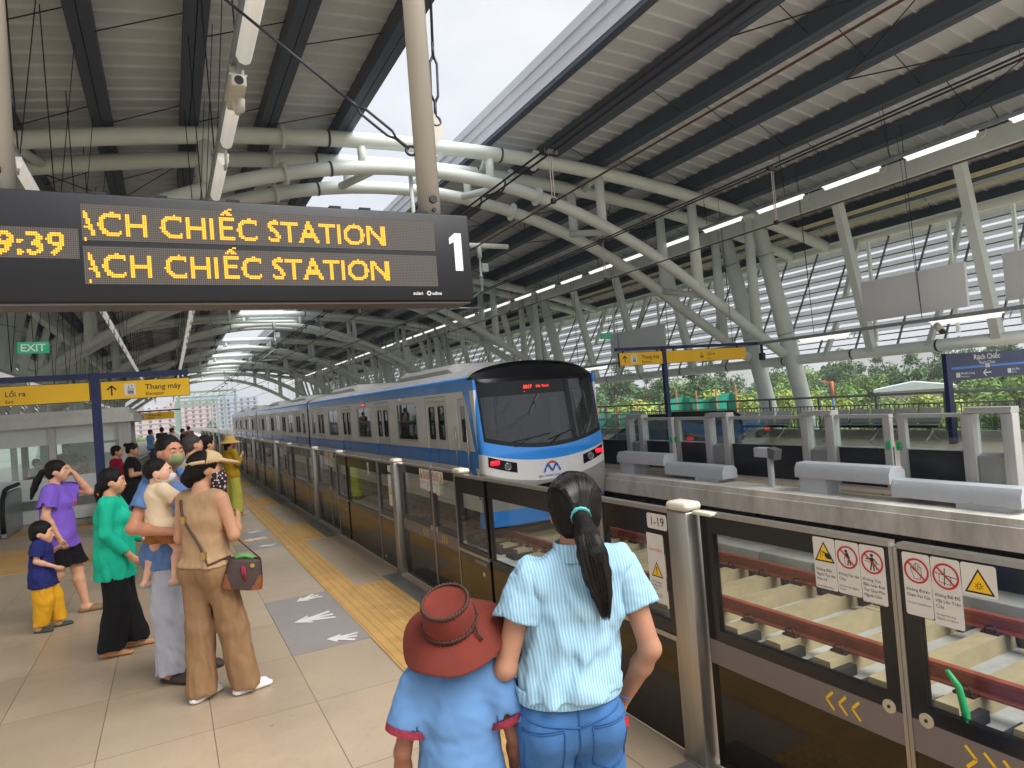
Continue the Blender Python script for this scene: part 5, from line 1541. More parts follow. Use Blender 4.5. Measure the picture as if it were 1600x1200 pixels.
def rot(yaw=0, pitch=0, roll=0):
    """head frame: yaw to the person's left is positive, pitch up positive"""
    return (Matrix.Rotation(yaw, 3, 'Z') @ Matrix.Rotation(pitch, 3, 'X') @ Matrix.Rotation(roll, 3, 'Y'))
def skin_mat(rgb): 
    m = M('skin_%d_%d_%d' % rgb, rgb, 0.5, 0, 0.10, 14, bump=0.05, bscale=140)
    b = m.node_tree.nodes['Principled BSDF']; b.inputs['Subsurface Weight'].default_value = 0.12; b.inputs['Subsurface Radius'].default_value = (.012, .005, .003)
    return m
def cloth(name, rgb, rough=0.85, var=0.1, weave=420, bump=0.12, **kw): return M(name, rgb, rough, 0, var, 9, bump=bump, bscale=weave, spec=0.25, **kw)
def hair_mat(name, rgb):
    m = M(name, rgb, 0.5, 0, 0.35, 30, bump=0.5, bscale=60, stretch=(5, 5, .7), spec=0.2)
    return m
HAIR = hair_mat('hair_black', (20, 16, 16))
EYEW = M('eye_white', (214, 208, 202), 0.3); EYEB = M('eye_dark', (28, 20, 18), 0.2); LIPM = M('lips', (160, 84, 76), 0.45); BROW = M('brow_dark', (40, 30, 28), 0.7)

def figure(label, loc, yaw, H, P, group=None, vox=0.008, cat='person'):
    """P: pose and clothes. Local frame x right, y forward, z up; joints in metres of a 1.70 m person."""
    s = H / 1.70
    t = thing('person', label, cat, loc, -math.radians(yaw), group)
    fat = P.get('fat', 1.0)
    J = dict(pel=(0, 0, .93), hipR=(.088, 0, .89), hipL=(-.088, 0, .89), kneeR=(.095, .02, .49), kneeL=(-.095, .02, .49), ankR=(.10, -.01, .075), ankL=(-.10, -.01, .075),
             waist=(0, .0, 1.06), chest=(0, .0, 1.24), shR=(.172, -.01, 1.385), shL=(-.172, -.01, 1.385), neck=(0, -.012, 1.43), head=(0, .02, 1.588),
             elR=(.215, -.03, 1.12), elL=(-.215, -.03, 1.12), wrR=(.225, .05, .875), wrL=(-.225, .05, .875), toeR=12, toeL=-12)
    J.update(P.get('J', {}))
    J = {k: (np.array(v, float) * s if not np.isscalar(v) else v) for k, v in J.items()}
    hy, hp = P.get('head', (0, 0)); HR = rot(math.radians(hy), math.radians(hp), math.radians(P.get('roll', 0)))
    hs = s * P.get('hs', 1.0)
    hc = J['head']
    def hd(x, y, z): return hc + np.array(HR @ V((x, y, z))) * hs
    pts = np.array([v for k, v in J.items() if not np.isscalar(v)])
    lo, hi = pts.min(0) - .30 * s, pts.max(0) + .30 * s; lo[2] = -.02
    lo = np.minimum(lo, P.get('lo', lo)); hi = np.maximum(hi, P.get('hi', hi))
    new = lambda v=vox: Sdf(lo, hi, v)
    # ---------- body: one continuous skin
    B = new(); k = .035 * s
    f = fat
    def torso(G, o=0.0, hip=True, bust=0.0, kk=None):
        kk = kk or .05 * s
        G.ell(J['pel'], np.array((.152 * f, .108 * f, .13)) * s + o, kk)
        G.cone(J['pel'], J['waist'], .105 * s * f + o, .098 * s * f + o, kk, flat=((1, 0, 0), 1.28))
        G.cone(J['waist'], J['chest'], .098 * s * f + o, .112 * s * (f * .5 + .5) + o, kk, flat=((1, 0, 0), 1.28))
        G.ell(J['chest'] + np.array((0, .0, .03)) * s, np.array((.150 * (f * .5 + .5), .105 * (f * .6 + .4), .15)) * s + o, kk)
        G.cone(J['shL'] * .88 + J['shR'] * .12, J['shR'] * .88 + J['shL'] * .12, .056 * s + o, .056 * s + o, kk)
        if bust:
            for q in (-1, 1): G.ell(J['chest'] + np.array((q * .068, .085, .01)) * s, np.array((.058, .05 + bust, .06)) * s + o, .03 * s)
        if hip:
            G.ell(J['hipR'] + np.array((.0, -.045, .0)) * s, np.array((.085, .08, .095)) * s * f + o, kk)
            G.ell(J['hipL'] + np.array((.0, -.045, .0)) * s, np.array((.085, .08, .095)) * s * f + o, kk)
    torso(B, -.012 * s, bust=0)
    B.cone(J['chest'] + np.array((0, -.01, .12)) * s, J['neck'] + np.array((0, .0, .03)) * s, .075 * s, .056 * s, k)
    B.cone(J['neck'], hd(0, -.02, -.05), .054 * s, .05 * hs, .02 * s)
    for q in ('R', 'L'):
        B.cone(J['sh' + q], J['el' + q], .047 * s * f ** .7, .037 * s * f ** .7, k)
        mid = J['el' + q] * .68 + J['wr' + q] * .32
        B.cone(J['el' + q], mid, .037 * s * f ** .7, .038 * s * f ** .7, .02 * s); B.cone(mid, J['wr' + q], .038 * s * f ** .7, .0255 * s, .02 * s)
        B.cone(J['hip' + q], J['knee' + q], .084 * s * f, .055 * s * f ** .7, k)
        m1 = J['knee' + q] * .7 + J['ank' + q] * .3 + np.array((0, -.012, 0)) * s
        B.cone(J['knee' + q], m1, .053 * s * f ** .7, .056 * s * f ** .7, .02 * s); B.cone(m1, J['ank' + q], .056 * s * f ** .7, .035 * s, .02 * s)
        a = J['ank' + q]; ta = math.radians(J['toe' + q]); td = np.array((math.sin(ta), math.cos(ta), 0))
        B.cone(a + np.array((0, 0, -.02)) * s - td * .035 * s, a + td * .05 * s + np.array((0, 0, -.035)) * s, .034 * s, .036 * s, .03 * s)
        B.cone(a + td * .05 * s + np.array((0, 0, -.042)) * s, a + td * .15 * s + np.array((0, 0, -.052)) * s, .035 * s, .026 * s, .03 * s, flat=((0, 0, 1), .7))
        # hand
        w = J['wr' + q]; d = w - J['el' + q]; d /= np.linalg.norm(d)
        if 'hd' + q in P: d = np.array(P['hd' + q], float); d /= np.linalg.norm(d)
        n = np.array(P.get('palm' + q, (-1 if q == 'R' else 1, 0, 0)), float); n = n - d * (n @ d); n /= np.linalg.norm(n)
        l = np.cross(d, n) * (1 if q == 'R' else -1)       # towards the little finger / thumb side
        th = -l if False else l
        pc = w + d * .05 * s
        B.cone(w, pc + d * .03 * s, .026 * s, .034 * s, .012 * s, flat=(n, .5))
        cu = P.get('curl' + q, .35)
        for i, (off, L_) in enumerate(((-.028, .066), (-.0095, .074), (.0095, .072), (.027, .056))):
            b0 = w + d * .083 * s + l * off * s
            b1 = b0 + (d * math.cos(cu * .7) + n * math.sin(cu * .7)) * L_ * .5 * s
            b2 = b1 + (d * math.cos(cu * 1.9) + n * math.sin(cu * 1.9)) * L_ * .5 * s
            B.cone(b0 - d * .02 * s, b1, .0098 * s, .009 * s, .004 * s); B.cone(b1, b2, .009 * s, .0075 * s, .004 * s)
        tb = w + d * .028 * s - l * .026 * s + n * .006 * s
        t1 = tb + (d * .62 - l * .6 + n * .35) * .036 * s; t2 = t1 + (d * .85 - l * .2 + n * .4) * .030 * s
        B.cone(tb, t1, .0135 * s, .011 * s, .01 * s); B.cone(t1, t2, .011 * s, .008 * s, .004 * s)
    # head
    Rn = np.array(HR)
    E = lambda c, r, kk=.02, op='u', G=B: G.ell(hd(*c), np.array(r) * hs, kk * hs, op, Rn)
    E((0, -.014, .032), (.074, .092, .084)); E((0, .026, -.016), (.063, .068, .088), .03); E((0, .048, -.078), (.038, .04, .032), .035)
    for q in (-1, 1):
        E((q * .045, .045, -.03), (.03, .035, .04), .03)
        E((q * .03, .102, .010), (.017, .016, .010), .012, 's')
        E((q * .031, .083, .006), (.015, .012, .010), .006)
        E((q * .076, -.008, -.008), (.011, .024, .033), .012)
    B.cone(hd(0, .088, .012), hd(0, .104, -.030), .008 * hs, .0115 * hs, .012 * hs); E((0, .094, -.034), (.019, .014, .010), .01)
    E((0, .090, -.058), (.024, .012, .006), .008); E((0, .088, -.068), (.020, .012, .006), .008)
    E((0, .080, .030), (.05, .014, .010), .02)
    sk = B.build('body', skin_mat(P.get('skin', (205, 158, 128))), t, 1)
    # face details
    for q in (-1, 1):
        m = MB(); e = hd(q * .031, .0925, .006)
        for rr_, mi, fo in ((.0125, 0, 0), (.0072, 1, .0055)):
            c = hd(q * .031, .0865 + fo, .006); vs = []; fs = []
            for i in range(5):
                for j in range(10):
                    a, b = PI * i / 4, 2 * PI * j / 10
                    vs.append(c + np.array(HR @ V((rr_ * math.sin(a) * math.cos(b), rr_ * math.cos(a) * .8, rr_ * math.sin(a) * math.sin(b) * .62))) * hs)
            for i in range(4):
                for j in range(10): fs.append((i * 10 + j, i * 10 + (j + 1) % 10, (i + 1) * 10 + (j + 1) % 10, (i + 1) * 10 + j))
            m.add(vs, fs, mi, True)
        m.build('eye', [EYEW, EYEB], t)
        m = MB(); m.tube([hd(q * .014, .096, .026), hd(q * .030, .094, .032), hd(q * .046, .083, .027)], [.0035 * hs, .0045 * hs, .002 * hs], 6); m.build('eyebrow', BROW, t)
    if not P.get('mask'):
        m = MB(); m.tube([hd(-.02, .094, -.0625), hd(-.008, .1005, -.0605), hd(.008, .1005, -.0605), hd(.02, .094, -.0625)], [.002 * hs, .0058 * hs, .0058 * hs, .002 * hs], 8); m.build('lips', LIPM, t)
    else:
        G = new(min(vox, .006)); 
        E((0, .03, -.05), (.070, .078, .058), .02, 'u', G); E((0, .09, -.03), (.03, .035, .045), .03, 'u', G); E((0, .02, -.05), (.0655, .0715, .3), .0, 's', G) if False else None
        G.cut(np.array(HR @ V((0, -1, .1))), hd(0, .022, 0)); G.cut(np.array(HR @ V((0, .25, 1))), hd(0, .09, -.012)); 
        G.warp(.0015, 60, 5); mk = G.build('face_mask', P['mask'], t)
        m = MB()
        for q in (-1, 1): m.tube([hd(q * .060, .03, -.02), hd(q * .074, .0, .0), hd(q * .082, -.022, .0)], .0022 * hs, 4); m.tube([hd(q * .056, .03, -.075), hd(q * .078, -.0, -.05), hd(q * .082, -.022, -.02)], .0022 * hs, 4)
        m.build('mask_loop', WHITEP, mk or t)
    # ---------- hair
    hr = P.get('hair', {})
    if hr.get('style') != 'none':
        G = new(min(vox, .007))
        vol = hr.get('vol', .012)
        E((0, -.02, .036), (.076 + vol, .094 + vol, .086 + vol * .9), .02, 'u', G)
        if hr.get('nape', True): E((0, -.055, -.03), (.066 + vol * .5, .055 + vol * .4, .06), .03, 'u', G)
        for q in (-1, 1):
            if hr.get('side', True): E((q * .066, .012, .01), (.018, .04, .05), .02, 'u', G)
        E((0, .085, -.035 + hr.get('line', 0)), (.066, .075, .086), .012, 's', G)
        for q in (-1, 1): E((q * .082, .014, -.035), (.022, .032, .05), .01, 's', G)
        for tail in hr.get('tails', ()):
            pr = None
            for (x, y, z, r) in tail:
                p = hd(x, y, z)
                if pr is not None: G.cone(pr[0], p, pr[1], r * hs, .012)
                pr = (p, r * hs)
        G.warp(hr.get('rough', .0025), 150, 11 + int(H * 100), .25)
        ho = G.build('hair', hr.get('mat', HAIR), t, 0)
        if hr.get('tie'):
            m = MB(); c, r = hr['tie'][:2]
            a = hd(*c); b = hd(c[0], c[1] - .012, c[2] - .006); m.cyl(a, b, r * hs, 12); m.build('hair_tie', hr['tie'][2], ho)
    # ---------- clothes
    def sleeve(G, q, frac, r0, r1, o=0.0):
        """sleeve along the arm, its open end cut square; frac 0-1 upper arm, 1-2 forearm"""
        a, e, w = J['sh' + q], J['el' + q], J['wr' + q]
        G2 = Sdf(lo, hi, G.h)
        if frac <= 1:
            p = a + (e - a) * frac; d = (e - a) / np.linalg.norm(e - a); G2.cone(a, p + d * .02 * s, r0 * s, r1 * s, .02 * s)
        else:
            m_ = r0 * .55 + r1 * .45; p = e + (w - e) * (frac - 1); d = (w - e) / np.linalg.norm(w - e)
            G2.cone(a, e, r0 * s, m_ * s, .02 * s); G2.cone(e, p + d * .02 * s, m_ * s, r1 * s, .03 * s)
        G2.flat(p, d, r1 * s * 2.2, .2 * s)
        wl_ = max(.010 * s, 2.4 * G.h); G2.cone(p - d * .02 * s, p + d * .12 * s, r1 * s - wl_, r1 * s - wl_ * .85, .002 * s, 's')
        sl = tuple(slice(None) for _ in range(3)); G.put(sl, G2.D, 'u', .025 * s)
    def hemcut(G, z): G.cut((0, 0, -1), (0, 0, z * s))
    Db = None
    bt = P.get('bottom')
    if bt:
        G = new(bt.get('vox', vox)); o = bt.get('o', .008) * s
        G.ell(J['pel'], np.array((.155 * f, .112 * f, .13)) * s + o, .04 * s)
        G.cone(J['pel'], J['waist'], .105 * s * f + o * .7, .094 * s * f + o * .6, .04 * s, flat=((1, 0, 0), 1.28))
        if bt.get('skirt'):
            z, w, d = bt['skirt']
            for q in (-1, 0, 1): G.cone(J['pel'] + np.array((q * .05, 0, 0)) * s, np.array((J['pel'][0] + q * (w - d) * s, J['pel'][1], z * s)), .115 * s * f, d * s, .05 * s)
            G.cut((0, 0, -1), (0, 0, z * s))
        else:
            r0, r1, r2, zend = bt['legs']
            for q in ('R', 'L'):
                G.ell(J['hip' + q] + np.array((.0, -.045, .0)) * s, np.array((.083, .079, .095)) * s * f + o, .04 * s)
                an = J['ank' + q] + np.array((0, .01, 0))
                G.cone(J['hip' + q], J['knee' + q], r0 * s * f, r1 * s * f, .03 * s); G.cone(J['knee' + q], an, r1 * s * f, r2 * s, .03 * s)
                if bt.get('over'): td = np.array((math.sin(math.radians(J['toe' + q])), math.cos(math.radians(J['toe' + q])), 0)); G.cone(an, an + td * .06 * s, r2 * s, r2 * .8 * s, .03 * s)
            G.cut((0, 0, -1), (0, 0, zend * s))
        G.warp(bt.get('fold', .005) * .9 * s, bt.get('ff', 26) * 2.0, bt.get('seed', 8), bt.get('zd', .35) * .6); G.warp(bt.get('fold', .005) * .45 * s, bt.get('ff', 26) * 4.5, bt.get('seed', 8) + 1, bt.get('zd', .35))
        Db = G.D.copy(); G.cut((0, 0, 1), (0, 0, bt.get('wz', 1.05) * s))
        P['_bot'] = G.build(bt.get('name', 'trousers'), bt['mat'], t, 1)
    top = P.get('top')
    if top:
        G = new(top.get('vox', vox)); o = top.get('o', .012) * s
        torso(G, o, hip=top.get('hip', True), bust=top.get('bust', 0))
        if top.get('flare'):
            hz, hw, hdp = top['flare']     # hem height, half width, half depth
            c = J['pel'] * .6 + J['waist'] * .4
            for q in (-1, 0, 1): G.cone(J['waist'] + np.array((q * .03, 0, .05)) * s, np.array((J['pel'][0] + q * (hw - hdp) * s, J['pel'][1] - .01 * s, (hz - .02) * s)), .10 * s + o, hdp * s, .05 * s)
        if top.get('sl') is not None:
            sp = top['sl']
            for q in ('R', 'L'): sleeve(G, q, *sp)
        else:
            for q in ('R', 'L'): G.cone(J['sh' + q] * .93 + J['sh' + ('L' if q == 'R' else 'R')] * .07, J['sh' + q] * .82 + J['el' + q] * .18, .058 * s + o * .4, .03 * s, .03 * s) if top.get('cap') else G.ell(J['sh' + q] + np.array(((.075 if q == 'R' else -.075), 0, -.02)) * s, np.array((.06, .12, .13)) * s, .02 * s, 's')
        if Db is not None and Db.shape == G.D.shape: G.D = np.minimum(G.D, Db - max(.006 * s, 1.3 * G.h))
        nk = top.get('neck', .07)
        G.ell(J['neck'] + np.array((0, .012, .03)) * s, np.array((nk, nk * 1.02, .055)) * s, .008 * s, 's')
        if top.get('vneck'): G.cone(J['neck'] + np.array((0, .09, .0)) * s, J['neck'] + np.array((0, .15, -.11)) * s, .05 * s, .012 * s, .01 * s, 's')
        hemcut(G, top.get('hem', .84))
        for (n_, p_) in top.get('slits', ()): G.cone(np.array(p_[0]) * s, np.array(p_[1]) * s, .006 * s, n_ * s, .004 * s, 's')
        G.warp(top.get('fold', .004) * 1.3 * s, top.get('ff', 34) * 1.7, top.get('seed', 3), top.get('zd', .5)); G.warp(top.get('fold', .004) * .5 * s, top.get('ff', 34) * 4.2, top.get('seed', 3) + 1, top.get('zd', .5))
        T_ = G.build(top.get('name', 'shirt'), top['mat'], t, top.get('smooth', 1)); P['_top'] = T_
    sh = P.get('shoes')
    if sh:
        for q in ('R', 'L'):
            G = Sdf(J['ank' + q] - .22 * s, J['ank' + q] + .24 * s, min(vox, .006))
            a = J['ank' + q]; ta = math.radians(J['toe' + q]); td = np.array((math.sin(ta), math.cos(ta), 0)); zz = a[2] - .075 * s
            G.cone(np.array((a[0], a[1], zz + .02 * s)) - td * .045 * s, np.array((a[0], a[1], zz + .02 * s)) + td * .155 * s, .040 * s, .041 * s, .01, flat=((0, 0, 1), .5))
            if sh.get('style', 'shoe') == 'shoe':
                G.cone(np.array((a[0], a[1], zz + .045 * s)) - td * .03 * s, np.array((a[0], a[1], zz + .04 * s)) + td * .13 * s, .045 * s, .036 * s, .02, flat=((0, 0, 1), .8))
                G.ell(a + np.array((0, 0, .03)) * s + td * .0, np.array((.032, .04, .05)) * s, .01, 's')
            elif sh['style'] == 'clog':
                G.cone(np.array((a[0], a[1], zz + .04 * s)) + td * .05 * s, np.array((a[0], a[1], zz + .035 * s)) + td * .14 * s, .046 * s, .038 * s, .02, flat=((0, 0, 1), .75))
            elif sh['style'] == 'heel':
                G.cone(np.array((a[0], a[1], zz + .0)) - td * .05 * s, np.array((a[0], a[1], zz + .03 * s)) - td * .04 * s, .02 * s, .03 * s, .01)
                G.cone(np.array((a[0], a[1], zz + .05 * s)) + td * .07 * s - np.cross(td, (0, 0, 1)) * .035 * s, np.array((a[0], a[1], zz + .05 * s)) + td * .07 * s + np.cross(td, (0, 0, 1)) * .035 * s, .014 * s, .014 * s, .01)
            G.cut((0, 0, -1), (0, 0, zz))
            if zz < .02:
                pass
            G.build('shoe', sh['mat'], t, 1)
    P['J_'] = J; P['hd_'] = hd; P['s_'] = s
    return t
# ================================================================ PEOPLE
def sc(p, s): return np.array(p) * s
# --- girl in the foreground, seen from behind
BLOUSE = cloth('blouse_blue', (138, 180, 204), 0.85, 0.06, 260, 0.1)
def stripes(m, freq, c2, axis=0, width=0.5, coord='Object', mixf=0.5):
    nt = m.node_tree; N = nt.nodes; L = nt.links; b = N['Principled BSDF']; src = b.inputs['Base Color'].links[0].from_socket
    tc = N.new('ShaderNodeTexCoord'); s = N.new('ShaderNodeSeparateXYZ'); L.new(tc.outputs[coord], s.inputs[0])
    a = N.new('ShaderNodeMath'); a.operation = 'MULTIPLY'; a.inputs[1].default_value = freq; L.new(s.outputs[axis], a.inputs[0])
    nz = N.new('ShaderNodeTexNoise'); nz.inputs['Scale'].default_value = 7; L.new(tc.outputs[coord], nz.inputs['Vector'])
    ad = N.new('ShaderNodeMath'); ad.operation = 'MULTIPLY_ADD'; ad.inputs[1].default_value = 1.4; L.new(nz.outputs['Fac'], ad.inputs[0]); L.new(a.outputs[0], ad.inputs[2])
    f = N.new('ShaderNodeMath'); f.operation = 'PINGPONG'; f.inputs[1].default_value = 0.5; L.new(ad.outputs[0], f.inputs[0])
    mr = N.new('ShaderNodeMapRange'); mr.interpolation_type = 'SMOOTHSTEP'; mr.inputs['From Min'].default_value = width * .5 - .1; mr.inputs['From Max'].default_value = width * .5 + .1; mr.inputs['To Max'].default_value = mixf
    L.new(f.outputs[0], mr.inputs['Value'])
    x = N.new('ShaderNodeMix'); x.data_type = 'RGBA'; L.new(mr.outputs['Result'], x.inputs['Factor']); L.new(src, x.inputs['A']); x.inputs['B'].default_value = (*lin(c2), 1)
    L.new(x.outputs['Result'], b.inputs['Base Color'])
stripes(BLOUSE, 105, (176, 212, 230), 0, 0.5, mixf=.75)
DENIM = M('denim_blue', (62, 112, 168), 0.85, 0, 0.2, 9, bump=0.35, bscale=520, dirt=0.10)
SEAM = M('denim_seam', (44, 92, 150), 0.85)
TURQ = M('tie_turquoise', (90, 190, 190), 0.6)
gP = dict(J=dict(pel=(-.075, -.02, .93), hipR=(.015, -.02, .89), hipL=(-.165, -.02, .89), kneeR=(.03, .0, .49), kneeL=(-.17, .0, .49), ankR=(.04, -.02, .075), ankL=(-.18, -.02, .075),
                 waist=(-.055, 0, 1.07), chest=(-.02, .01, 1.25), shR=(.165, .0, 1.395), shL=(-.19, .0, 1.375), neck=(.0, .0, 1.445), head=(.015, .035, 1.59),
                 elR=(.225, -.045, 1.10), elL=(-.285, -.02, 1.10), wrR=(.165, .10, .88), wrL=(-.22, .23, 1.08)),
          head=(-10, -4), hs=1.04, skin=(182, 132, 106), fat=.97,
          hair=dict(vol=.017, line=.0, tails=[[(.006, -.118, .0, .036), (.010, -.14, -.02, .026), (.016, -.165, -.06, .038), (.026, -.175, -.12, .046), (.038, -.165, -.19, .044), (.048, -.15, -.25, .032), (.055, -.14, -.305, .013)]], rough=.0025,
                    tie=((.006, -.124, -.002), .034, TURQ)),
          top=dict(mat=BLOUSE, name='blouse', o=.022, hem=1.005, cap=True, neck=.062, fold=.0085, ff=30, seed=21, zd=.45, flare=(1.0, .172, .128)),
          bottom=dict(mat=DENIM, name='jeans', legs=(.098, .085, .08, .1), o=.012, wz=1.045, fold=.003, ff=40))
girl = figure('girl with a low black ponytail, pale blue striped blouse and blue jeans', (1.11, 1.81, 0), 16, 1.525, gP, vox=.0065)
s = gP['s_']; J = gP['J_']; hd = gP['hd_']
# gathered cap sleeves, collar, hem band
for q in ('R', 'L'):
    G = Sdf((-.45, -.3, .8), (.45, .3, 1.5), .0055)
    a, e = J['sh' + q], J['el' + q]; d = (e - a) / np.linalg.norm(e - a); p = a + (e - a) * (.50 if q == 'R' else .44)
    G.cone(a + (J['chest'] - a) * .10, p + d * .03, .077 * s, .085 * s, .03); G.flat(p, d, .2, .2); G.cone(p - d * .02, p + d * .08, .060 * s, .063 * s, .002, 's')
    G.cone(a + np.array((0, 0, .068)), a + np.array((0, 0, .2)), .05, .05, .01, 's')
    G.warp(.004, 60, 4, .4); G.warp(.0014, 150, 6, .4); G.build('sleeve', BLOUSE, gP['_top'], 1)
c = J['neck'] + np.array((0, 0, .012)) * s
m = MB(); m.lathe([(.066, -.02), (.062, .03), (.066, .034), (.071, .03), (.078, -.02)], c, 28, sy=1.0); m.build('collar', BLOUSE, gP['_top'])
m = MB(); P_ = J['pel']; m.lathe([(.163, -.014), (.170, .03), (.165, .034)], (P_[0] + .006, P_[1] + .002, 1.0 * s), 36, sx=1.0, sy=.76); m.build('hem_band', BLOUSE, gP['_top'])
# jeans details, seen from behind: pockets, yoke and centre seam laid on the cloth
def on_back(o, x, z, off=.003):
    """point on the back of mesh o (local coords) at x, z"""
    from mathutils.bvhtree import BVHTree
    if not hasattr(on_back, 'c'): on_back.c = {}
    if o.name not in on_back.c: on_back.c[o.name] = BVHTree.FromPolygons([v.co for v in o.data.vertices], [p.vertices[:] for p in o.data.polygons])
    h = on_back.c[o.name].ray_cast(V((x, -1, z)), V((0, 1, 0)))
    return (h[0] + V((0, -off, 0))) if h[0] is not None else V((x, -.1, z))
jb = gP['_bot']
m = MB()
for x0, x1 in ((-.23, -.115), (-.03, .085)):
    z1, z0 = .83, .69
    ol = [(x0, z1), (x1, z1 + .004), (x1 - .004, z0 + .01), ((x0 + x1) / 2, z0 - .012), (x0 + .004, z0 + .01)]
    for a, b in zip(ol, ol[1:] + ol[:1]):
        for w in (0, .006): m.tube([on_back(jb, a[0] + (b[0] - a[0]) * k / 6, a[1] + (b[1] - a[1]) * k / 6 - w) for k in range(7)], .0018, 5)
for a, b in (((-.068, .90), (-.068, .55)), ((-.24, .86), (-.068, .83)), ((-.068, .83), (.10, .87))):
    m.tube([on_back(jb, a[0] + (b[0] - a[0]) * k / 10, a[1] + (b[1] - a[1]) * k / 10) for k in range(11)], .0025, 5)
m.build('seam', SEAM, jb)
m = MB(); p = on_back(jb, .083, .81, .004); m.box(p, (.012, .004, .026)); m.build('red_tab', RED, jb)
# loose strands in the ponytail and combed strands over the head
m = MB(); R_ = random.Random(5)
tl = [(.006, -.125, .0), (.010, -.145, -.02), (.016, -.172, -.06), (.026, -.182, -.12), (.038, -.172, -.19), (.048, -.158, -.25), (.056, -.142, -.325)]
wd = [.02, .024, .036, .044, .043, .032, .014]
for k in range(420):
    u, v = R_.uniform(-1, 1), R_.uniform(-1, .35); n_ = math.hypot(u, v)
    if n_ > 1: u, v = u / n_, v / n_
    pts = [hd(c[0] + u * w * (1.02 + .06 * R_.random()), c[1] + v * w * 1.02 , c[2] + R_.uniform(-.004, .004)) for c, w in zip(tl, wd)]
    e = R_.uniform(.75, 1.12); pts = pts[:-1] + [pts[-2] + (pts[-1] - pts[-2]) * e]
    m.tube(pts, [.0008] * 5 + [.0007, .0003], 3, cap=False)
for k in range(330):
    a0 = R_.uniform(-1.25, 1.25) ; b0 = R_.uniform(.0, 1.0)
    pts = []
    for i in range(8):
        f = i / 7
        # from the hairline over the skull to the tie
        th = -1.45 + 2.9 * f * .82 + .2 * b0
        x = (math.sin(a0) * .096) * math.cos((f - .38) * 1.75) + .012 * f
        rr_ = math.sqrt(max(.0, 1 - (x / .097) ** 2))
        y = -.02 - (.113) * rr_ * math.sin((f - .42) * 2.5); z = .03 + .106 * rr_ * math.cos((f - .42) * 2.2) - .0 * f
        pts.append(hd(x, y, z))
    pts.append(hd(.006 + .02 * math.sin(a0), -.128, .002 + .015 * R_.uniform(-1, 1)))
    m.tube(pts, .0010, 3, cap=False)
hm_ = M('hair_strand', (36, 29, 28), 0.35, 0, 0.3, 30, spec=0.5)
m.build('hair_strands', hm_, girl)
m = MB(); m.tube([hd(-.078, .0, .012), hd(-.082, .05, .01), hd(-.07, .1, .006)], .0025, 6)
m.tube([hd(-.05 + .024 * math.cos(q * PI / 8), .108, .002 + .022 * math.sin(q * PI / 8)) for q in range(16)], .0022, 5, closed=True); m.tube([hd(.035 + .024 * math.cos(q * PI / 8), .108, .002 + .022 * math.sin(q * PI / 8)) for q in range(16)], .0022, 5, closed=True)
m.build('glasses', M('glasses_frame', (190, 150, 140), 0.3, 0.4), girl)

# --- child with the rust coloured hat
RUST = M('hat_rust', (112, 41, 28), 0.9, 0, 0.16, 12, bump=0.3, bscale=260, dirt=0.15)
SHB = cloth('kid_shirt_blue', (104, 146, 196), 0.85, 0.07)
kP = dict(J=dict(elR=(.25, -.03, 1.13), elL=(-.25, -.05, 1.12), wrR=(.24, .10, .90), wrL=(-.27, .03, .87), head=(0, .0, 1.57)), head=(0, -8), hs=1.22, skin=(150, 96, 70), fat=1.0,
          hair=dict(vol=.01), top=dict(mat=SHB, o=.030, hem=.66, sl=(.62, .088, .098), flare=(.64, .225, .165), neck=.06, fold=.005, ff=26, seed=5),
          bottom=dict(mat=cloth('kid_trousers', (60, 76, 120)), legs=(.10, .085, .07, .1), o=.01), shoes=dict(mat=M('kid_shoe', (60, 60, 70), 0.7)))
kid = figure('child in a wide rust brown hat and light blue short sleeved shirt, seen from behind', (.735, 1.97, 0), 24, 1.16, kP, vox=.0065)
s, J = kP['s_'], kP['J_']
m = MB(); R_ = random.Random(2)
for q in ('R', 'L'):
    a, e = J['sh' + q], J['el' + q]; d = (e - a) / np.linalg.norm(e - a); p = a + (e - a) * .60
    m.tube([p - d * .004, p + d * .018], .0985 * s, 26, cap=False)
o_ = m.build('sleeve_trim', M('trim_red_plaid', (150, 44, 66), 0.85, 0, 0.5, 90), kP['_top'])
hat = thing('sun_hat', 'wide brimmed rust brown hat with braided band, worn by the child', 'hat', (.735, 1.97, 0))
R3 = Matrix.Rotation(-math.radians(24), 3, 'Z') @ Matrix.Rotation(math.radians(24), 3, 'X') @ Matrix.Rotation(math.radians(-7), 3, 'Y')
hc_ = V((.735, 1.97, 0)) + Matrix.Rotation(-math.radians(24), 3, 'Z') @ V((0, -.015, 1.128))
def HT(p): return hc_ + R3 @ V(p)
def hat_ring(r, z, n=48, sx=.92, wav=0, dip=0):
    out = []
    for k in range(n):
        a = 2 * PI * k / n
        out.append((r * sx * math.cos(a), r * math.sin(a), z + wav * math.sin(3 * a + .6) + wav * .5 * math.sin(5 * a) + dip * (-math.sin(a))))
    return out
def hat_part(rings, name, mat):
    m = MB(hat.location); vs = [HT(p) for r in rings for p in r]; n = 48
    m.add(vs, [(i * n + k, i * n + (k + 1) % n, (i + 1) * n + (k + 1) % n, (i + 1) * n + k) for i in range(len(rings) - 1) for k in range(n)], 0, True)
    return m.build(name, mat, hat)
hat_part([hat_ring(.088, .0), hat_ring(.104, -.004), hat_ring(.125, -.013, wav=.002), hat_ring(.148, -.024, wav=.006), hat_ring(.168, -.040, wav=.011), hat_ring(.174, -.044, wav=.012), hat_ring(.173, -.047, wav=.012), hat_ring(.148, -.030, wav=.006), hat_ring(.104, -.012), hat_ring(.09, -.006)], 'brim', RUST)
hat_part([hat_ring(.090, -.004), hat_ring(.089, .02), hat_ring(.085, .05), hat_ring(.079, .075, wav=.001), hat_ring(.074, .083, wav=.002)], 'crown', RUST)
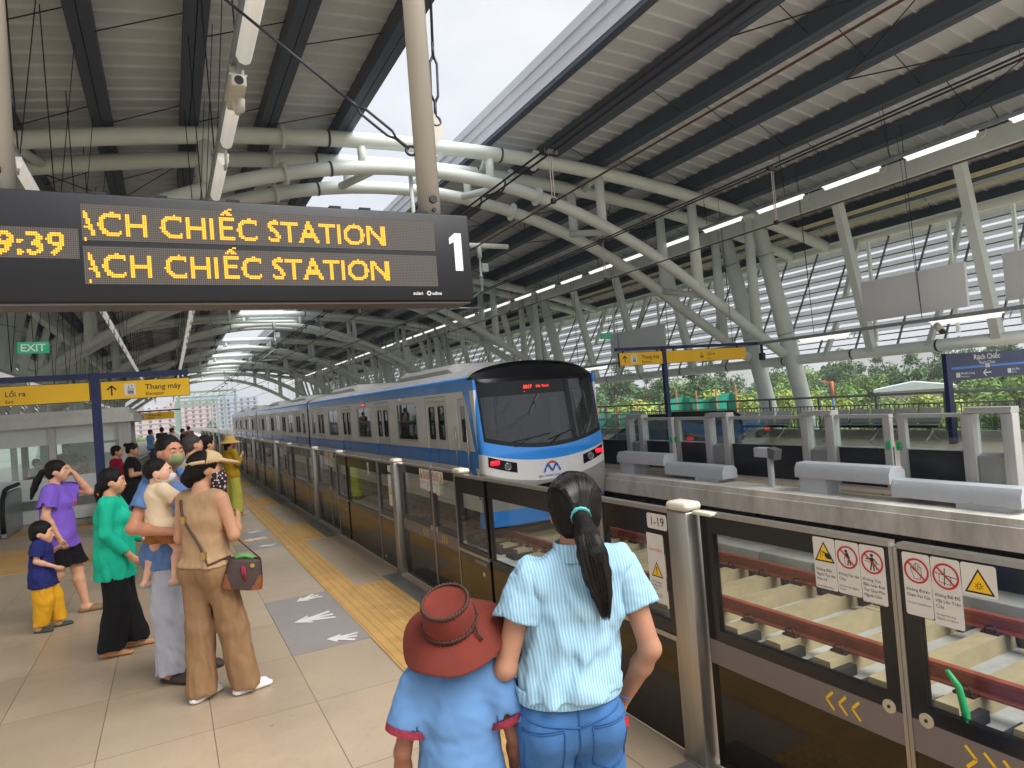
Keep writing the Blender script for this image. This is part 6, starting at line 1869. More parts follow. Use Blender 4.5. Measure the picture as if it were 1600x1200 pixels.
hat_part([hat_ring(.074, .083, wav=.002), hat_ring(.06, .080), hat_ring(.035, .074), hat_ring(.01, .072), hat_ring(.001, .072)], 'crown_top', RUST)
BRD = M('braid_brown', (64, 34, 28), 0.6, 0, 0.25, 60)
def braid(ring, name, r=.0042):
    m = MB(hat.location); n = 120
    for ph in (0, PI):
        pts = []
        for k in range(n):
            a = 2 * PI * k / n; w = 20 * a + ph
            b = ring(a); pts.append(HT((b[0] * (1 + .03 * math.cos(w)), b[1] * (1 + .03 * math.cos(w)), b[2] + .004 * math.sin(w))))
        m.tube(pts, r * .8, 5, closed=True)
    return m.build(name, BRD, hat)
braid(lambda a: (.077 * .92 * math.cos(a), .077 * math.sin(a), .083), 'top_braid', .0055)
braid(lambda a: (.0915 * .92 * math.cos(a), .0915 * math.sin(a), .012 + .004 * math.sin(a)), 'band_braid')
m = MB(hat.location); m.tube([HT((.078, -.05, .014)), HT((.086, -.07, .004)), HT((.095, -.085, -.010))], .004, 5); m.build('band_tail', BRD, hat)

# --- woman in tan
TAN = cloth('tan_knit', (182, 149, 114), 0.9, 0.07, 300, 0.15); TANP = cloth('tan_trousers', (146, 114, 82), 0.8, 0.08, 350, 0.08)
tP = dict(J=dict(elR=(.235, .02, 1.13), elL=(-.235, .0, 1.11), wrR=(.10, .20, 1.20), wrL=(-.08, .21, 1.12), ankR=(.14, .12, .075), kneeR=(.12, .07, .49), ankL=(-.09, -.05, .075), kneeL=(-.09, -.01, .49), toeR=28, toeL=0, head=(.01, .03, 1.585)),
          head=(-32, 0), skin=(204, 152, 118), fat=1.08,
          hair=dict(vol=.013, tails=[[(0, -.10, -.02, .045), (0, -.125, -.05, .04), (0, -.11, -.09, .03)]]),
          top=dict(mat=TAN, name='sleeveless_top', o=.012, hem=.93, neck=.07, fold=.004, ff=30, seed=2),
          bottom=dict(mat=TANP, legs=(.098, .090, .098, .04), o=.010, fold=.009, ff=20, zd=.12), shoes=dict(mat=M('shoe_white', (226, 224, 222), 0.6, 0, 0.05)))
tan = figure('woman in tan sleeveless top and wide trousers with a beige sun visor', (.17, 4.88, 0), 48, 1.60, tP, vox=.007)
s, J, hd = tP['s_'], tP['J_'], tP['hd_']
G = Sdf(hd(0, 0, .05) - .25, hd(0, 0, .05) + .25, .005); HRn = np.array(rot(math.radians(-32), 0))
G.ell(hd(0, -.0, .06), np.array((.100, .118, .075)) * s, 0, 'u', HRn); G.ell(hd(0, .0, .045), np.array((.094, .112, .071)) * s, 0, 's', HRn)
G.cut(np.array(HRn @ np.array((0, -1, .35))), hd(0, -.015, .06)); G.cut(np.array(HRn @ np.array((0, .1, -1))), hd(0, 0, .035))
G.ell(hd(0, .13, .045), np.array((.092, .105, .016)) * s, .012, 'u', np.array(rot(math.radians(-32), math.radians(-14)))); G.ell(hd(0, .03, .02), np.array((.088, .095, .06)) * s, .004, 's', HRn)
cap = thing('sun_visor', 'beige visor cap worn by the woman in tan', 'cap', (.17, 4.88, 0), -math.radians(48)); G.build('visor', cloth('visor_beige', (214, 186, 142), 0.8), cap, 1)
m = MB(); m.tube([hd(.092, -.02, .055), hd(.06, -.095, .05), hd(0, -.122, .045), hd(-.06, -.095, .05), hd(-.092, -.02, .055)], .012, 8); m.build('strap', cloth('visor_beige', (214, 186, 142), 0.8), cap)
# patterned face cloth at her cheek
FLOR = M('floral_black', (36, 28, 32), 0.85); 
def spots(m, c2, sc_, th, c3=None):
    nt = m.node_tree; N = nt.nodes; L = nt.links; b = N['Principled BSDF']; src = b.inputs['Base Color'].links[0].from_socket
    tc = N.new('ShaderNodeTexCoord'); vo = N.new('ShaderNodeTexVoronoi'); vo.inputs['Scale'].default_value = sc_; L.new(tc.outputs['Object'], vo.inputs['Vector'])
    lt = N.new('ShaderNodeMath'); lt.operation = 'LESS_THAN'; lt.inputs[1].default_value = th; L.new(vo.outputs['Distance'], lt.inputs[0])
    x = N.new('ShaderNodeMix'); x.data_type = 'RGBA'; L.new(lt.outputs[0], x.inputs['Factor']); L.new(src, x.inputs['A'])
    if c3:
        r = N.new('ShaderNodeMix'); r.data_type = 'RGBA'; sp = N.new('ShaderNodeSeparateColor'); L.new(vo.outputs['Color'], sp.inputs[0]); g = N.new('ShaderNodeMath'); g.operation = 'GREATER_THAN'; g.inputs[1].default_value = .5; L.new(sp.outputs[0], g.inputs[0])
        L.new(g.outputs[0], r.inputs['Factor']); r.inputs['A'].default_value = (*lin(c2), 1); r.inputs['B'].default_value = (*lin(c3), 1); L.new(r.outputs['Result'], x.inputs['B'])
    else: x.inputs['B'].default_value = (*lin(c2), 1)
    L.new(x.outputs['Result'], b.inputs['Base Color'])
spots(FLOR, (226, 196, 200), 55, .34)
G = Sdf(hd(0, .05, -.1) - .22, hd(0, .05, -.1) + .22, .005)
G.ell(hd(0, .03, -.055), np.array((.080, .090, .075)) * s, .02, 'u', HRn); G.cone(hd(0, .06, -.09), hd(.02, .075, -.23), .075 * s, .05 * s, .03); G.ell(hd(0, .0, -.05), np.array((.072, .085, .16)) * s, .005, 's', HRn); G.cut(np.array(HRn @ np.array((0, -1, 0))), hd(0, .0, 0)); G.cut(np.array(HRn @ np.array((0, 0, 1))), hd(0, 0, -.02))
G.warp(.006, 55, 9, .2); fc = thing('face_cloth', 'black and pink floral face cloth hanging from the visor of the woman in tan', 'face cloth', (.17, 4.88, 0), -math.radians(48)); G.build('cloth', FLOR, fc, 1)
# handbag on its strap
bag = thing('handbag', 'dark brown bucket handbag with tan leather corners, on the hip of the woman in tan', 'handbag', (.17, 4.88, 0), -math.radians(48))
BG = M('bag_brown', (66, 48, 42), 0.55, 0, 0.15, 60); BT = M('bag_tan', (128, 72, 40), 0.5, 0, 0.15, 20)
bc = np.array((.255, .045, .815))
Rb = rot(math.radians(38), 0, math.radians(10))
def bag_ring(z, w, d, n=40): return [(math.copysign(abs(math.cos(2 * PI * k / n)) ** .55, math.cos(2 * PI * k / n)) * w, math.copysign(abs(math.sin(2 * PI * k / n)) ** .55, math.sin(2 * PI * k / n)) * d, z) for k in range(n)]
prof_ = [(-.105, .0, .0), (-.105, .105, .05), (-.098, .122, .064), (-.06, .121, .064), (-.02, .116, .06), (.03, .108, .053), (.075, .099, .044), (.09, .095, .038), (.088, .088, .032), (.06, .085, .03), (.055, .0, .0)]
prof_ = [tuple(a_ + (b_ - a_) * q / 4 for a_, b_ in zip(p_, n_)) for p_, n_ in zip(prof_[:-1], prof_[1:]) for q in range(4)] + [prof_[-1]]
rg = [bag_ring(z, max(w, .001), max(d, .001), 96) for z, w, d in prof_]
mA, mB_ = MB(), MB()
for i in range(len(rg) - 1):
    for k in range(96):
        q = [rg[i][k], rg[i][(k + 1) % 96], rg[i + 1][(k + 1) % 96], rg[i + 1][k]]
        cx = sum(v[0] for v in q) / 4; cz = sum(v[2] for v in q) / 4
        corner = cz < -.012 and abs(cx) > .052 + (cz + .105) * .45
        g = mB_ if corner else mA; e = 1.012 if corner else 1.0
        g.add([bc + np.array(Rb @ V((v[0] * e, v[1] * e, v[2]))) for v in q], [(0, 1, 2, 3)], 0, False)
mA.build('bag_body', BG, bag); mB_.build('leather_corner', BT, bag)
P3 = lambda x, y, z: bc + np.array(Rb @ V((x, y, z)))
m = MB(); 
tb = tP['_top']
def back_pt(x, z): return np.array(on_back(tb, x, z, .006))
st = [np.array((-.115, .03, 1.345))] + [back_pt(-.105 + .24 * k / 7, 1.30 - .40 * k / 7) for k in range(8)] + [P3(-.09, .0, .10)]
m.tube(st, .0085, 6); m.tube([P3(.09, .0, .09), np.array((.19, .08, 1.02)), np.array((.05, .13, 1.25)), np.array((-.09, .06, 1.36))], .006, 6)
m.build('strap', M('strap_brown', (72, 48, 34), 0.5), bag)
m = MB()
for k in (3, 7): m.box(st[k], (.03, .02, .045))
m.cyl(P3(.05, -.05, .055), P3(.05, -.06, .055), .014, 12); m.build('buckle', M('brass', (196, 168, 96), 0.3, 0.8), bag)
m = MB(); m.tube([P3(.0, -.06, .05), P3(.012, -.07, .01), P3(.02, -.066, -.04)], .008, 6); m.tube([P3(-.012, -.06, .05), P3(-.004, -.07, .015), P3(.004, -.066, -.02)], .007, 6); m.build('bow_ribbon', M('ribbon', (150, 40, 60), 0.7, 0, 0.4, 60), bag)
m = MB(); m.tube([P3(-.06, -.035, .10), P3(.0, -.04, .115), P3(.05, -.03, .10)], .012, 6); m.build('green_scarf', M('scarf_green', (90, 170, 90), 0.7), bag)

# --- man carrying a toddler
POLO = cloth('polo_blue', (92, 124, 172), 0.85, 0.07); GREYT_ = cloth('trousers_grey', (172, 174, 184), 0.85, 0.07)
MASKG = cloth('mask_green', (140, 158, 112), 0.8)
mP = dict(J=dict(elR=(.345, -.05, 1.12), wrR=(.315, .22, 1.075), elL=(-.24, .0, 1.13), wrL=(-.02, .25, 1.16), head=(0, .03, 1.59), ankL=(-.12, .05, .075)), head=(-26, 0), skin=(190, 132, 102), fat=1.12, mask=MASKG, palmR=(0, 0, 1), palmL=(0, -1, .3), hdR=(-.5, .85, .0),
          hair=dict(vol=.007, line=.018, nape=True, side=False), top=dict(mat=POLO, name='polo_shirt', o=.018, hem=.80, sl=(.6, .072, .078), neck=.068, vneck=True, fold=.005, seed=12),
          bottom=dict(mat=GREYT_, legs=(.112, .108, .095, .07), o=.012, fold=.009, ff=20, zd=.15, over=False), shoes=dict(mat=M('sandal_brown', (60, 44, 38), 0.7), style='clog'))
man = figure('man in a blue polo shirt and grey trousers, green face mask, carrying a toddler', (-.03, 5.47, 0), 122, 1.715, mP, vox=.007)
CREAM = cloth('toddler_cream', (226, 204, 172), 0.85, 0.06)
cP = dict(J=dict(kneeR=(.13, .16, .62), kneeL=(-.17, .02, .58), ankR=(.16, .06, .26), ankL=(-.22, -.10, .24), hipR=(.09, .02, .9), hipL=(-.09, .02, .9), elR=(.27, .12, 1.2), wrR=(.2, .34, 1.18), elL=(-.25, .04, 1.12), wrL=(-.2, .26, 1.1), shR=(.165, 0, 1.36), shL=(-.165, 0, 1.36), head=(.0, .04, 1.55), toeR=20, toeL=-20),
          head=(-38, 4), hs=1.52, skin=(220, 170, 142), fat=1.2, mask=cloth('mask_floral', (214, 212, 214), 0.8, 0.25, 200),
          hair=dict(vol=.004, line=.024, nape=False, side=False), top=dict(mat=CREAM, o=.02, hem=.86, sl=(.78, .085, .085), neck=.07, fold=.004, seed=6),
          bottom=dict(mat=cloth('toddler_shorts', (150, 100, 56)), legs=(.115, .10, .10, .70), o=.012, wz=1.0), shoes=dict(mat=M('toddler_shoe', (150, 146, 140), 0.7), style='clog'))
todd = figure('toddler in a cream T-shirt with a patterned mask, held on the man’s arm', (-.10, 5.235, .605), 62, .955, cP, vox=.006)
todd['label'] = 'toddler in a cream T-shirt and patterned mask, held on an arm of the man'

# --- woman in teal
TEAL = cloth('teal_tunic', (18, 176, 142), 0.75, 0.07, 350, 0.08); BLK = cloth('trousers_black', (20, 19, 22), 0.85, 0.15)
eP = dict(J=dict(elR=(.215, -.02, 1.13), wrR=(.19, .15, .92), elL=(-.215, .03, 1.12), wrL=(-.15, .24, .98), ankR=(.10, -.07, .075), kneeR=(.10, .02, .5), ankL=(-.1, .10, .075), toeR=5, toeL=-4), palmR=(-.9, .4, 0), head=(-2, -2), skin=(206, 152, 118), fat=1.14,
          hair=dict(vol=.013, line=.004, tails=[[(0, -.10, -.04, .05), (.0, -.115, -.10, .04), (0, -.11, -.16, .032), (0, -.10, -.22, .02)]], tie=((0, -.112, -.10), .043, M('tie_orange', (214, 96, 60), 0.7))),
          top=dict(mat=TEAL, name='tunic', o=.027, hem=.70, sl=(1.85, .066, .05), flare=(.68, .215, .165), neck=.074, vneck=True, bust=.022, fold=.005, seed=31, ff=24, zd=.3, slits=((.045, ((.235, .0, .93), (.25, .0, .54))), (.045, ((-.235, .0, .93), (-.25, .0, .54))))),
          bottom=dict(mat=BLK, legs=(.108, .10, .118, .07), o=.010, fold=.010, ff=17, zd=.12), shoes=dict(mat=M('sandal_tan', (196, 140, 90), 0.5), style='heel'))
teal = figure('woman in a teal tunic and black flared trousers, pearl necklace', (-.45, 6.40, 0), 97, 1.475, eP, vox=.007)
s, J = eP['s_'], eP['J_']
m = MB()
for k in range(34):
    a = 2 * PI * k / 34; c = J['neck'] + np.array((.066 * math.cos(a), .012 + .07 * math.sin(a), .0 - .028 * math.sin(a))) * s
    m.lathe([(0, -.005), (.005, -.002), (.005, .002), (0, .005)], c, 6)
m.build('necklace', M('pearl', (236, 226, 214), 0.25), teal)
hb = thing('cloth_bag', 'small floral cloth bag held in front of the woman in teal', 'bag', (-.45, 6.40, 0), -math.radians(97))
FL2 = M('floral_white', (216, 206, 204), 0.85); spots(FL2, (184, 36, 70), 60, .36, (46, 66, 60))
wl = J['wrL']; G = Sdf(wl + np.array((-.2, -.15, -.32)), wl + np.array((.2, .2, .05)), .006)
G.ell(wl + np.array((.02, .08, -.14)), (.07, .085, .075), .02); G.cone(wl + np.array((.01, .05, -.06)), wl + np.array((.02, .08, -.14)), .035, .06, .03); G.warp(.005, 50, 3); G.build('bag_body', FL2, hb, 1)
m = MB(); m.tube([wl + np.array((.0, .03, .0)), wl + np.array((.0, .06, -.04)), wl + np.array((.02, .08, -.08))], .01, 6); m.build('handle', BLACKR, hb)

# --- woman in purple and the small boy
PURP = cloth('tshirt_purple', (124, 92, 198), 0.85, 0.07)
pP = dict(J=dict(elL=(-.20, .27, 1.32), wrL=(-.08, .155, 1.56), elR=(.235, -.04, 1.13), wrR=(.22, .06, .90), ankR=(.09, -.17, .09), kneeR=(.10, .0, .49), ankL=(-.10, .20, .075), kneeL=(-.10, .13, .50), toeL=-6, toeR=4, head=(0, .03, 1.59)), head=(-4, 0), hdL=(.35, -.45, .8), palmL=(.2, -1, 0), skin=(214, 162, 130), fat=1.16, curlL=.5,
          hair=dict(vol=.012, line=.006, tails=[[(0, -.11, .02, .03), (0, -.15, .0, .03), (0, -.20, -.08, .038), (0, -.235, -.17, .034), (0, -.265, -.27, .014)]], tie=((0, -.118, .018), .03, BLACKR)),
          top=dict(mat=PURP, name='tshirt', o=.024, hem=.76, sl=(.66, .086, .095), flare=(.74, .20, .155), neck=.066, fold=.006, ff=24, seed=41, bust=.012),
          bottom=dict(mat=cloth('shorts_black', (16, 15, 17)), legs=(.115, .105, .09, .56), o=.016, name='shorts'), shoes=dict(mat=M('slipper_brown', (134, 106, 76), 0.8), style='clog'))
purp = figure('woman in a purple T-shirt and black shorts, one hand on her forehead', (-1.03, 8.0, 0), 98, 1.53, pP, vox=.0075)
J, s = pP['J_'], pP['s_']
m = MB(); from mathutils.bvhtree import BVHTree
_b = BVHTree.FromPolygons([v.co for v in pP['_top'].data.vertices], [p.vertices[:] for p in pP['_top'].data.polygons])
def print_on(m, pts, mi, y0=1.0):
    vs = []
    for x, z in pts:
        h = _b.ray_cast(V((x, y0, z)), V((0, -1, 0))); vs.append((h[0] + V((0, .003, 0))) if h[0] is not None else V((x, .12, z)))
    m.add(vs, [tuple(range(len(vs)))], mi)
for k in range(8):
    x0 = .05 - .0155 * k
    for zz in (1.115, 1.085, 1.06): print_on(m, [(x0, zz), (x0 - .013, zz), (x0 - .013, zz + .026), (x0, zz + .026)], 0 if k < 3 else 1)
m.build('chest_print', [M('print_white', (226, 224, 228), 0.7), M('print_pink', (214, 84, 170), 0.7)], pP['_top'])
bP = dict(J=dict(elR=(.225, -.02, 1.12), wrR=(.17, .20, 1.0), elL=(-.22, .06, 1.16), wrL=(-.10, .24, 1.27), ankL=(-.10, .16, .075), kneeL=(-.1, .1, .47), ankR=(.1, -.06, .075), hipR=(.1, 0, .82), hipL=(-.1, 0, .82), pel=(0, 0, .88), head=(0, .03, 1.52), neck=(0, -.01, 1.39), shR=(.165, -.01, 1.34), shL=(-.165, -.01, 1.34)), head=(-4, -6), hs=1.5, skin=(216, 164, 132), fat=1.12,
          hair=dict(vol=.012, line=.012, nape=True), top=dict(mat=cloth('tshirt_navy', (36, 42, 104), 0.85), name='tshirt', o=.034, hem=.69, sl=(.72, .09, .098), flare=(.67, .225, .185), neck=.07, fold=.005, seed=51),
          bottom=dict(mat=cloth('trousers_mustard', (222, 164, 36), 0.85), legs=(.13, .125, .10, .11), o=.02, fold=.010, ff=24), shoes=dict(mat=M('clog_olive', (62, 74, 60), 0.8), style='clog'))
figure('small boy in a navy T-shirt, mustard trousers and olive clogs', (-1.12, 7.6, 0), 94, 1.0, bP, vox=.006)

# --- people further along the platform
def simple(label, x, y, yaw, H, top, bot, hair=None, J=None, skin=(204, 152, 120), legs=(.11, .1, .085, .1), sl=(.6, .075, .08), hem=.84, shoes=(50, 46, 44), vox=.011, head=(0, 0), group=None, **kw):
    P = dict(J=J or {}, skin=skin, head=head, hair=hair or dict(vol=.01), top=dict(mat=cloth('cloth_%d_%d_%d' % top, top), o=.018, hem=hem, sl=sl, fold=.005), bottom=dict(mat=cloth('cloth_%d_%d_%d' % bot, bot), legs=legs, o=.012), shoes=dict(mat=M('shoe_%d_%d_%d' % shoes, shoes, 0.7)))
    for k, v in kw.items(): P[k] = v
    t = figure(label, (x, y, 0), yaw, H, P, group, vox); return t, P
bun = dict(vol=.012, tails=[[(0, -.09, .06, .03), (0, -.125, .075, .036), (0, -.13, .06, .03)]])
t, P = simple('woman in a black dress with a hair bun, looking at her phone', -.60, 13.3, 92, 1.53, (22, 20, 23), (22, 20, 23), bun, dict(elR=(.235, .0, 1.12), wrR=(.14, .25, 1.14), elL=(-.22, .03, 1.12), wrL=(-.05, .27, 1.14)), fat=1.15, hem=.5, vox=.009, head=(-6, -12), sl=(.55, .08, .085))
t, P = simple('woman in a dark red top behind the woman in the black dress', -.86, 13.9, 100, 1.50, (140, 20, 48), (30, 30, 34), None, vox=.011, hem=.78)
YT = (178, 140, 26)
t, P = simple('woman in a mustard top and lime trousers with a straw hat and pink mask', 1.0, 13.8, 62, 1.47, YT, (186, 184, 80), dict(vol=.012, tails=[[(0, -.1, -.04, .05), (0, -.1, -.12, .04)]]), dict(elR=(.22, .02, 1.14), wrR=(.11, .2, 1.3), elL=(-.22, .02, 1.12), wrL=(-.1, .22, 1.16)), vox=.009, legs=(.115, .115, .14, .07), sl=(1.6, .07, .05), mask=cloth('mask_pink', (206, 120, 140)), head=(-14, 0), shoes=(190, 176, 90))
hd = P['hd_']; sh = thing('straw_hat', 'wide straw hat worn by the woman in mustard and lime', 'hat', (1.0, 13.8, 0), -math.radians(62)); c = hd(0, -.01, .055)
m = MB(); m.lathe([(.085, .0), (.16, -.03), (.20, -.05), (.202, -.046), (.16, -.022), (.098, .012), (.094, .06), (.075, .088), (.03, .095), (0, .095)], c, 28); m.build('hat_body', M('straw', (214, 178, 98), 0.85, 0, 0.15, 60), sh)
simple('grey haired man in a white shirt, half hidden behind the man in blue', .22, 8.6, 70, 1.66, (206, 204, 200), (70, 72, 80), dict(vol=.007, line=.016, side=False, mat=hair_mat('hair_grey', (70, 66, 64))), vox=.009)
simple('woman with black hair and a pale collar, facing the train behind the others', .40, 9.6, 66, 1.62, (222, 214, 200), (60, 56, 60), dict(vol=.012, tails=[[(0, -.1, -.03, .045), (0, -.115, -.08, .03)]]), vox=.009)
t, P = simple('person in blue with a big blue backpack, walking far down the platform', -1.55, 28.0, 5, 1.68, (40, 84, 190), (36, 40, 60), vox=.014)
bp = thing('backpack', 'blue backpack on the far walking person', 'backpack', (-1.55, 28.0, 0), -math.radians(5)); m = MB(); m.rbox(-.16, .16, -.32, -.13, 1.0, 1.45, .05); m.build('bag_body', M('backpack_blue', (28, 70, 190), 0.7), bp)
simple('woman in a brown sleeveless top, far down the platform', -1.15, 25.5, 30, 1.55, (120, 70, 44), (40, 36, 40), bun, vox=.013)
simple('person in a light blue shirt among the far group', -.75, 34, 60, 1.66, (96, 150, 214), (50, 56, 80), vox=.015)
simple('person in dark clothes among the far group', -.30, 34.8, 20, 1.72, (44, 46, 54), (36, 36, 40), vox=.015)
simple('person in a white shirt among the far group, beside the one in dark clothes', .10, 33.5, 70, 1.66, (214, 208, 214), (60, 62, 74), vox=.015)
simple('woman in black at the right of the far group', .55, 35.0, 80, 1.58, (40, 34, 38), (44, 40, 44), vox=.015)
simple('person in a brown jacket far down the platform near the tactile strip', .9, 39.0, 0, 1.66, (110, 84, 66), (44, 44, 52), vox=.016)
# ================================================================ FAR PLATFORM FURNITURE
RAILG = M('fence_grey', (120, 126, 130), 0.45, 0.4, 0.08, 4)
t = thing('platform_fence', 'grey railing with thin upright bars along the back of the far platform', 'fence', (16.55, 8, .2)); off = t.location
m = MB(off); m.tube([(16.5, 2, 1.13), (16.5, 60, 1.13)], .032, 8); m.bb(16.49, 16.53, 2, 60, .86, .89); m.bb(16.49, 16.53, 2, 60, .27, .30); m.build('rail', RAILG, t)
m = MB(off); y = 2.0
while y < 14.4: m.bb(16.50, 16.52, y - .011, y + .011, .30, .86); y += .125
m.build_each('picket', RAILG, t)
m = MB(off)
while y < 45: m.bb(16.50, 16.52, y - .011, y + .011, .30, .86); y += .125
o = m.build('picket', RAILG, t); o['kind'] = 'stuff'
y = 2.6
while y < 46:
    m = MB(off); m.bb(16.47, 16.55, y - .025, y + .025, .2, 1.12); m.build('fence_post', RAILG, t); y += 1.75
CH = M('chair_steel', (188, 190, 192), 0.35, 0.6, 0.08, 6)
def bench(y0, n, label):
    t = thing('bench', label, 'bench', (15.7, y0, 0), group='steel benches on the far platform'); off = t.location
    for k in range(n):
        y = y0 + .30 + k * .60
        m = MB(off); m.prism([(15.42, .44), (15.46, .46), (15.78, .43), (15.90, .45), (15.90, .43), (15.78, .41), (15.45, .43)], (0, y - .26, 0), (1, 0, 0), (0, 0, 1), (0, 1, 0), .52); m.build('seat', CH, t)
        m = MB(off); m.prism([(15.88, .46), (15.98, .80), (16.02, .80), (15.92, .45)], (0, y - .26, 0), (1, 0, 0), (0, 0, 1), (0, 1, 0), .52); m.build('backrest', CH, t)
    m = MB(off); m.bb(15.66, 15.74, y0, y0 + n * .6, .36, .41); m.build('beam', M('chair_black', (30, 30, 32), 0.5), t)
    for q in (.15, n * .3, n * .6 - .15):
        m = MB(off); y = y0 + q
        m.tube([(15.7, y, .36), (15.66, y, .2), (15.40, y, .02)], .022, 6); m.tube([(15.7, y, .36), (15.74, y, .2), (15.98, y, .02)], .022, 6); m.build('leg', CH, t)
bench(9.35, 5, 'steel bench on splayed legs behind the far screen, left of the station sign')
bench(13.6, 5, 'steel bench on splayed legs behind the far screen, near the two columns')
# escalator head on the far platform
t = thing('escalator', 'escalator head with rounded black handrails on the far platform, left of the blue post', 'escalator', (13.2, 14.3, 0)); off = t.location
for x in (12.7, 13.7):
    m = MB(off); pr = [(13.4, .05), (13.4, .75), (13.6, .92), (16.2, .92), (20, -.6), (20, -1.0), (15.8, .05)]
    m.prism([(a, b) for a, b in pr], (x - .03, 0, 0), (0, 1, 0), (0, 0, 1), (1, 0, 0), .06); m.build('balustrade', M('escalator_panel', (140, 150, 156), 0.35, 0.5), t)
    m = MB(off); m.tube([(x, 13.36, .2), (x, 13.34, .6), (x, 13.42, .86), (x, 13.62, .96), (x, 16.2, .96), (x, 20, -.56)], .04, 8); m.build('handrail', BLACKR, t)
t = thing('stair_railing', 'steel stair railing slanting down behind the far screen, right of the train nose', 'railing', (12.2, 17, 0)); off = t.location
m = MB(off)
for z in (1.05, .75, .45): m.tube([(12.2, 15.5, z), (12.2, 17.0, z), (12.2, 21, z - 2.2)], .022, 6)
for y in (15.5, 16.25, 17.0): m.cyl((12.2, y, 0), (12.2, y, 1.05), .022, 6)
m.build('rail', STEELD, t)
# potted blades behind the fence
LEAFY = M('leaf_bright', (86, 132, 44), 0.6, 0, 0.35, 3, lin_in=False)
PRN = random.Random(3)
NTH = ['first', 'second', 'third', 'fourth', 'fifth', 'sixth', 'seventh', 'eighth', 'ninth', 'tenth', 'eleventh', 'twelfth', 'thirteenth', 'fourteenth', 'fifteenth', 'sixteenth', 'seventeenth']
for k in range(9):
    y = 4.8 + k * .95 + PRN.uniform(-.2, .2)
    m = MB((16.95, y, .12))
    for j in range(26):
        a = PRN.uniform(0, 2 * PI); L_ = PRN.uniform(.3, .62); ln = PRN.uniform(.25, .8)
        d = V((math.cos(a), math.sin(a), 0)); n = V((-d.y, d.x, 0))
        p = [V((16.95, y, .12)) + d * (L_ * ln * f * f) + V((0, 0, L_ * f * (1 - .25 * f * ln))) for f in (0, .35, .7, 1)]
        w = (.012, .022, .016, .001); vs = [q + n * s_ * w[i] for i, q in enumerate(p) for s_ in (-1, 1)]
        m.add(vs, [(0, 1, 3, 2), (2, 3, 5, 4), (4, 5, 7, 6)])
    o = m.build('leafy_plant', LEAFY); o.location = (16.95, y, .12)
    tag(o, f'{NTH[k]} tuft of narrow green leaves behind the far fence, counted away from the camera', 'plant', 'leafy plants behind the far fence')

# ================================================================ NEAR PLATFORM: LIFT, STAIR, ESCALATOR
LGL = glass('lift_glass', (0.80, 0.90, 0.88), 1.0, 0.02, 0.05)
FROST = M('frosted_panel', (226, 234, 232), 0.4, 0, 0.05, 2)
t = thing('elevator_house', 'glazed elevator enclosure with frosted bands and steel frame, behind the purple and teal women', 'elevator', (-2.1, 16.8, 0)); off = t.location
x0, x1, yf, yb = -3.45, -.86, 16.7, 20.5
m = MB(off)
for x in (x0, -2.15, x1): m.bb(x - .06, x + .06, yf - .06, yf + .06, 0, 1.95)
for x in (x0, x1): m.bb(x - .06, x + .06, yb - .06, yb + .06, 0, 1.95)
m.bb(x1 - .1, x1 + .12, yf - .12, yf + .1, 0, 2.0)
m.build('steel_frame', STEELD, t)
m = MB(off); m.bb(x0 - .3, x1 + .2, yf - .25, yb + .2, 1.951, 2.12); m.bb(x0 - .25, x1 + .12, yf - .15, yb + .1, 2.121, 2.26); m.build('roof_beam', M('lift_roof', (214, 216, 212), 0.5, 0.2), t)
for a, b in ((x0 + .06, -2.21), (-2.09, x1 - .1)):
    m = MB(off); m.bb(a, b, yf - .01, yf + .01, 1.58, 1.95); m.build('frosted_band', FROST, t)
    m = MB(off); m.bb(a, b, yf - .006, yf + .006, .92, 1.578); m.build('glass_pane', LGL, t)
    m = MB(off); m.bb(a, b, yf - .012, yf + .012, .48, .918); m.build('frosted_panel', FROST, t)
    m = MB(off); m.bb(a, b, yf - .03, yf + .03, .30, .478); m.build('grey_skirt', M('skirt_grey', (128, 132, 130), 0.4, 0.3), t)
    m = MB(off); m.bb(a, b, yf - .012, yf + .012, .02, .298); m.build('base_panel', FROST, t)
m = MB(off); m.bb(x1 - .012, x1 + .012, yf + .1, yb - .06, .5, 1.95); m.build('side_glass', LGL, t)
m = MB(off); m.bb(x1 - .014, x1 + .014, yf + .1, yb - .06, .02, .498); m.build('side_panel', FROST, t)
m = MB(off); m.bb(-2.2, -1.1, 18.4, 18.46, .05, 1.9); m.bb(-2.6, -2.45, 18.3, 18.45, .05, 1.9); m.build('lift_door', STEELD, t)
m = MB(off); m.bb(-2.9, -2.78, 18.0, 18.1, 0, 1.9); m.bb(-2.35, -2.25, 17.6, 17.7, 0, 1.9); m.build('inner_post', NAVY, t)
m = MB(off); rrect(m, V((-1.35, yf - .008, 1.33)), .32, .2, .01, V((1, 0, 0)), V((0, 0, 1)), 0); m.build('white_notice', WHITEP, t)
simple('person in a dark cap and black shirt inside the glazed elevator, holding a phone', -2.0, 17.5, 150, 1.58, (28, 28, 30), (60, 62, 66), dict(vol=.02, mat=M('cap_green', (24, 52, 44), 0.8)), dict(elR=(.22, .02, 1.13), wrR=(.04, .26, 1.14), elL=(-.22, .02, 1.13), wrL=(-.02, .27, 1.12)), vox=.012)
simple('person in a red shirt inside the glazed elevator, behind the one in the cap', -1.75, 18.0, 120, 1.25, (150, 28, 44), (50, 50, 56), None, vox=.013)
simple('person in white inside the glazed elevator, at its left', -2.55, 17.4, 120, 1.3, (206, 206, 208), (60, 60, 66), None, vox=.013)
t = thing('stair_balustrade', 'steel stair balustrade with slanting rail beside the elevator', 'balustrade', (-.8, 15, 0)); off = t.location
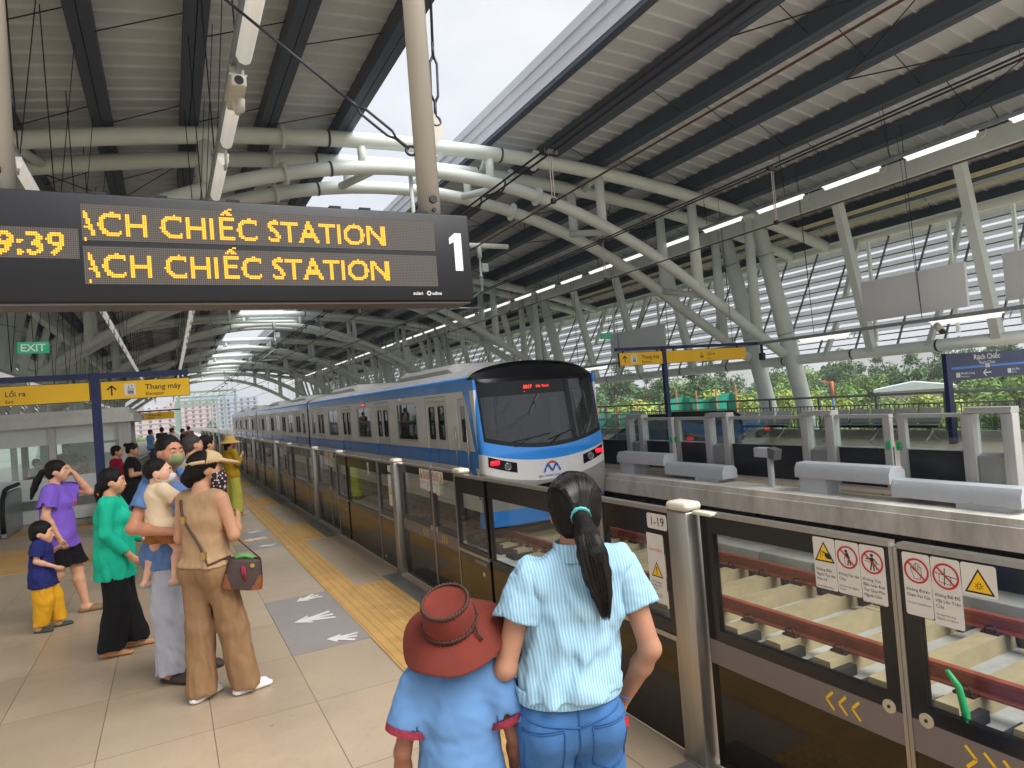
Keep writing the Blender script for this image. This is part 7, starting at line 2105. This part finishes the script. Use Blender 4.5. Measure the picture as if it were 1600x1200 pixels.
m = MB(off); m.tube([(-1.25, 15.0, .62), (-1.18, 15.1, .72), (-.62, 16.4, 1.18), (-.45, 18.5, 1.2)], .03, 8); m.build('handrail', STEEL, t)
m = MB(off); m.add([(-1.22, 15.05, .04), (-.62, 16.4, .04), (-.62, 16.4, 1.12), (-1.22, 15.05, .64)], [(0, 1, 2, 3)]); m.add([(-.62, 16.4, .04), (-.45, 18.5, .04), (-.45, 18.5, 1.14), (-.62, 16.4, 1.12)], [(0, 1, 2, 3)]); m.build('mesh_panel', M('mesh_grey', (120, 122, 116), 0.5, 0.4, 0.3, 60), t)
t = thing('escalator', 'grey escalator end with rounded head at the left edge, behind the purple woman', 'escalator', (-3.1, 15.5, 0)); off = t.location
for x in (-3.5, -2.72):
    m = MB(off); m.prism([(14.9, .0), (14.9, .5), (15.05, .72), (15.3, .80), (16.4, .80), (16.4, 0)], (x - .05, 0, 0), (0, 1, 0), (0, 0, 1), (1, 0, 0), .1); m.build('balustrade', M('escalator_panel', (140, 150, 156), 0.35, 0.5), t, bevel=.03)
    m = MB(off); m.tube([(x, 14.86, .1), (x, 14.85, .45), (x, 14.95, .7), (x, 15.15, .84), (x, 15.4, .87), (x, 16.4, .87)], .04, 8); m.build('handrail', BLACKR, t)
m = MB(off)
for k in range(4): m.bb(-3.42, -2.80, 15.0 + k * .35, 15.33 + k * .35, .01 + .02 * k, .05 + .02 * k)
m.build('step', STEELD, t)

# ================================================================ BEYOND THE STATION
RT = random.Random(11)
def leaf_mat(name, rgb, var=0.45):
    m = M(name, rgb, 0.65, 0, var, .35, dirt=0.3, coord='Object'); return m
LK = [leaf_mat('leaf_yellow_green', (168, 186, 84)), leaf_mat('leaf_mid_green', (128, 162, 80)), leaf_mat('leaf_dark_green', (84, 120, 66))]
BARK = M('bark', (92, 78, 62), 0.9, 0, 0.3, 8, bump=.4, bscale=20)
def make_tree(kind, mat, rad, height, nleaf, lf, label):
    r = random.Random(kind * 17 + 3)
    t = thing('tree', label, 'tree', (0, 0, -11), group='trees beyond the far platform')
    m = MB(); m.tube([(0, 0, 0), (.12, .05, height * .3), (-.05, .1, height * .62), (0, 0, height * .9)], [.28, .22, .15, .05], 8)
    blobs = []
    for k in range(15):
        a = r.uniform(0, 2 * PI); h = r.uniform(.42, .97); rr2 = rad * (1.05 - abs(h - .62) * 1.15) * r.uniform(.25, .9)
        c = V((math.cos(a) * rr2, math.sin(a) * rr2, height * h)); blobs.append((c, rad * r.uniform(.28, .48)))
        m.tube([(0, 0, height * max(.3, h - .3)), tuple(c * .6 + V((0, 0, height * (h - .1) * .4))), tuple(c)], [.09, .06, .02], 5)
    m.build('trunk', BARK, t)
    m = MB()
    for k in range(nleaf):
        c, br = r.choice(blobs)
        u = V((r.gauss(0, 1), r.gauss(0, 1), r.gauss(0, 1))).normalized()
        p = c + u * br * (r.random() ** .45) * V((1, 1, .8)).length / 1.62
        n = (u + V((r.gauss(0, .6), r.gauss(0, .6), r.gauss(0, .6) + .3))).normalized()
        a = n.cross(V((0, 0, 1)) if abs(n.z) < .9 else V((1, 0, 0))).normalized(); b = n.cross(a)
        s1, s2 = lf * r.uniform(.6, 1.3), lf * r.uniform(.35, .7); ro = r.uniform(0, PI); a, b = a * math.cos(ro) + b * math.sin(ro), b * math.cos(ro) - a * math.sin(ro)
        m.add([p - a * s1, p - b * s2, p + a * s1, p + b * s2 + n * s2 * .3], [(0, 1, 2, 3)])
    m.build('crown', mat, t); return t
KT = [(3.3, 12.0, 2600, .24), (3.8, 13.5, 3000, .26), (3.6, 14.5, 2800, .25)]
KL = ['yellow green leafy tree', 'mid green bushy tree', 'dark green tree']
protos = [make_tree(k, LK[k], *KT[k], KL[k]) for k in range(3)]
used = [False] * 3
def put_tree(x, y, k, s, rz, where):
    if not used[k]: o = protos[k]; used[k] = True
    else: o = copy_tree(protos[k])
    o['label'] = where % KL[k]; o.location = (x, y, -11); o.scale = (s, s, s * RT.uniform(.92, 1.04)); o.rotation_euler.z = rz
def dirpx(px, dist):
    a = math.radians(27.2) + math.atan((px - 800) / 1050.0); return math.sin(a) * dist, math.cos(a) * dist
for row, (dist, n, ks, s0) in enumerate(((62, 15, (0, 1, 0, 1, 0), .93), (84, 17, (1, 2, 0, 1), 1.02), (120, 17, (2, 1, 2), 1.12))):
    for i in range(n):
        px = 905 + (1690 - 905) * (i + RT.uniform(-.25, .25)) / (n - 1)
        x, y = dirpx(px, dist / math.cos(math.atan((px - 800) / 1050.0)) * RT.uniform(.93, 1.08))
        put_tree(x, y, RT.choice(ks), s0 * RT.uniform(.86, 1.1), RT.uniform(0, 6.28), f'%s, {NTH[i]} from the train nose in the {["front", "middle", "back"][row]} row beyond the platform')
for i in range(12):
    x, y = -26 - RT.uniform(0, 14), 34 + i * 9 + RT.uniform(-3, 3); put_tree(x, y, RT.choice((0, 1, 2)), RT.uniform(.85, 1.0), RT.uniform(0, 6.28), f'%s, {NTH[i]} in the row beside the near platform wall')
for i in range(9):
    x, y = 26 + i * 9 + RT.uniform(-3, 3), 235 + RT.uniform(-15, 15); put_tree(x - 35, y, RT.choice((1, 2)), RT.uniform(.85, 1.0), RT.uniform(0, 6.28), f'%s, {NTH[i]} in the row in front of the distant towers')
# far wood behind them, one mass
m = MB(); r = random.Random(9)
for k in range(15000):
    px = r.uniform(860, 1720); dist = r.uniform(170, 300); x, y = dirpx(px, dist)
    hh = -11 + r.random() ** .6 * (11.5 + 3.0 * math.sin(px * .021) + 2 * math.sin(px * .053 + 1))
    s_ = r.uniform(.5, 1.1); n = V((r.gauss(0, 1), r.gauss(0, 1), r.gauss(0, 1))).normalized(); a = n.cross(V((0, 0, 1))).normalized(); b = n.cross(a); p = V((x, y, hh))
    m.add([p - a * s_, p - b * s_ * .6, p + a * s_, p + b * s_ * .6], [(0, 1, 2, 3)])
o = m.build('far_woods', LK[2]); tag(o, 'distant line of woods beyond the station', 'woods', kind='stuff')
# teal construction netting
t = thing('netting_fence', 'teal green construction netting fence beyond the far platform', 'fence', (40, 36, -11)); off = t.location
NET = M('netting_teal', (16, 142, 116), 0.8, 0, 0.25, .6, bump=.3, bscale=3)
m = MB(off); pts = []
for i in range(25):
    px = 900 + i * 10.3; x, y = dirpx(px, 52 / math.cos(math.atan((px - 800) / 1050.0)) * (1 + .01 * math.sin(i * 1.7))); pts.append((x, y))
zt = [-.05 + .18 * math.sin(i * .9) + (.75 if i > 13 else .15 * math.sin(i * .4)) - (1.0 if 11 <= i <= 13 else 0) for i in range(25)]
vs = [(x, y, -11) for x, y in pts] + [(x, y, z) for (x, y), z in zip(pts, zt)]
vs += [(x + .05, y + .05, -11) for x, y in pts] + [(x + .05, y + .05, z) for (x, y), z in zip(pts, zt)]
m.add(vs, [(i, i + 1, 26 + i, 25 + i) for i in range(24)] + [(51 + i, 50 + i, 75 + i, 76 + i) for i in range(24)] + [(25 + i, 26 + i, 76 + i, 75 + i) for i in range(24)]); m.build('net', NET, t)
m = MB(off)
for i in range(0, 25, 3): m.cyl((pts[i][0], pts[i][1], -11), (pts[i][0], pts[i][1], zt[i] + .6), .07, 6)
m.build('pole', M('pole_rust', (150, 92, 66), 0.8), t)
# low building with a pale roof, lamp, distant masts
def bld(name, label, cat, px, dist, w, d, z0, z1, wall, roof=None, group=None, win=None):
    x, y = dirpx(px, dist); t = thing(name, label, cat, (x, y, -11), -math.atan2(x, y), group); off = V((0, 0, 0))
    m = MB(); m.bb(-w / 2, w / 2, -d / 2, d / 2, 0, z1 + 11); m.build('wall', wall, t)
    if roof: m = MB(); m.prism([(-w / 2 - .6, z1 + 11), (w / 2 + .6, z1 + 11), (w / 2 + .6, z1 + 11.25), (0, z1 + 11.9), (-w / 2 - .6, z1 + 11.25)], (0, -d / 2 - .6, 0), (1, 0, 0), (0, 0, 1), (0, 1, 0), d + 1.2); m.build('roof', roof, t)
    if win:
        nx, nz, ww, wh = win; gx, gz = w / nx, 3.1
        for side in (0, 1):
            m = MB()
            for i in range(nx if side == 0 else max(2, int(d / gx))):
                for j in range(nz):
                    zc = z1 + 11 - 2 - j * gz
                    if zc < 4: break
                    if side == 0: c = -w / 2 + gx * (i + .5); m.bb(c - ww / 2, c + ww / 2, -d / 2 - .12, -d / 2 - .02, zc - wh / 2, zc + wh / 2)
                    else: c = -d / 2 + gx * (i + .5); m.bb(-w / 2 - .12, -w / 2 - .02, c - ww / 2, c + ww / 2, zc - wh / 2, zc + wh / 2)
            o = m.build('window', WDK, t); o['kind'] = 'stuff'
            m = MB()
            for j in range(nz):
                zc = z1 + 11 - 3.4 - j * gz
                if zc < 3: break
                if side == 0: m.bb(-w / 2, w / 2, -d / 2 - .5, -d / 2 - .021, zc, zc + .5)
                else: m.bb(-w / 2 - .5, -w / 2 - .021, -d / 2, d / 2, zc, zc + .5)
            o = m.build('balcony', BALC, t); o['kind'] = 'stuff'
    return t
WDK = M('tower_window', (70, 84, 104), 0.3); BALC = M('tower_balcony', (196, 190, 188), 0.7)
bld('low_building', 'low pale building with a white roof among the trees beyond the far platform', 'building', 1425, 88, 6.6, 5, -11, -.75, M('wall_cream', (196, 190, 176), 0.8), M('roof_white', (206, 216, 216), 0.5))
TW = [M('tower_wall_rose', (196, 172, 168), 0.8), M('tower_wall_blue', (160, 172, 190), 0.8), M('tower_wall_pale', (206, 204, 202), 0.8)]
for k, (px, w, top, mi, lab) in enumerate(((232, 40, 13, 0, 'low rose apartment block at the left of the distant towers'), (268, 34, 16, 2, 'pale apartment tower left of the tallest distant one'), (300, 31, 17.5, 0, 'rose apartment tower in the middle of the distant row'), (333, 34, 20, 1, 'tallest blue grey apartment tower of the distant row'), (366, 31, 18, 1, 'blue grey apartment tower next to the far end of the train'), (205, 37, 11, 2, 'low pale block beyond the elevator'))):
    bld('apartment_tower', lab, 'apartment tower', px, 510 + (k * 37 % 60), w, 26, -11, top, TW[mi], None, 'distant apartment towers', (7, 14, 1.5, 1.7))
for k, (px, dist, w, top) in enumerate(((1440, 900, 40, 30), (1462, 900, 30, 34), (1150, 1000, 40, 26), (1366, 1100, 90, 22))):
    bld('skyline_block', ['faint skyline tower above the trees, left of the station sign', 'faint tallest skyline tower beside the station sign', 'faint skyline block seen between the columns', 'long faint skyline hall above the trees'][k], 'tower', px, dist, w, 30, -11, top, TW[2], None, 'faint skyline beyond the trees')
x, y = dirpx(1298, 46); t = thing('street_lamp', 'orange topped street lamp on a blue pole beyond the far fence', 'street lamp', (x, y, -11)); m = MB(t.location)
m.cyl((x, y, -11), (x, y, .3), .07, 8); m.build('pole', M('pole_blue', (60, 96, 150), 0.5), t); m = MB(t.location); m.cyl((x, y, .3), (x, y, 1.3), .09, 8); m.bar((x, y, 1.2), (x - .35, y + .2, 1.3), .08, .06); m.bar((x - .3, y + .18, 1.28), (x - .6, y + .35, 1.34), .16, .08); m.build('lamp_arm', M('lamp_orange', (206, 110, 76), 0.6), t)
# overhead line portals down the line, past the open end
for k in range(4):
    y = 112 + 22 * k; t = thing('line_portal', f'green overhead line portal beyond the open end of the station, {["first", "second", "third", "fourth"][k]} from it', 'portal', (5.5, y, -1.1), group='overhead line portals down the track'); m = MB(t.location)
    for x in (1.6, 9.4): m.bar((x, y, -1.1), (x, y, 6.6), .28, .28)
    m.build('mast', M('portal_green', (128, 150, 142), 0.6), t); m = MB(t.location); m.bb(1.4, 9.6, y - .12, y + .12, 6.3, 6.6); m.bb(1.4, 9.6, y - .1, y + .1, 5.6, 5.75)
    for i in range(9): m.bar((1.6 + i * .9, y, 5.7), (2.05 + i * .9, y, 6.35), .08, .08)
    m.build('crossbeam', M('portal_green', (128, 150, 142), 0.6), t)
# viaduct parapets past the open end
for x, lab in ((1.6, 'left'), (9.6, 'right')):
    m = MB((x, 200, -1)); m.bb(x - .12, x + .12, Y1 + .5, 398, -1.76, .1); o = m.build('parapet_wall', CONC); o.location = (x, 200, -1); tag(o, f'pale concrete parapet on the {"city" if x < 5 else "tree"} side of the viaduct beyond the station', 'parapet')
if HAZE > 0:
    hz = MB(); hz.bb(-600, 1400, -200, 1600, -12.0, 60); o = hz.build('haze', M('haze_dummy', (255, 255, 255))); o['kind'] = 'stuff'
    hm = bpy.data.materials.new('haze_air'); hm.use_nodes = True; nt = hm.node_tree; nt.nodes.remove(nt.nodes['Principled BSDF'])
    pv = nt.nodes.new('ShaderNodeVolumePrincipled'); pv.inputs['Color'].default_value = (.93, .95, .98, 1); pv.inputs['Density'].default_value = HAZE; pv.inputs['Anisotropy'].default_value = 0.2
    nt.links.new(pv.outputs[0], nt.nodes['Material Output'].inputs['Volume']); o.data.materials.clear(); o.data.materials.append(hm)
# ================================================================ CAMERA, SKY, SUN
F_PX = 1050.0; YAW = math.radians(27.2); PIT = math.radians(1.2); ROL = math.radians(4.5)
fw = V((math.sin(YAW) * math.cos(PIT), math.cos(YAW) * math.cos(PIT), math.sin(PIT)))
r0 = V((math.cos(YAW), -math.sin(YAW), 0)); u0 = r0.cross(fw)
rr = r0 * math.cos(ROL) - u0 * math.sin(ROL); uu = u0 * math.cos(ROL) + r0 * math.sin(ROL)
cam = bpy.data.cameras.new('camera'); co = bpy.data.objects.new('camera', cam); COL.objects.link(co)
mat = Matrix((rr, uu, -fw)).transposed().to_4x4(); mat.translation = V((0, 0, EYE)); co.matrix_world = mat
cam.sensor_width = 36.0; cam.lens = F_PX / 1600 * 36.0; cam.clip_start = 0.05; cam.clip_end = 6000
SC.camera = co
w = bpy.data.worlds.new('World'); SC.world = w; w.use_nodes = True
nt = w.node_tree; N = nt.nodes; L = nt.links
bg = N['Background']
sky = N.new('ShaderNodeTexSky'); sky.sky_type = 'NISHITA'; sky.sun_disc = False
SUN_EL, SUN_AZ = math.radians(52), math.radians(150)
sky.sun_elevation = SUN_EL; sky.sun_rotation = SUN_AZ; sky.air_density = 1.0; sky.dust_density = 3.0; sky.ozone_density = 1.0
# overcast layer: soft grey-white clouds over the sky
tc = N.new('ShaderNodeTexCoord'); mp = N.new('ShaderNodeMapping'); mp.inputs['Scale'].default_value = (1.3, 1.3, 2.6)
L.new(tc.outputs['Generated'], mp.inputs['Vector'])
nz = N.new('ShaderNodeTexNoise'); nz.inputs['Scale'].default_value = 2.2; nz.inputs['Detail'].default_value = 7; nz.inputs['Roughness'].default_value = 0.55
L.new(mp.outputs['Vector'], nz.inputs['Vector'])
cr = N.new('ShaderNodeValToRGB')
cr.color_ramp.elements[0].position = 0.3; cr.color_ramp.elements[0].color = (*[c * CLOUD for c in (0.76, 0.79, 0.85)], 1)
cr.color_ramp.elements[1].position = 0.72; cr.color_ramp.elements[1].color = (*[c * CLOUD for c in (1.0, 1.0, 1.02)], 1)
L.new(nz.outputs['Fac'], cr.inputs['Fac'])
mx = N.new('ShaderNodeMix'); mx.data_type = 'RGBA'; mx.inputs['Factor'].default_value = 0.9
L.new(sky.outputs['Color'], mx.inputs['A']); L.new(cr.outputs['Color'], mx.inputs['B'])
L.new(mx.outputs['Result'], bg.inputs['Color'])
bg.inputs['Strength'].default_value = 0.1
sd = bpy.data.lights.new('sun', 'SUN'); sd.energy = SUNE; sd.angle = math.radians(SUNA); sd.color = (1.0, 0.97, 0.93)
so = bpy.data.objects.new('sun', sd); COL.objects.link(so)
sdir = V((math.sin(SUN_AZ) * math.cos(SUN_EL), math.cos(SUN_AZ) * math.cos(SUN_EL), math.sin(SUN_EL)))
so.rotation_euler = (-sdir).to_track_quat('-Z', 'Y').to_euler(); so.location = sdir * 60
SC.view_settings.view_transform = 'Standard'; SC.view_settings.look = 'None'; SC.view_settings.gamma = 1.0
SC.view_settings.exposure = EXPO
SC.render.engine = 'CYCLES'
SC.cycles.max_bounces = 7; SC.cycles.transparent_max_bounces = 20; SC.cycles.glossy_bounces = 4; SC.cycles.diffuse_bounces = 4
SC.cycles.use_denoising = True; SC.cycles.caustics_reflective = False; SC.cycles.caustics_refractive = False
SC.cycles.sample_clamp_indirect = 6.0
